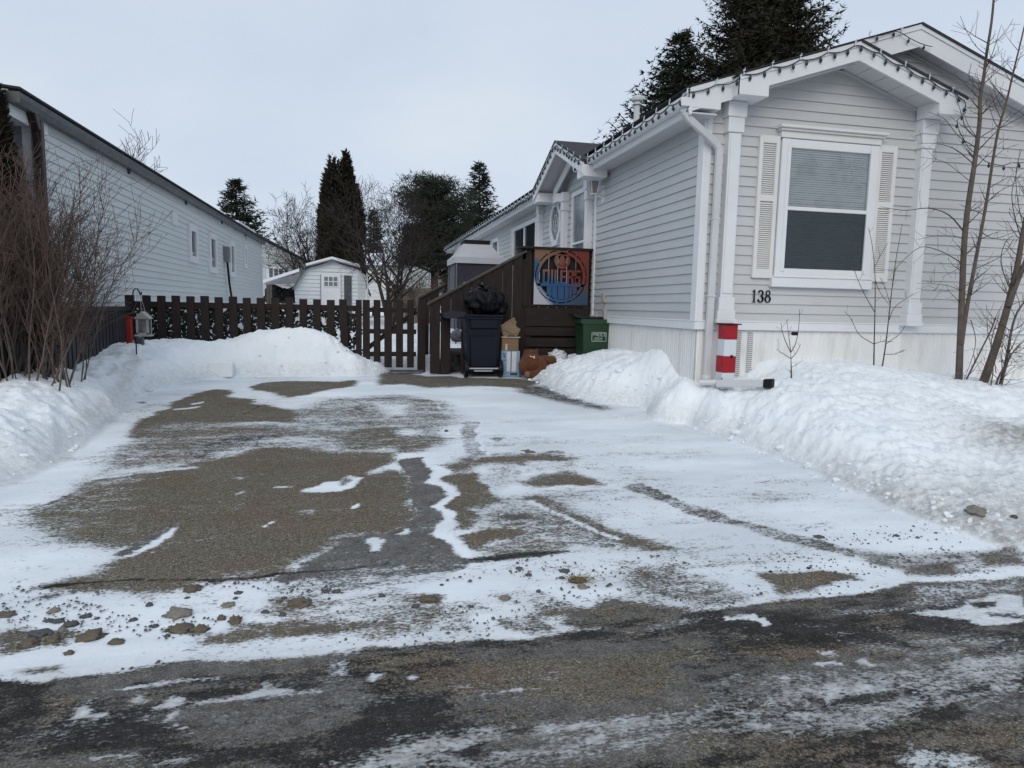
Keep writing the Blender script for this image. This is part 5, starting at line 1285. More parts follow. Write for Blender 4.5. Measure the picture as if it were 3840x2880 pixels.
def glyphs(mb, x0, z0, s, chars, y, vert=True):
    """small capitals made of bars: C A P style marks"""
    G_ = {'C': [(0, 0, 0, 1), (0, 1, .8, 1), (0, 0, .8, 0)], 'A': [(0, 0, .4, 1), (.4, 1, .8, 0), (.2, .4, .6, .4)], 'P': [(0, 0, 0, 1), (0, 1, .7, 1), (.7, 1, .7, .5), (.7, .5, 0, .5)], 'R': [(0, 0, 0, 1), (0, 1, .7, 1), (.7, 1, .7, .5), (.7, .5, 0, .5), (.3, .5, .8, 0)],
          'E': [(0, 0, 0, 1), (0, 1, .7, 1), (0, .5, .6, .5), (0, 0, .7, 0)], 'O': [(0, 0, 0, 1), (0, 1, .7, 1), (.7, 1, .7, 0), (.7, 0, 0, 0)], 'S': [(.7, 1, 0, 1), (0, 1, 0, .5), (0, .5, .7, .5), (.7, .5, .7, 0), (.7, 0, 0, 0)]}
    for i, ch in enumerate(chars):
        for x_0, y_0, x_1, y_1 in G_[ch]:
            if vert: A_ = (x0 - y_0 * s, y, z0 + (x_0 + i * 1.15) * s); B_ = (x0 - y_1 * s, y, z0 + (x_1 + i * 1.15) * s)
            else: A_ = (x0 + (x_0 + i * 1.1) * s, y, z0 + y_0 * s); B_ = (x0 + (x_1 + i * 1.1) * s, y, z0 + y_1 * s)
            mb.tube([A_, B_], s * .1, 4)
glyphs(mb, a.x + w_ * .2, t - .14, .035, 'CAP', cy - .004)
th.part('printed_marks', mb, mat('navy print', (.03, .05, .10), .5))
th, a, b, z1, t1 = carton('carton', 'plain brown cardboard box stacked on the light blue carton', 1882, 1944, 1266, 1314, cy + .01, .30, M_CARD, zb=t)
mb = MB(); w_ = b.x - a.x; mb.box(a.x + w_ * .2, a.x + w_ * .33, cy + .006, cy + .01, z1 + .005, z1 + .10); mb.box(a.x - .01, b.x + .02, cy - .01, cy + .3, t1, t1 + .012); th.part('tape', mb, mat('torn label', (.42, .38, .34), .5))
c = onY(1912, 1262, cy)
cb = Thing('carton', 'crumpled tan cardboard box tilted on top of the carton stack', 'box', (c.x, cy, t1))
mb = MB(); p0 = Vector((c.x, cy + .12, t1 + .12))
mb.obox(p0 + Vector((.0, 0, -.015)), (.235, .2, .14), (1, 0, .45), (-.45, 0, 1), .008); mb.obox(p0 + Vector((.035, -.02, .0)), (.13, .2, .22), (.6, 0, 1), (-1, 0, .6), .008)
cb.part('carton_body', mb, M_CARD2)
mb = MB(); mb.obox(p0 + Vector((-.02, -.11, .07)), (.24, .012, .10), (1, .1, .62), (-.6, -.3, 1), .003); mb.obox(p0 + Vector((.07, -.11, -.07)), (.12, .012, .05), (1, -.1, .1), (0, -.6, 1), .003); cb.part('flap', mb, M_CARD2)
# teddy bear
def plush(name, col):
    m, nt, bs = new_mat(name); tc = nt.add('ShaderNodeTexCoord').outputs['Object']
    nt.link(nt.mix(nt.rng(nt.noise(tc, 30, 5, .7), .35, .65), tuple(c * .65 for c in col), tuple(c * 1.2 for c in col)), bs.inputs['Base Color'])
    bs.inputs['Roughness'].default_value = .95; bs.inputs['Sheen Weight'].default_value = .1; nt.link(nt.bump(nt.noise(tc, 120, 4, .7), .8, .01), bs.inputs['Normal']); return m
M_BEAR = plush('brown plush', (.105, .032, .010)); M_PAW = plush('tan plush', (.22, .12, .07))
c = onY(2000, 1365, 9.45); g = G0(9.45)
bear = Thing('teddy_bear', 'brown plush teddy bear slumped between the cartons and the snow', 'teddy bear', (c.x, 9.45, g))
mb = MB()
mb.blob((c.x - .01, 9.5, g + .17), (.19, .15, .17), 3, .06, 2, 30, 18)                 # body
mb.tube([(c.x + .09, 9.45, g + .27), (c.x + .13, 9.38, g + .18), (c.x + .08, 9.33, g + .09), (c.x - .02, 9.30, g + .055), (c.x - .11, 9.29, g + .06)], [.055, .065, .062, .058, .05], 14)
mb.tube([(c.x + .10, 9.52, g + .24), (c.x + .20, 9.5, g + .26), (c.x + .30, 9.48, g + .24), (c.x + .37, 9.46, g + .21)], [.07, .065, .06, .045], 14)
mb.tube([(c.x - .12, 9.42, g + .22), (c.x - .17, 9.40, g + .14), (c.x - .14, 9.36, g + .07)], [.07, .06, .05], 14)
bb = bear.part('body', mb, M_BEAR, smooth=True)
mb = MB(); mb.blob((c.x - .125, 9.285, g + .06), (.045, .05, .05), 5, .05, 2, 16, 10); bear.part('paw', mb, M_PAW, smooth=True)
mb = MB(); mb.blob((c.x + .0, 9.62, g + .30), (.12, .11, .10), 8, .05, 2, 22, 14); mb.blob((c.x + .09, 9.62, g + .37), (.035, .02, .035), 1, 0, 1, 12, 8); mb.blob((c.x - .08, 9.6, g + .36), (.035, .02, .035), 1, 0, 1, 12, 8); bear.part('head', mb, M_BEAR, smooth=True)
mb = MB(); mb.obox((c.x - .01, 9.37, g + .30), (.02, .004, .04), (1, 0, .4), b=.001); mb.obox((c.x - .05, 9.36, g + .31), (.06, .006, .012), (1, 0, -.3)); bear.part('tag', mb, mat('cream tag', (.6, .5, .42), .6))
# plastic bag
M_PB = mat('thin white plastic', (.60, .62, .65), .3, .15, 14, .6, 30)
c = onY(2090, 1335, 9.6)
mb = MB(); mb.blob((c.x, 9.6, c.z - .01), (.13, .11, .09), 12, .28, 2.6, 30, 18); mb.prism([(c.x - .06, 9.53, c.z + .05), (c.x - .04, 9.53, c.z + .12), (c.x + .02, 9.55, c.z + .05)], (0, .01, 0))
single('plastic_bag', 'crumpled white plastic bag behind the teddy bear on the snow', 'plastic bag', mb, M_PB, (c.x, 9.6, c.z - .1), smooth=True)
c = onY(1712, 1260, 10.25)
mb = MB(); mb.blob((c.x, 10.25, c.z), (.10, .1, .09), 2, .2, 2.2, 24, 14); single('plastic_bag', 'pale bag seen through the gap in the stair boards', 'plastic bag', mb, mat('lilac plastic', (.30, .30, .38), .35, .2, 12, .5), (c.x, 10.25, c.z - .1), smooth=True)
# green bin
GY = 9.25
x0, x1 = onY(2180, 1260, GY).x, onY(2298, 1260, GY).x; zt = onY(2235, 1209, GY).z; zb = onY(2235, 1345, GY).z
gb = Thing('compost_bin', 'green compost bin with white label sunk in snow beside the house corner', 'compost bin', ((x0 + x1) / 2, GY, zb))
M_GREEN = mat('green bin plastic', (.012, .040, .018), .45, .15, 5, .1, dirt=(.04, .07, .05), dirt_amt=.4)
mb = MB(); taper(mb, x0 + .02, x1 - .02, GY, GY + .38, zb, zt, .86); gb.part('body', mb, M_GREEN)
mb = MB(); taper(mb, x0 - .02, x1 + .015, GY - .025, GY + .41, zt - .02, zt + .045, .96); gb.part('rim', mb, mat('paler green rim', (.020, .055, .028), .45, .1))
mb = MB(); mb.box(x0, x1, GY + .02, GY + .40, zt + .045, zt + .075, .012); mb.prism([(x0 - .10, GY + .05, zt + .11), (x0 + .06, GY + .05, zt + .06), (x0 + .06, GY + .05, zt + .035), (x0 - .10, GY + .05, zt + .085)], (0, .3, 0)); gb.part('lid', mb, mat('dark green lid', (.008, .016, .014), .4, .2))
mb = MB(); lx0, lx1 = onY(2219, 1270, GY).x, onY(2274, 1270, GY).x; lz0, lz1 = onY(2246, 1281, GY).z, onY(2246, 1246, GY).z; yy = GY + .012
yy = GY + .010
for a, b, c_, d in ((lx0, lx1, lz0, lz0 + .006), (lx0, lx1, lz1 - .006, lz1), (lx0, lx0 + .006, lz0, lz1), (lx1 - .006, lx1, lz0, lz1), (lx0 + .02, lx1 - .06, lz0 + .018, lz0 + .024)): mb.box(a, b, yy - .006, yy + .006, c_, d)
glyphs(mb, lx0 + .022, lz1 - .055, .038, 'PROCES'[:5], yy - .004, False)
glyphs(mb, lx0 + .05, lz0 + .035, .022, 'ORSAE', yy - .004, False)
gb.part('label_print', mb, mat('white label print', (.42, .48, .44), .5))
# snow-white block on the drive
c = onG(825, 1418); mb = MB()
mb.obox((c.x, c.y + .08, c.z + .10), (.30, .18, .20), (1, .1, .02), (.04, .1, 1), .012)
single('foam_block', 'white foam block resting on its side at the foot of the snow pile', 'foam block', mb, mat('white foam', (.80, .81, .82), .8, .03, 6, .2, 90), (c.x, c.y, c.z))
# shepherd hook and candle lantern
HY = 9.0
hk = [onY(x, y, HY) for x, y in ((511, 1300), (505, 1200), (499, 1150), (497, 1110), (500, 1090), (507, 1082), (516, 1084), (522, 1094), (526, 1106), (529, 1106), (530, 1094))]
mb = MB(); mb.tube([hk[0] - Vector((0, 0, .15))] + hk, .0075, 8); single('garden_hook', 'black curved shepherd hook stuck in the snow by the fence', 'garden hook', mb, M_BLACK, hk[0])
lt = onY(536, 1176, HY - .05)
lan = Thing('hanging_lantern', 'white weathered house shaped lantern hanging from the black hook', 'lantern', (lt.x, HY - .05, lt.z))
M_LAN = mat('weathered white lantern', (.36, .36, .34), .7, .15, 10, .3, dirt=(.14, .14, .13), dirt_amt=.6)
x0, x1 = onY(512, 1240, HY - .1).x, onY(558, 1240, HY - .1).x; z0, z1 = onY(535, 1255, HY - .1).z, onY(535, 1192, HY - .1).z; ly = HY - .12
mb = MB()
for x in (x0, x1 - .022):
    for y in (ly, ly + .13): mb.box(x, x + .022, y, y + .02, z0, z1, .002)
mb.box(x0, x1, ly, ly + .15, z1 - .02, z1, .002); mb.box(x0, x1, ly, ly + .02, z0, z0 + .02); mb.box(x0 + .005, x0 + .008, ly + .01, ly + .14, z0, z1); mb.box(x0 + .02, x1 - .01, ly + .13, ly + .135, z0, z1)
lan.part('frame', mb, M_LAN)
mb = MB(); xm = (x0 + x1) / 2
mb.prism([(x0 - .02, ly - .01, z1 - .01), (x1 + .02, ly - .01, z1 - .01), (xm, ly - .01, z1 + .075)], (0, .17, 0)); lan.part('roof', mb, M_LAN)
mb = MB(); mb.box(x0 - .018, x1 + .018, ly - .015, ly + .16, z0 - .02, z0, .003); lan.part('base', mb, M_LAN)
mb = MB(); mb.lathe((xm, ly + .07, z0), [(.022, 0), (.022, .09), (.004, .10)], 12); lan.part('candle', mb, mat('grey candle', (.25, .25, .24), .5))
mb = MB()
for s in (-.02, .025): mb.tube([hk[8], (xm + s, ly + .07, z1 + .06)], .003, 5)
lan.part('wire', mb, M_LAN)
# red post and grey box
py_ = 9.5; a, b = onY(473, 1290, py_), onY(495, 1290, py_); t = onY(484, 1192, py_).z
mb = MB(); mb.box(a.x, b.x, py_, py_ + .07, .6, t, .012); mb.box(a.x + .012, a.x + .03, py_ - .006, py_, .65, t - .04); mb.box(a.x - .005, b.x + .004, py_ - .005, py_ + .075, t, t + .012, .004)
single('marker_post', 'short red plastic post beside the shepherd hook', 'post', mb, mat('faded red plastic', (.28, .018, .012), .5, .15, 8, dirt=(.16, .02, .015), dirt_amt=.5), (a.x, py_, .7))
a, b = onY(502, 1290, 9.35), onY(534, 1290, 9.35); t = onY(520, 1266, 9.35).z
mb = MB(); mb.box(a.x, b.x, 9.35, 9.45, t - .15, t, .01); mb.box(a.x + .01, b.x - .01, 9.345, 9.35, t - .04, t - .03)
single('grey_box', 'small grey plastic box half buried under the white lantern', 'box', mb, mat('grey green plastic', (.06, .075, .08), .5, .1), (a.x, 9.35, t - .12))
# red and white banded post in front of house corner
RY = 6.36
a, b = onY(2703, 1220, RY), onY(2768, 1220, RY); zt = onY(2735, 1218, RY).z; zs = [zt] + [onY(2725, y, RY).z for y in (1273, 1336, 1398, 1460)]
bp = Thing('banded_post', 'square post wrapped in red and white bands by the downspout', 'post', (a.x, RY, zs[-1]))
M_RED = mat('red wrap', (.33, .010, .018), .35, .1, 6, .15); M_WW = mat('white wrap', (.62, .66, .70), .4, .04, 6, .15)
w_ = .142; a.x += .055; b.x = a.x + w_
for i in range(4):
    mb = MB(); dx = (i % 2) * .003; mb.box(a.x - .004 * i + dx, a.x + w_ - .002 * i - dx, RY + dx, RY + w_ - dx, zs[i + 1], zs[i], .003)
    bp.part('red_band' if i % 2 == 0 else 'white_band', mb, (M_RED, M_WW)[i % 2])
mb = MB(); mb.box(a.x - .02, b.x + .03, RY - .02, RY + w_ + .02, zt, zt + .012, .002); bp.part('cap', mb, M_BLACK)
mb = MB(); xm = a.x + w_ * .6; mb.box(xm - .012, xm + .014, RY - .004, RY + .002, zs[2] - .02, zs[2] + .012); mb.box(a.x - .012, a.x - .006, RY - .004, RY + .002, zs[3] - .09, zs[3] - .05); bp.part('tape_patch', mb, M_BLACK)
# downspout extension lying on the snow
A_ = Vector((3.62, 6.38, .66)); B_ = onY(2868, 1438, 5.95)
dx = Thing('drain_pipe', 'white drain pipe with a black end lying across the snow', 'drain pipe', A_)
mb = MB(); d = (B_ - A_); mb.obox((A_ + B_) / 2, (d.length, .06, .075), d, (0, 0, 1), .008); mb.tube([A_ + Vector((-.15, .1, .0)), A_ + Vector((0, .02, .01))], .03, 8); dx.part('pipe', mb, M_METAL)
mb = MB(); e = d.normalized(); mb.obox(B_ + e * .04, (.09, .08, .09), e, (0, 0, 1), .012); mb.obox(B_ + Vector((-.04, -.06, -.12)), (.04, .04, .05), e, (0, .3, 1), .01); dx.part('end_cap', mb, M_BLACK)
mb = MB(); mb.lathe((3.60, 6.575, .72), [(.05, -.14), (.055, -.02), (.05, 0), (.045, .01)], 12); dx.part('elbow', mb, M_METAL)

# ------------------------------------------------------------------ small canopy further back beside the house
CY0 = 14.4; CYd = 1.35
ca, cb2 = onY(1707, 975, CY0), onY(1893, 965, CY0)
cn = Thing('canopy_tent', 'small grey canopy tent with dark mesh sides behind the deck rail', 'canopy tent', ((ca.x + cb2.x) / 2, CY0 + .6, .6))
M_CAN = mat('grey canopy cloth', (.42, .42, .45), .8, .06, 4, .2, 12)
xA, xB = ca.x, cb2.x + .0; ze = onY(1760, 964, CY0).z; zv = onY(1760, 987, CY0).z
xm, ym = (xA + xB) / 2, CY0 + CYd / 2; tz = onY(1790, 921, ym).z; hw = .30
mb = MB(); lo = [(xA, CY0, ze), (xB, CY0, ze), (xB, CY0 + CYd, ze), (xA, CY0 + CYd, ze)]; hi = [(xm - hw, ym - hw, tz), (xm + hw, ym - hw, tz), (xm + hw, ym + hw, tz), (xm - hw, ym + hw, tz)]
mid = [tuple(Vector(l).lerp(Vector(h), .45) - Vector((0, 0, .035))) for l, h in zip(lo, hi)]
for i in range(4):
    j = (i + 1) % 4; mb.face([lo[i], lo[j], mid[j], mid[i]]); mb.face([mid[i], mid[j], hi[j], hi[i]])
    a, b = Vector(lo[i]), Vector(lo[j]); 
    for k in range(8):
        p, q2 = a.lerp(b, k / 8), a.lerp(b, (k + 1) / 8); dz = Vector((0, 0, ze - zv)); mb.face([p - dz, q2 - dz, q2, p])
cn.part('canopy', mb, M_CAN, smooth=False)
mb = MB(); z9 = onY(1790, 905, ym).z; mb.prism([(xm - hw - .02, ym - hw, tz + .09), (xm + hw + .02, ym - hw, tz + .09), (xm + hw * .6, ym - hw * .3, z9), (xm - hw * .6, ym - hw * .3, z9)], (0, hw * 2, 0)); cn.part('vent_cap', mb, M_CAN)
mb = MB(); mb.box(xm - hw + .02, xm + hw - .02, ym - hw + .02, ym + hw - .02, tz - .01, tz + .09); cn.part('vent_mesh', mb, M_BLACK)
for x, y in ((xA + .02, CY0 + .02), (xB - .05, CY0 + .02), (xA + .02, CY0 + CYd - .05), (xB - .05, CY0 + CYd - .05)):
    mb = MB(); mb.box(x, x + .03, y, y + .03, .6, ze, .003); cn.part('leg', mb, mat('grey pole', (.12, .12, .14), .4))
M_MESH = mat('dark mesh side', (.028, .027, .036), .8, .15, 4)
for k, (u0, u1, v0, v1) in enumerate(((0, .18, 0, 1), (.18, 1, .72, 1), (.18, 1, 0, .35), (.72, 1, .35, .72))):
    mb = MB(); mb.box(xA + (xB - xA) * u0, xA + (xB - xA) * u1, CY0 + .05, CY0 + .06, .9 + (zv - .9) * v0, .9 + (zv - .9) * v1 + .01); cn.part('side_curtain', mb, M_MESH)
mb = MB(); mb.box(xA + .05, xA + .06, CY0 + .08, CY0 + CYd - .1, .9, zv + .01); cn.part('side_curtain', mb, mat('grey mesh side', (.10, .11, .14), .8, .1, 4))
# ------------------------------------------------------------------ trees
def bark(name, col, var=.3): return mat(name, col, .9, var, 10, .3, 60, spec=.15)
def foliage(name, c0, c1, c2=None):
    m, nt, bs = new_mat(name)
    tc = nt.add('ShaderNodeTexCoord').outputs['Object']
    geo = nt.add('ShaderNodeNewGeometry')
    n = nt.noise(tc, 2.2, 4, .6)
    c = nt.mix(nt.rng(n, .38, .62), c0, c1)
    c = nt.mix(nt.rng(geo.outputs['Random Per Island'], .0, 1.0, 0, .6), c, c2 or c1)
    nt.link(c, bs.inputs['Base Color']); bs.inputs['Roughness'].default_value = .75; bs.inputs['Specular IOR Level'].default_value = .15
    return m
def bare(mb, p, d, L, r, depth, rg, twist=.35, kids=(3, 5), shrink=.62, up=.15, segs=5, minr=.0025, nmax=7):
    pts = [Vector(p)]; rad = [r]; d = Vector(d).normalized()
    for i in range(segs):
        d = (d + Vector((rg.uniform(-1, 1), rg.uniform(-1, 1), rg.uniform(-1, 1))) * twist * .5 + Vector((0, 0, up * .4))).normalized()
        pts.append(pts[-1] + d * (L / segs)); rad.append(max(minr, r * (1 - .75 * (i + 1) / segs)))
    mb.tube(pts, rad, nmax if r > .03 else (5 if r > .012 else 3), cap=False)
    if depth <= 0: return
    for k in range(rg.randint(*kids)):
        t = rg.uniform(.25, 1.0); i = min(segs - 1, int(t * segs)); q = pts[i].lerp(pts[i + 1], t * segs - i)
        ax = (pts[i + 1] - pts[i]).normalized(); o = ax.orthogonal().normalized(); o = Matrix.Rotation(rg.uniform(0, 6.28), 3, ax) @ o
        nd = (ax * rg.uniform(.5, 1.1) + o * rg.uniform(.6, 1.1)).normalized()
        bare(mb, q, nd, L * shrink * rg.uniform(.7, 1.15), max(minr, rad[i] * .6), depth - 1, rg, twist, kids, shrink, up, segs if depth > 1 else 4, minr, nmax)
def tree_thing(name, label, base, group=None, cat='tree'): return Thing(name, label, cat, base, group)
def spruce(label, base, top, rmax, seed, scale=1.0, m_=None, zmin=None, dens=1.0, group=None, droop=.25, dark=True, p_r=.85):
    rg = random.Random(seed); base = Vector(base); Ht = top - base.z
    th = tree_thing('spruce_tree', label, base, group)
    mb = MB(); mb.tube([base, base + Vector((0, 0, Ht * .5)), base + Vector((0, 0, Ht * .98))], [rmax * .07, rmax * .045, .01], 8); th.part('trunk', mb, M_BARKD)
    mb = MB(); z = base.z + Ht * .08; step = .18 * scale
    wood = MB()
    while z < top:
        t = (z - base.z) / Ht
        if zmin is None or z > zmin:
            rr = rmax * (1 - t) ** p_r + .05 * scale
            nb = max(5, int(14 * dens * (.6 + .5 * (1 - t))))
            for k in range(nb):
                a = rg.uniform(0, 6.283); L = rr * rg.uniform(.62, 1.12); dz = rg.uniform(-.5, .5) * step
                dirv = Vector((math.cos(a), math.sin(a), 0)); side = Vector((-math.sin(a), math.cos(a), 0))
                P0 = Vector((base.x, base.y, z + dz)); n = max(3, int(L / (.11 * scale)))
                prev = P0
                for i in range(1, n + 1):
                    s = i / n; q = P0 + dirv * (L * s) + Vector((0, 0, L * (.10 * s - droop * math.sin(s * 2.2) + .22 * s ** 3)))
                    if i % 3 == 0: wood.tube([prev, q], .012 * scale, 3, cap=False); prev = q
                    if s < .25: continue
                    tw = L * .36 * (1.05 - s) * rg.uniform(.7, 1.3) + .09 * scale
                    for sg in (-1, 1):
                        w = (dirv * .75 + side * sg + Vector((0, 0, rg.uniform(-.35, .12)))).normalized(); m = max(1, int(tw / (.10 * scale)))
                        for j in range(m):
                            c = q + w * (tw * (j + .3) / m) + Vector((0, 0, -.05 * (j / m) ** 2)); ln = .13 * scale * rg.uniform(.7, 1.4); wd = .017 * scale * rg.uniform(.7, 1.5)
                            v = (w * .8 + Vector((rg.uniform(-.7, .7), rg.uniform(-.7, .7), rg.uniform(-.3, .6)))).normalized(); x = v.orthogonal().normalized(); x = Matrix.Rotation(rg.uniform(0, 6.28), 3, v) @ x
                            mb.face([c - x * wd, c + v * ln, c + x * wd]); v2 = (w + Vector((rg.uniform(-.8, .8), rg.uniform(-.8, .8), rg.uniform(-.6, .5)))).normalized(); mb.face([c - x * wd, c + v2 * ln, c + x * wd]); v3 = (w * .6 + Vector((rg.uniform(-.8, .8), rg.uniform(-.8, .8), rg.uniform(-.2, .8)))).normalized(); mb.face([c - x * wd, c + v3 * ln, c + x * wd])
        z += step
    th.part('branches', wood, M_BARKD)
    th.part('crown', mb, m_ or M_SPR)
    return th
M_BARKD = bark('dark bark', (.022, .018, .015)); M_BARKG = bark('grey brown bark', (.075, .062, .052)); M_BARKF = bark('far bare branches', (.045, .036, .034)); M_BARKR = bark('reddish twigs', (.112, .080, .068))
M_SPR = foliage('spruce needles', (.014, .022, .015), (.028, .038, .024), (.036, .036, .024))
M_SPRB = foliage('brownish spruce needles', (.015, .022, .015), (.042, .040, .024), (.055, .042, .026))
M_CED = foliage('cedar foliage', (.012, .014, .009), (.026, .025, .016), (.036, .027, .018))

p = onY(2850, 400, 17.0); spruce('tall dense spruce tree rising behind the roof of house 138', (p.x, 17.0, .5), 13.2, 4.3, 3, 1.15, M_SPRB, 3.6, 2.0, p_r=.9)
p = onY(2540, 450, 18.5); spruce('shorter dark spruce left of the tallest spruce behind the roof', (p.x, 18.5, .5), onY(2550, 110, 18.5).z, 4.7, 9, 1.15, M_SPR, 3.4, 2.1)
p = onY(890, 900, 46); spruce('spruce tree peeking over the far end of the white house roof', (p.x, 46, .5), onY(890, 680, 46).z, 4.2, 5, 2.2, M_SPR, 3.5, 1.8)
p = onY(1795, 900, 40); spruce('pointed spruce behind the far gutter of house 138', (p.x, 40, .5), onY(1793, 603, 40).z, 3.0, 6, 1.7, M_SPR, 2.0, 1.8)
p = onY(1402, 900, 48); spruce('small far spruce seen through the bare branches', (p.x, 48, .5), onY(1402, 795, 48).z, 2.0, 7, 1.8, M_SPR, 2.5, 1.5)

def tufts(mb, n, fn, rg, ln, wd, vert=.6):
    for _ in range(n):
        c, nr = fn(rg)
        v = (Vector((0, 0, vert)) + nr * .7 + Vector((rg.uniform(-.6, .6), rg.uniform(-.6, .6), rg.uniform(-.4, .4)))).normalized(); x = v.orthogonal().normalized(); x = Matrix.Rotation(rg.uniform(0, 6.28), 3, v) @ x
        l = ln * rg.uniform(.6, 1.4); w = wd * rg.uniform(.6, 1.4)
        mb.face([c - x * w * .5, c + v * l * .4 - x * w, c + v * l, c + v * l * .4 + x * w, c + x * w * .5])
def cone_fn(cx, cy, z0, z1, r0, prof, lump=.22):
    def f(rg):
        while True:
            t = rg.random(); r = r0 * prof(t)
            if rg.random() < r / r0 + .05: break
        a = rg.uniform(0, 6.283); z = z0 + (z1 - z0) * t
        k = 1 + lump * mnoise.noise(Vector((math.cos(a) * 1.6, math.sin(a) * 1.6, z * .9))) * 2
        rr = r * k * (1 - .35 * rg.random() ** 2.5)
        return Vector((cx + rr * math.cos(a), cy + rr * math.sin(a), z)), Vector((math.cos(a), math.sin(a), .2))
    return f
# column cedar in the middle distance, two leaders
Yc = 29.0; p = onY(1270, 900, Yc); th = tree_thing('cedar_tree', 'tall dark columnar cedar behind the white shed', (p.x, Yc, .5))
rg = random.Random(2); mb = MB(); zt = onY(1300, 572, Yc).z; zt2 = onY(1245, 625, Yc).z
prof = lambda t: min(1, .72 + .35 * t) * (1 if t < .45 else max(.04, 1 - ((t - .45) / .55) ** 1.9 * .88))
tufts(mb, 9000, cone_fn(p.x + .05, Yc, .5, zt2 + .1, .86, lambda t: (.95 + .1 * t) * (1 if t < .5 else max(.1, 1 - ((t - .5) / .5) ** 2.4 * .62)), .1), rg, .2, .045)
tufts(mb, 2500, cone_fn(onY(1298, 700, Yc).x, Yc, 4, zt, .52, lambda t: max(.03, 1 - t ** 2.2)), rg, .2, .04)
tufts(mb, 800, cone_fn(onY(1246, 700, Yc).x, Yc, 4, zt2 + .45, .42, lambda t: max(.02, 1 - t ** 2.0)), rg, .2, .035)
th.part('crown', mb, M_CED); mb = MB(); mb.tube([(p.x, Yc, .4), (p.x, Yc, 6)], [.16, .05], 8); mb.lathe((p.x + .03, Yc, .6), [(.6, 0), (.68, 1.5), (.68, 3.5), (.5, 4.8), (.1, 5.7)], 12); th.part('trunk', mb, M_BARKD)
# cedar at the left edge
Yc = 7.5; p = onY(-138, 900, Yc); th = tree_thing('cedar_tree', 'dark cedar at the front corner of the white house cut by the photo edge', (p.x, Yc, .5))
mb = MB(); zt = onY(0, 215, Yc).z
tufts(mb, 26000, cone_fn(p.x, Yc, .6, zt, .66, lambda t: max(.04, (1 - .58 * t) * min(1, (1 - t) / .08)), .12), rg, .075, .016); th.part('crown', mb, M_CED)
mb = MB(); mb.lathe((p.x, Yc, .5), [(.45, 0), (.5, .8), (.34, 1.8), (.12, 2.9), (.02, 3.2)], 14); th.part('trunk', mb, M_BARKD)

# pine mass
Yc = 34; p = onY(1640, 900, Yc); th = tree_thing('pine_tree', 'broad dark pine with open clumped boughs behind the bare tree', (p.x, Yc, .5))
mb = MB(); wood = MB(); wood.tube([(p.x, Yc, .4), (p.x - .2, Yc, 4), (p.x, Yc, onY(1620, 680, Yc).z - .3)], [.22, .15, .04], 8)
rg = random.Random(8)
for k in range(300):
    px = rg.uniform(1515, 1755); top_ = 655 + (0 if 1555 < px < 1640 else min(abs(px - 1555), abs(px - 1640)) * (1.1 if px < 1555 else .62)); py = top_ + (1000 - top_) * rg.random() ** .75
    if py < 860 and mnoise.noise(Vector((px * .022, py * .03, 4))) > .25: continue
    c = onY(px, py, Yc + rg.uniform(-1.6, 1.6)); wood.tube([(p.x, Yc, c.z - .5), c], [.05, .02], 4, cap=False)
    for j in range(130):
        o = Vector((rg.gauss(0, .34), rg.gauss(0, .3), rg.gauss(0, .12))); v = Vector((rg.uniform(-1, 1), rg.uniform(-1, 1), rg.uniform(-.1, 1))).normalized(); x = v.orthogonal().normalized()
        mb.face([c + o - x * .025, c + o + v * .2, c + o + x * .025])
th.part('crown', mb, M_SPR); th.part('trunk', wood, M_BARKD)

# bare trees
def bare_tree(label, px, base_y, Y, Ht, stems, seed, depth=4, spread=.5, r=.1, m_=None, kids=(3, 5), zb=.5, up=.15, twist=.4, minr=.008, shrink=.62, lean=0.0, bl=.30):
    rg = random.Random(seed); p = onY(px, base_y, Y); th = tree_thing('bare_tree', label, (p.x, Y, zb)); mb = MB(); tr = MB()
    for s in range(stems):
        d = Vector((rg.uniform(-spread, spread) + lean, rg.uniform(-spread, spread), 1))
        h = Ht * rg.uniform(.55, .72); pts = [Vector((p.x + rg.uniform(-.1, .1), Y + rg.uniform(-.1, .1), zb))]; rad = [r]; dd = d.normalized(); n = 7
        for i in range(n):
            dd = (dd + Vector((rg.uniform(-1, 1), rg.uniform(-1, 1), .25)) * .13).normalized(); pts.append(pts[-1] + dd * h / n); rad.append(r * (1 - .8 * (i + 1) / n))
        tr.tube(pts, rad, 7, cap=False)
        for k in range(10):
            t = rg.uniform(.28, 1); i = min(n - 1, int(t * n)); q = pts[i].lerp(pts[i + 1], t * n - i); ax = (pts[i + 1] - pts[i]).normalized(); o = Matrix.Rotation(rg.uniform(0, 6.28), 3, ax) @ ax.orthogonal().normalized()
            bare(mb, q, ax * rg.uniform(.6, 1.2) + o * .8, Ht * bl * rg.uniform(.7, 1.2), max(minr, rad[i] * .6), depth - 2, rg, twist, kids, shrink, up, 5, minr)
    th.part('trunk', tr, m_ or M_BARKF); th.part('branches', mb, m_ or M_BARKF)
    return th
bare_tree('wide bare tree with several stems in front of the far wooden fence', 1462, 1110, 22, 5.2, 5, 21, 5, .42, .08, kids=(2, 4), up=.12, minr=.0045)
bare_tree('bare leaning tree between the white shed and the columnar cedar', 1175, 1000, 31, 5.6, 4, 22, 5, .36, .08, kids=(3, 4), minr=.006, lean=-.24)
bare_tree('thin bare tree standing behind the columnar cedar', 1330, 1000, 33, 6.6, 4, 23, 5, .32, .07, kids=(2, 4), minr=.006)
bare_tree('reddish bare tree tangled in front of the dark pine', 1590, 1050, 30, 3.0, 4, 24, 4, .6, .06, M_BARKR, kids=(3, 5), minr=.007)
p = onY(450, 590, 17); bare_tree('bare treetop showing above the roof of the white house', 445, 700, 17, (onY(440, 462, 17).z - .5) * 1.22, 5, 25, 4, .13, .04, zb=.5, minr=.004, kids=(3, 4), bl=.15, up=.45)
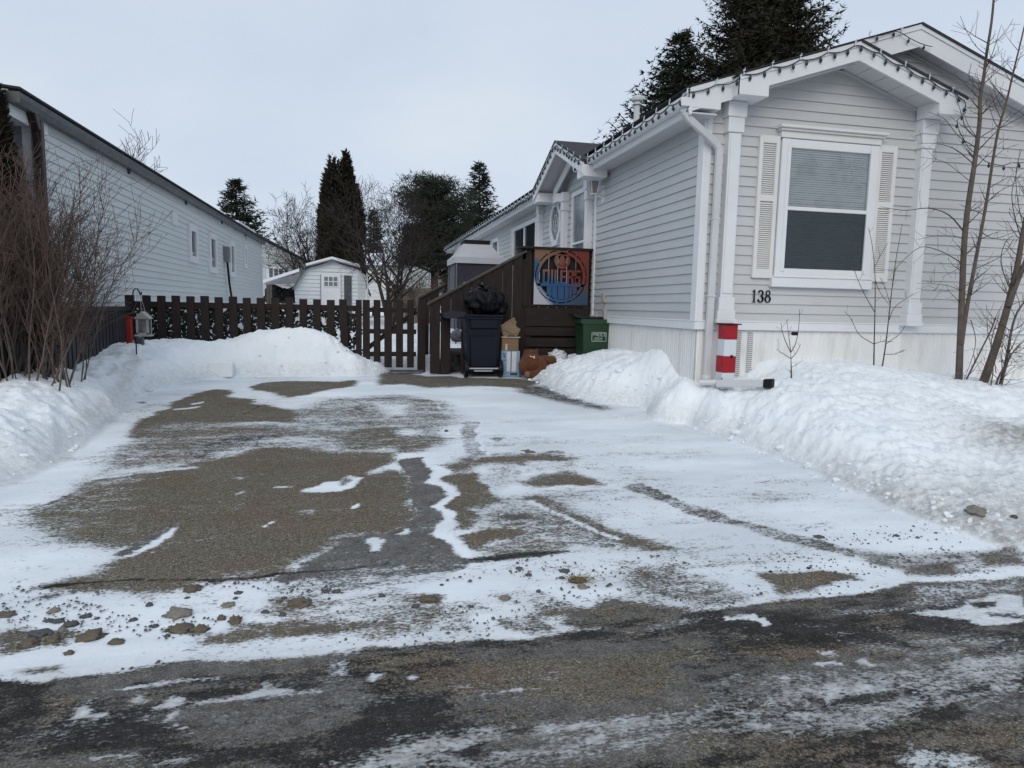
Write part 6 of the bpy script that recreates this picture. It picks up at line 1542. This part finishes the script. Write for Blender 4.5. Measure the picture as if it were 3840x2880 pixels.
bare_tree('slender bare treetop behind the porch gable of house 138', 1940, 900, 30, onY(1935, 690, 30).z - .6, 1, 26, 4, .05, .05, minr=.009)

# brown leafless shrub on the left
rg = random.Random(31); Ys = 6.95; bc = onY(120, 1410, Ys)
th = tree_thing('bare_shrub', 'large leafless reddish brown shrub in front of the white house', (bc.x, Ys, .5), None, 'shrub')
st = MB(); tw = MB()
for s in range(120):
    bx_ = bc.x + max(-.6, min(.32, rg.gauss(-.12, .22))); by = Ys + max(-.3, min(.4, rg.gauss(.05, .18))); q0 = Vector((bx_, by, H(bx_, by) - .05))
    a = rg.uniform(0, 6.283); flare = rg.uniform(.05, .46); d = Vector((math.cos(a) * flare + .05, math.sin(a) * flare, 1)).normalized(); L = rg.uniform(1.05, 2.0) * (1 - .18 * flare); n = 8
    pts = [q0]; r0 = rg.uniform(.0045, .0095); rad = [r0]
    for i in range(n):
        d = (d + Vector((rg.uniform(-1, 1), rg.uniform(-1, 1), .12)) * .12).normalized(); pts.append(pts[-1] + d * L / n); rad.append(r0 * (1 - .8 * (i + 1) / n) + .001)
    st.tube(pts, rad, 5, cap=False)
    for k in range(rg.randint(14, 20)):
        t = rg.uniform(.25, 1); i = min(n - 1, int(t * n)); q = pts[i].lerp(pts[i + 1], t * n - i); ax = (pts[i + 1] - pts[i]).normalized(); o = Matrix.Rotation(rg.uniform(0, 6.28), 3, ax) @ ax.orthogonal().normalized()
        bare(tw, q, ax + o * .6, rg.uniform(.18, .5), .0035, 1, rg, .4, (2, 4), .55, .2, 4, .0016)
th.part('stems', st, bark('shrub stems', (.125, .10, .088))); th.part('twigs', tw, M_BARKR)

# young trees at the right, in front of house 138
M_TRK = bark('smooth grey brown bark', (.115, .094, .078), .25)
def stem(mb, s, Y, r0, r1, n=6, wob=.004, seed=0):
    rg = random.Random(seed); P = []
    pts = [tuple(map(float, q.split(','))) for q in s.split()]
    for i, q in enumerate(pts):
        x, y = q[0], q[1]; yy = q[2] if len(q) > 2 else Y
        P.append(onY(x, y, yy) + Vector((rg.uniform(-wob, wob), rg.uniform(-wob, wob), 0)))
    # refine
    Q = []
    for i in range(len(P) - 1):
        for k in range(3):
            Q.append(P[i].lerp(P[i + 1], k / 3))
    Q.append(P[-1]); m = len(Q)
    for _ in range(2): Q = [Q[0]] + [(Q[i - 1] + Q[i] * 2 + Q[i + 1]) / 4 for i in range(1, m - 1)] + [Q[-1]]
    R_ = [r0 + (r1 - r0) * (i / (m - 1)) ** .8 for i in range(m)]
    mb.tube(Q, R_, n, cap=False)
    return Q, R_
def twigs(mb, Q, R_, n, rg, L=(.15, .5), t0=.15, depth=1, bias=None):
    m = len(Q)
    for k in range(n):
        t = rg.uniform(t0, .98); i = min(m - 2, int(t * (m - 1))); q = Q[i]; ax = (Q[i + 1] - Q[i]).normalized(); o = Matrix.Rotation(rg.uniform(0, 6.28), 3, ax) @ ax.orthogonal().normalized()
        if bias: o = (o + Vector(bias)).normalized()
        o.y *= .5
        bare(mb, q, ax * rg.uniform(.3, .8) + o, rg.uniform(*L), min(.006, R_[i] * .45), depth, rg, .28, (1, 3), .55, .12, 5, .0016)
yb = 6.0
def base_z(px, py, Y): p = onY(px, py, Y); return Vector((p.x, p.y, p.z))
T_A = tree_thing('young_tree', 'young leafless tree with two upright trunks in front of the grey siding', base_z(3592, 1436, yb))
a = MB(); b = MB(); rg = random.Random(41)
QA, RA = stem(a, '3594,1450 3602,1250 3608,1080 3614,900 3634,740 3650,640 3668,520 3676,430 3673,375 3690,290 3700,200 3718,90 3728,-30 3736,-160', yb, .036, .008, 10)
QB, RB = stem(a, '3606,1290 3624,1160 3650,1020 3672,900 3700,760 3722,600 3745,480 3775,380 3800,270 3830,150 3856,40', yb - .03, .022, .006, 8)
for s, r in (('3611,865 3560,800 3480,775 3400,792 3340,782 3300,775', .008), ('3604,985 3540,945 3470,922 3440,930 3400,962 3340,1030', .006), ('3612,895 3580,885 3530,880 3440,898', .004), ('3603,1090 3560,1070 3500,1065 3475,1055', .004), ('3606,1000 3570,1020 3530,1040', .003),
             ('3665,560 3640,540 3600,520 3560,470 3540,440 3480,420', .006), ('3655,620 3600,570 3560,548 3500,535 3440,540', .006), ('3668,520 3620,490 3598,400 3570,330', .005), ('3650,690 3600,650 3540,600 3450,590', .004), ('3700,205 3660,180 3620,110 3600,60', .004), ('3705,170 3760,140 3800,70', .004), ('3690,290 3740,260 3790,210', .004)):
    q, r_ = stem(b, s, yb, r, .0018, 5); twigs(b, q, r_, 7, rg, (.06, .22), .2, 0)
for s, r in (('3672,560 3710,520 3740,490 3790,440 3840,400', .007), ('3700,760 3740,720 3800,690 3850,670', .005), ('3680,870 3720,900 3780,880 3850,850', .005), ('3650,1010 3700,990 3760,960 3800,900', .005), ('3720,600 3760,560 3820,540', .004), ('3640,1200 3665,1280 3640,1360 3612,1430', .005)):
    q, r_ = stem(b, s, yb - .03, r, .0018, 5); twigs(b, q, r_, 7, rg, (.06, .22), .2, 0)
twigs(b, QA, RA, 46, rg, (.12, .42), .12, 1); twigs(b, QB, RB, 30, rg, (.12, .40), .1, 1)
T_A.part('trunk', a, M_TRK); T_A.part('branches', b, M_BARKG)
T_B = tree_thing('young_tree', 'leaning leafless tree whose trunk forks low at the right edge', base_z(3680, 1455, 5.85))
a = MB(); b = MB()
QA, RA = stem(a, '3672,1475 3700,1400 3738,1290 3770,1180 3796,1080 3815,1000 3832,900 3850,800 3880,680', 5.85, .046, .018, 10)
QB, RB = stem(a, '3780,1150 3800,1090 3828,1020 3860,950 3900,850', 5.82, .032, .02, 8)
QC, RC = stem(a, '3615,1440 3640,1390 3680,1310 3720,1230 3735,1190', 5.9, .010, .006, 6)
for s, r in (('3790,1090 3760,1020 3750,960 3770,900 3800,880 3850,900', .006), ('3815,1000 3790,960 3770,930', .004), ('3830,900 3800,800 3790,720 3812,650 3825,560', .006), ('3840,860 3815,760 3805,640 3830,560', .005)):
    q, r_ = stem(b, s, 5.85, r, .0018, 5); twigs(b, q, r_, 6, rg, (.06, .22), .2, 0)
twigs(b, QA, RA, 22, rg, (.12, .35), .25, 1); twigs(b, QC, RC, 6, rg, (.08, .25), .1, 0)
T_B.part('trunk', a, M_TRK); T_B.part('branches', b, M_BARKG)
T_C = tree_thing('young_tree', 'cluster of thin leafless stems beside the leaning tree at the right edge', base_z(3745, 1465, 5.75))
a = MB(); b = MB()
for i, (s, r) in enumerate((('3742,1478 3762,1400 3778,1330 3790,1240 3812,1170 3850,1120', .020), ('3728,1475 3740,1420 3768,1370 3790,1330', .014), ('3712,1468 3720,1420 3726,1380 3712,1310 3722,1250 3740,1200', .007), ('3750,1478 3770,1380 3800,1310 3840,1280 3870,1240', .008), ('3770,1330 3810,1320 3850,1330', .006), ('3735,1400 3728,1340 3705,1260 3700,1200', .005), ('3758,1390 3755,1300 3775,1230', .005))):
    q, r_ = stem(a, s, 5.75 - .02 * i, r, r * .4, 6); twigs(b, q, r_, 10, rg, (.08, .35), .1, 1)
T_C.part('stems', a, M_TRK); T_C.part('branches', b, M_BARKG)
def sapling(label, Y, stems, nt_, seed, base):
    th = tree_thing('sapling', label, base_z(*base, Y), None, 'sapling'); a = MB(); b = MB(); rg = random.Random(seed)
    for s, r in stems:
        q, r_ = stem(a if r >= .005 else b, s, Y, r, .002, 6, .002); twigs(b, q, r_, nt_, rg, (.03, .12), .3, 0)
    th.part('stem', a, M_BARKG)
    if b.f: th.part('twigs', b, M_BARKG)
    return th
S1 = sapling('short forked sapling in the snow beside the banded post', 6.1, (('2968,1440 2967,1380 2965,1322', .010), ('2965,1322 2945,1280 2932,1240 2928,1210', .0045), ('2965,1322 2985,1290 2996,1230 2998,1160', .0049), ('2965,1322 2958,1260 2950,1200', .004), ('2966,1345 2935,1325 2910,1308', .004), ('2966,1345 2990,1320 3002,1290', .004), ('2967,1378 2990,1366', .003)), 2, 51, (2968, 1430))
mb = MB(); c = onY(2979, 1251, 6.08); mb.box(c.x - .03, c.x + .03, 6.05, 6.10, c.z - .018, c.z + .018, .01)
S1.part('black_clip', mb, M_BLACK)
sapling('slim upright sapling with a curved low branch below the window', 6.3, (('3276,1390 3278,1300 3280,1200 3282,1100 3281,1000 3268,900 3258,860', .008), ('3277,1290 3240,1270 3215,1250 3190,1190 3166,1168', .0045), ('3280,1170 3250,1120 3225,1070 3205,1020 3200,990', .0045), ('3278,1290 3310,1278 3350,1282', .004), ('3281,1000 3300,960 3330,910', .003), ('3281,1050 3300,1100 3340,1150', .004)), 4, 52, (3276, 1385))
sapling('slim leaning sapling next to the curved one below the right shutter', 6.25, (('3304,1398 3318,1320 3330,1220 3342,1100 3355,1000 3372,900 3384,840', .008), ('3322,1290 3350,1270 3380,1250 3392,1220', .004), ('3312,1328 3355,1330 3395,1312', .004), ('3334,1200 3350,1150 3400,1120 3425,1100', .004), ('3338,1140 3320,1080 3300,1040', .003), ('3345,1085 3352,1040 3360,1000', .003)), 4, 53, (3304, 1395))

# ------------------------------------------------------------------ string lights
M_CORD = mat('dark green cord', (.018, .030, .028), .5, .1); M_BULB = mat('dark green bulb', (.020, .040, .052), .25, .2); M_CLIP = mat('clear clip', (.55, .58, .60), .3, .1)
def light_string(label, path, pitch, seed, loc, clip=2, size=1.0, sag=.02):
    rg = random.Random(seed); th = Thing('light_string', label, 'light string', loc, 'Christmas light strings along the eaves of house 138')
    P = [Vector(p) for p in path]; seg = [(P[i + 1] - P[i]).length for i in range(len(P) - 1)]; tot = sum(seg)
    def at(s):
        for i, l in enumerate(seg):
            if s <= l or i == len(seg) - 1: return P[i].lerp(P[i + 1], min(1, s / l))
            s -= l
    n = min(96, int(tot / pitch)); cord = []; mbc = MB(); clips = MB()
    for k in range(n * 4 + 1):
        s = tot * k / (n * 4); q = at(s).copy(); q.z -= sag * abs(math.sin(math.pi * k / (4 * clip))) + rg.uniform(0, .004); cord.append(q)
    mbc.tube(cord, .0045 * size, 5, cap=False); th.part('cord', mbc, M_CORD)
    for k in range(n):
        q = cord[min(len(cord) - 1, k * 4 + 2)]; mb = MB(); ax = Vector((rg.uniform(-.2, .2), rg.uniform(-.2, .2), -1))
        mb.lathe(q, [(.005 * size, 0), (.006 * size, .012 * size), (.013 * size, .022 * size), (.014 * size, .032 * size), (.009 * size, .045 * size), (.002 * size, .054 * size)], 8, ax); th.part('bulb', mb, M_BULB, smooth=True)
        if k % clip == 0:
            q = at(tot * k / n); mb = MB(); t = (at(min(tot, tot * k / n + .05)) - q).normalized()
            mb.obox(q + Vector((0, 0, .018)), (.012, .008, .05), t, (0, .1, 1)); mb.obox(q + Vector((0, 0, .035)) + t * .006, (.02, .008, .008), t); mb.obox(q + Vector((0, 0, .045)) + t * .012, (.006, .006, .022), t)
            th.part('clip', mb, M_CLIP)
    return th
gzt = 3.492
LS_ = 1.3
light_string('light string along the gutter nearest the road and up the front gable', [(3.098, 9.9, gzt - .012), (3.098, 6.47, gzt - .012), (3.2, 6.425, 3.555), (3.62, 6.42, 3.68), (3.66, 6.295, 3.70), (4.975, 6.292, 4.12), (6.28, 6.292, 3.70), (6.30, 6.29, 3.56)], .158, 1, (3.1, 6.45, 3.45), sag=.03, size=1.15)
light_string('loose end of lights hanging from the front gable into the young tree', [(6.30, 6.29, 3.56), onY(3590, 440, 6.2), onY(3592, 480, 6.15), onY(3632, 545, 6.1), onY(3690, 600, 6.0), onY(3760, 615, 6.0), onY(3850, 600, 6.0)], .19, 2, (6.3, 6.29, 3.5), sag=.02)
light_string('short run of lights near the peak of the larger front gable', [(5.15, 6.415, 4.25), (5.45, 6.412, 4.345), onY(3495, 175, 6.41)], .17, 5, (5.2, 6.41, 4.2), sag=.02)
light_string('light string following the small porch gable on the long side', [(3.03, EC - 1.34, EZ - .56), (3.03, EC, EZ - .05), (3.03, EC + 1.36, EZ - .58)], .16, 3, (3.03, EC, 3.9), sag=.04, size=1.2)
light_string('far light string along the gutter beyond the porch gable', [(3.098, 12.3, gzt), (3.098, 25.6, gzt)], .155, 4, (3.1, 18, 3.45), sag=.05, size=1.5)

# ------------------------------------------------------------------ the yards and houses behind
def polyY(pts, Y): return [onY(x, y, Y) for x, y in pts]
def boardwall(mb, pts, Y, step, z0=None):
    """clapboard wall facing the camera with the outline given at distance Y"""
    P = polyY(pts, Y); zs = [p.z for p in P]; z = min(zs) if z0 is None else z0; zt = max(zs)
    def ext(zz):
        xs = []
        for i in range(len(P)):
            a, b = P[i], P[(i + 1) % len(P)]
            if (a.z - zz) * (b.z - zz) <= 0 and abs(a.z - b.z) > 1e-9: xs.append(a.x + (b.x - a.x) * (zz - a.z) / (b.z - a.z))
        return (min(xs), max(xs)) if len(xs) >= 2 else None
    while z < zt - .02:
        e0, e1 = ext(z + .001), ext(min(z + step, zt) - .001)
        if e0 and e1:
            mb.face([(e0[0], Y - .03, z), (e0[1], Y - .03, z), (e1[1], Y, z + step), (e1[0], Y, z + step)]); mb.face([(e0[0], Y, z), (e0[1], Y, z), (e0[1], Y - .03, z), (e0[0], Y - .03, z)])
        z += step
# gambrel shed
Ys = 26.0; sh = Thing('garden_shed', 'white barn shaped garden shed with a panelled door behind the picket fence', 'shed', onY(1240, 1200, Ys))
OUT = [(1108, 1140), (1103, 1075), (1147, 1007), (1244, 981), (1345, 1010), (1372, 1035), (1374, 1145), (1374, 1220), (1108, 1220)]
mb = MB(); boardwall(mb, OUT, Ys, .14); mb.prism(polyY(OUT, Ys + .03), (0, 2.6, 0)); sh.part('wall', mb, mat('white shed siding', (.66, .70, .73), .55, .04))
mb = MB(); RF = polyY([(1096, 1086), (1146, 1002), (1244, 976), (1350, 1006), (1392, 1110)], Ys - .25)
for i in range(4): mb.prism([RF[i], RF[i + 1], RF[i + 1] + Vector((0, 3.1, 0)), RF[i] + Vector((0, 3.1, 0))], (0, 0, .045))
rf = sh.part('roof', mb, mat('grey shed roof', (.14, .145, .15), .7, .1))
mb = MB()
for i in (1, 2): mb.prism([RF[i] + Vector((0, .1, .05)), RF[i + 1] + Vector((0, .1, .05)), RF[i + 1] + Vector((0, 3.1, .05)), RF[i] + Vector((0, 3.1, .05))], (0, 0, .09))
sh.part('roof_snow', mb, M_SNOW, rf)
d0, d1 = onY(1206, 1200, Ys), onY(1278, 1024, Ys); mb = MB(); mb.box(d0.x, d1.x, Ys - .09, Ys - .04, .5, d1.z, .01); dr = sh.part('door', mb, M_WHITE)
w0, w1 = onY(1215, 1074, Ys), onY(1267, 1038, Ys); mb = MB(); mb.box(w0.x, w1.x, Ys - .10, Ys - .09, w0.z, w1.z); sh.part('window', mb, mat('grey panes', (.16, .20, .22), .2), dr)
mb = MB()
for k in range(4): x = w0.x + (w1.x - w0.x) * k / 3; mb.box(x - .015, x + .015, Ys - .115, Ys - .10, w0.z, w1.z)
for k in range(3): z = w0.z + (w1.z - w0.z) * k / 2; mb.box(w0.x, w1.x, Ys - .113, Ys - .10, z - .015, z + .015)
sh.part('glazing_bars', mb, M_WHITE, dr)
mb = MB(); mb.box(onY(1283, 1, Ys).x, onY(1312, 1, Ys).x, Ys - .07, Ys - .04, .5, onY(1290, 1033, Ys).z); mb.box(onY(1191, 1, Ys).x, onY(1203, 1, Ys).x, Ys - .07, Ys - .04, .5, onY(1195, 1030, Ys).z); sh.part('dark_opening', mb, mat('dark opening', (.06, .07, .075), .5, .4, 6))
for px in (1350, 1384):
    mb = MB(); q = onY(px, 1130, Ys - .3); mb.tube([(q.x, Ys - .3, .5), onY(px - 8, 1020, Ys - .3)], .03, 6); sh.part('downpipe', mb, M_METAL)
# open sided carport with snow on its roof
Yc = 28.8; cp = Thing('carport', 'low open carport with a snow edged roof beside the white shed', 'carport', onY(1050, 1180, Yc))
mb = MB(); r = polyY([(985, 1062), (1122, 1018), (1128, 1024)], Yc); mb.prism([r[0], r[1], r[1] + Vector((0, 0, .12)), r[0] + Vector((0, 0, .12))], (0, 3, 0)); cp.part('roof_snow', mb, M_SNOW)
mb = MB(); g = polyY([(992, 1066), (1126, 1024), (1126, 1062), (1004, 1068)], Yc - .02); mb.prism(g, (0, .05, 0)); cp.part('gable_panel', mb, mat('grey carport panel', (.20, .21, .22), .7, .15))
for px in (1004, 1015, 1118):
    mb = MB(); q = onY(px, 1100, Yc); mb.box(q.x - .05, q.x + .05, Yc, Yc + .1, .5, onY(px, 1064, Yc).z); cp.part('post', mb, mat('weathered post', (.10, .085, .075), .8, .2))
mb = MB()
for k in range(14): rg_ = random.Random(k); q = onY(1020 + k * 7, 1105 + rg_.uniform(-15, 20), Yc + 1.5); mb.blob(q, (rg_.uniform(.15, .4), .3, rg_.uniform(.12, .3)), k, .3, 2, 10, 7)
tag_ = single('covered_heap', 'dark covered heap stored under the low carport', 'heap', mb, mat('dark tarpaulin', (.012, .012, .014), .6, .5, 3), onY(1060, 1130, Yc + 1.5))
# far white house left
def far_house(label, Y, wall, depth, roof, rm, snow=None, win=None, loc=None, wcol=(.70, .715, .71), step=.2):
    th = Thing('house', label, 'house', loc or onY(*wall[0], Y)); mb = MB(); boardwall(mb, wall, Y, step); mb.prism(polyY(wall, Y + .03), (0, depth, 0)); th.part('wall', mb, mat('far white siding', wcol, .6, .05, 2))
    P = polyY(roof, Y - .3); mb = MB()
    for i in range(len(P) - 1): mb.prism([P[i], P[i + 1], P[i + 1] + Vector((0, depth + .5, 0)), P[i] + Vector((0, depth + .5, 0))], (0, 0, .09))
    rf = th.part('roof', mb, rm)
    if snow:
        mb = MB(); S = [onY(x, y, Y - .35 + (2.6 if k >= (len(snow) + 1) // 2 else 0)) for k, (x, y) in enumerate(snow)]; mb.prism(S, (0, 0, .12)); th.part('roof_snow', mb, M_SNOW, rf)
    for (x0, y0, x1, y1, nm) in (win or []):
        a, b = onY(x0, y1, Y), onY(x1, y0, Y); mb = MB(); mb.box(a.x - .08, b.x + .08, Y - .09, Y - .05, a.z - .08, b.z + .08); wd = th.part('window', mb, M_WHITE); mb = MB()
        for k in range(nm): mb.box(a.x + (b.x - a.x) * k / nm + .03, a.x + (b.x - a.x) * (k + 1) / nm - .03, Y - .10, Y - .09, a.z, b.z)
        th.part('pane', mb, mat('far grey glass', (.12, .14, .15), .2), wd)
    return th
far_house('white house beyond the end of the white mobile home with a three pane window', 33, [(940, 872), (992, 903), (1152, 988), (1152, 1150), (940, 1150)], 5, [(930, 864), (992, 897), (1166, 990)], M_SHING, win=[(1008, 1008, 1064, 1040, 3)], wcol=(.50, .54, .54))
far_house('low white house with a snow covered roof behind the bare tree', 42, [(1340, 996), (1500, 992), (1500, 1150), (1340, 1150)], 5, [(1330, 994), (1505, 990)], M_SHING, snow=[(1340, 995), (1540, 993), (1520, 953), (1356, 958)])
far_house('pale gabled house end behind the far wooden fence', 40, [(1502, 1000), (1545, 975), (1600, 968), (1690, 1000), (1690, 1150), (1502, 1150)], 5, [(1498, 1000), (1545, 972), (1600, 964), (1700, 1002)], M_SHING, snow=[(1500, 998), (1600, 964), (1600, 944), (1525, 960)])
# far wooden fence
Yf = 30; ff = Thing('wooden_fence', 'weathered tan board fence across the far back yards', 'fence', onY(1500, 1140, Yf)); x = onY(1455, 1100, Yf).x; xe = onY(1640, 1100, Yf).x; zt = onY(1530, 1080, Yf).z
M_TAN = mat('weathered tan boards', (.14, .125, .095), .85, .25, 4, .2, stretch=(3, 1, .4))
while x < xe:
    mb = MB(); mb.box(x, x + .135, Yf, Yf + .03, .5, zt + random.uniform(-.03, .03) + .02 * math.sin(x * 3)); ff.part('board', mb, M_TAN); x += .142
mb = MB(); mb.box(onY(1455, 1100, Yf).x, xe, Yf - .03, Yf - .002, zt - .16, zt - .08); ff.part('rail', mb, M_TAN)

# ------------------------------------------------------------------ stones on the verge
STN = [('4', 1240, 492, 50, 30, 'b'), ('4', 965, 592, 20, 20, 'g'), ('4', 345, 632, 30, 20, 'p'), ('4', 35, 662, 48, 11, 'b'), ('4', 1155, 652, 78, 38, 'p'), ('4', 1435, 680, 28, 24, 'b'), ('4', 1525, 695, 40, 42, 'b'), ('4', 1165, 750, 70, 28, 'b'), ('4', 1290, 755, 50, 28, 'b'), ('4', 580, 800, 68, 34, 'b'),
       ('4', 370, 700, 34, 14, 'g'), ('4', 455, 722, 44, 15, 'g'), ('4', 400, 755, 22, 20, 'p'), ('4', 310, 695, 26, 12, 'g'), ('4', 555, 668, 34, 9, 'g'), ('4', 628, 680, 16, 9, 'g'), ('4', 860, 690, 24, 13, 'g'), ('4', 1000, 732, 24, 12, 'g'), ('4', 245, 785, 55, 14, 'g'), ('4', 340, 820, 40, 34, 'b'), ('4', 180, 850, 50, 28, 'b'), ('4', 755, 835, 40, 22, 'b'), ('4', 1830, 660, 25, 18, 'g'), ('4', 1715, 640, 24, 12, 'g'), ('4', 1480, 595, 40, 20, 'p'), ('4', 1545, 515, 26, 13, 'g'), ('4', 1525, 550, 15, 12, 'g'), ('4', 1210, 548, 16, 8, 'g'), ('4', 2110, 510, 28, 12, 'g'), ('4', 2180, 512, 30, 15, 'g'), ('4', 1940, 590, 75, 32, 'b'), ('4', 1805, 575, 22, 16, 'b'), ('4', 1840, 552, 20, 11, 'g'), ('4', 1080, 795, 20, 14, 'g'), ('4', 445, 905, 26, 16, 'b'),
       ('5', 262, 540, 22, 18, 'g'), ('5', 215, 570, 12, 10, 'g'), ('5', 480, 608, 26, 15, 'g'), ('5', 565, 560, 60, 22, 'b'), ('5', 1565, 478, 34, 24, 'p'), ('5', 1540, 440, 55, 16, 'b'), ('5', 1215, 400, 24, 14, 'g'), ('5', 1155, 358, 26, 12, 'g'), ('5', 1095, 376, 9, 8, 'g'), ('5', 1280, 505, 16, 18, 'g'), ('5', 1060, 550, 40, 22, 'p'), ('5', 840, 605, 20, 12, 'g'), ('5', 770, 605, 14, 9, 'g'), ('5', 650, 468, 14, 7, 'g'), ('5', 1450, 378, 38, 8, 'g'), ('5', 1430, 420, 22, 12, 'g'),
       ('3', 1910, 1165, 62, 30, 'p'), ('3', 2145, 1190, 20, 12, 'g'), ('3', 890, 1232, 34, 9, 'g'), ('3', 1390, 1222, 18, 10, 'g'), ('6', 818, 362, 12, 9, 'k'), ('6', 572, 383, 12, 9, 'k'), ('2', 680, 540, 14, 12, 'g')]
M_ST = {'b': mat('brown field stone', (.125, .105, .075), .8, .3, 14, .4, 60), 'g': mat('grey stone', (.085, .088, .09), .75, .3, 14, .4, 60), 'p': mat('pale stone', (.21, .195, .165), .8, .2, 14, .4, 60), 'k': mat('black lump', (.012, .012, .014), .6, .3, 14)}
SPEC = {0: 'rounded brown stone at the edge of the bare asphalt', 4: 'largest pale oval stone on the snowy verge', 5: 'small round brown stone right of the pale oval stone', 6: 'upright brown stone right of the round brown stone', 9: 'brown stone alone in the snow on the left verge', 7: 'dark brown stone just below the pale oval stone', 2: 'pale grey stone high on the left verge snow', 39: 'pale stone beside the clump of dead grass', 51: 'pale flat rock at the foot of the right snow bank', 3: 'thin flat brown stone at the far left edge of the verge', 8: 'brown stone touching the right side of the dark brown one', 11: 'flat grey stone just above a small pale stone on the left verge', 12: 'small pale stone under the flat grey stone on the left verge', 18: 'wide flat grey stone in the sandy patch at the left', 19: 'tall lumpy brown stone in the sandy patch at the left', 20: 'low brown stone at the left end of the sandy patch', 21: 'flat brown stone closest to the road on the left verge', 24: 'pale stone between the largest oval stone and the broad brown stone', 38: 'flat brown stone left of the dead grass clump on speckled snow', 40: 'flat brown stone under the clump of dead grass', 45: 'pale half buried stone nearest to the dead grass on its left', 52: 'small grey stone right of the pale flat rock', 57: 'lone dark stone beside the short tyre print up the driveway', 55: 'black lump on the snow above the brown patch by the road', 56: 'black lump left of the brown patch near the road edge', 30: 'broad flat brown stone in the middle of the verge'}
for i, (t, x, y, w_, h_, k) in enumerate(STN):
    o = T[int(t)]; pb = onG(o[0] + x / 1.728, o[1] + (y + h_ * .5) / 1.728); gz_ = H(pb.x, pb.y); dist = (pb - CAM).length
    w_ *= .86; h_ *= .9; rx = max(.008, w_ / 1.728 / FPX * dist); rz = max(.006, h_ / 1.728 / FPX * dist); ry = rx * .8; rz = max(rz * .85, rx * .3)
    mb = MB(); mb.blob((pb.x, pb.y + ry * .4, gz_ + rz * .30), (rx, ry, rz), i, .34, 2.3, 18, 12)
    lab_ = SPEC.get(i, {'b': 'small brown stone frozen into the snowy verge', 'g': 'small grey stone frozen into the snowy verge', 'p': 'small pale stone frozen into the snowy verge', 'k': 'small black lump on the snow near the road'}[k])
    grp = {'b': 'brown stones on the verge', 'g': 'grey stones on the verge', 'p': 'pale stones on the verge', 'k': 'black lumps on the snow'}[k]
    single('stone', lab_, 'stone', mb, M_ST[k], (pb.x, pb.y, gz_), grp, True)
mb = MB(); rg = random.Random(77)
for k in range(2600):
    if k < 1700: x = rg.uniform(-1.6, 3.4); y = rg.uniform(2.7, 3.5)
    elif k < 2400: x = rg.uniform(-1.8, -.2); y = rg.uniform(2.7, 3.4)
    else: x = rg.uniform(2.6, 4.2); y = rg.uniform(2.7, 3.6)
    if mnoise.noise(Vector((x * 1.7, y * 3, 5))) < -.02: continue
    s = rg.uniform(.003, .009) * (1.5 if rg.random() < .08 else 1); z = float(G0(y)); a = rg.uniform(0, 6.28); c, sn_ = math.cos(a), math.sin(a)
    pts = [(x + s * 1.3 * c, y + s * 1.3 * sn_, z), (x - s * .7 * sn_, y + s * .7 * c, z - .001), (x - s * c, y - s * sn_, z), (x + s * .8 * sn_, y - s * .8 * c, z - .001), (x + .1 * s, y, z + s * rg.uniform(.5, .95))]
    mb.add(pts, [(0, 1, 4), (1, 2, 4), (2, 3, 4), (3, 0, 4)])
pb_ = mb.build('gravel', M_ST['g']); pb_['kind'] = 'stuff'; pb_['label'] = 'fine grey gravel scattered over the snowy verge'; pb_['category'] = 'gravel'
# dead grass clump
c = onG(T[5][0] + 1540 / 1.728, T[5][1] + 445 / 1.728); mb = MB()
for k in range(90):
    a = rg.uniform(0, 6.28); l = rg.uniform(.02, .07); q = Vector((c.x + rg.gauss(0, .03), c.y + rg.gauss(0, .02), c.z + .005)); mb.tube([q, q + Vector((math.cos(a) * l, math.sin(a) * l * .7, rg.uniform(.002, .02)))], .0012, 3, cap=False)
single('grass_clump', 'flattened clump of dead yellow grass beside a pale stone', 'grass clump', mb, mat('dead grass', (.20, .14, .06), .8, .3), c)
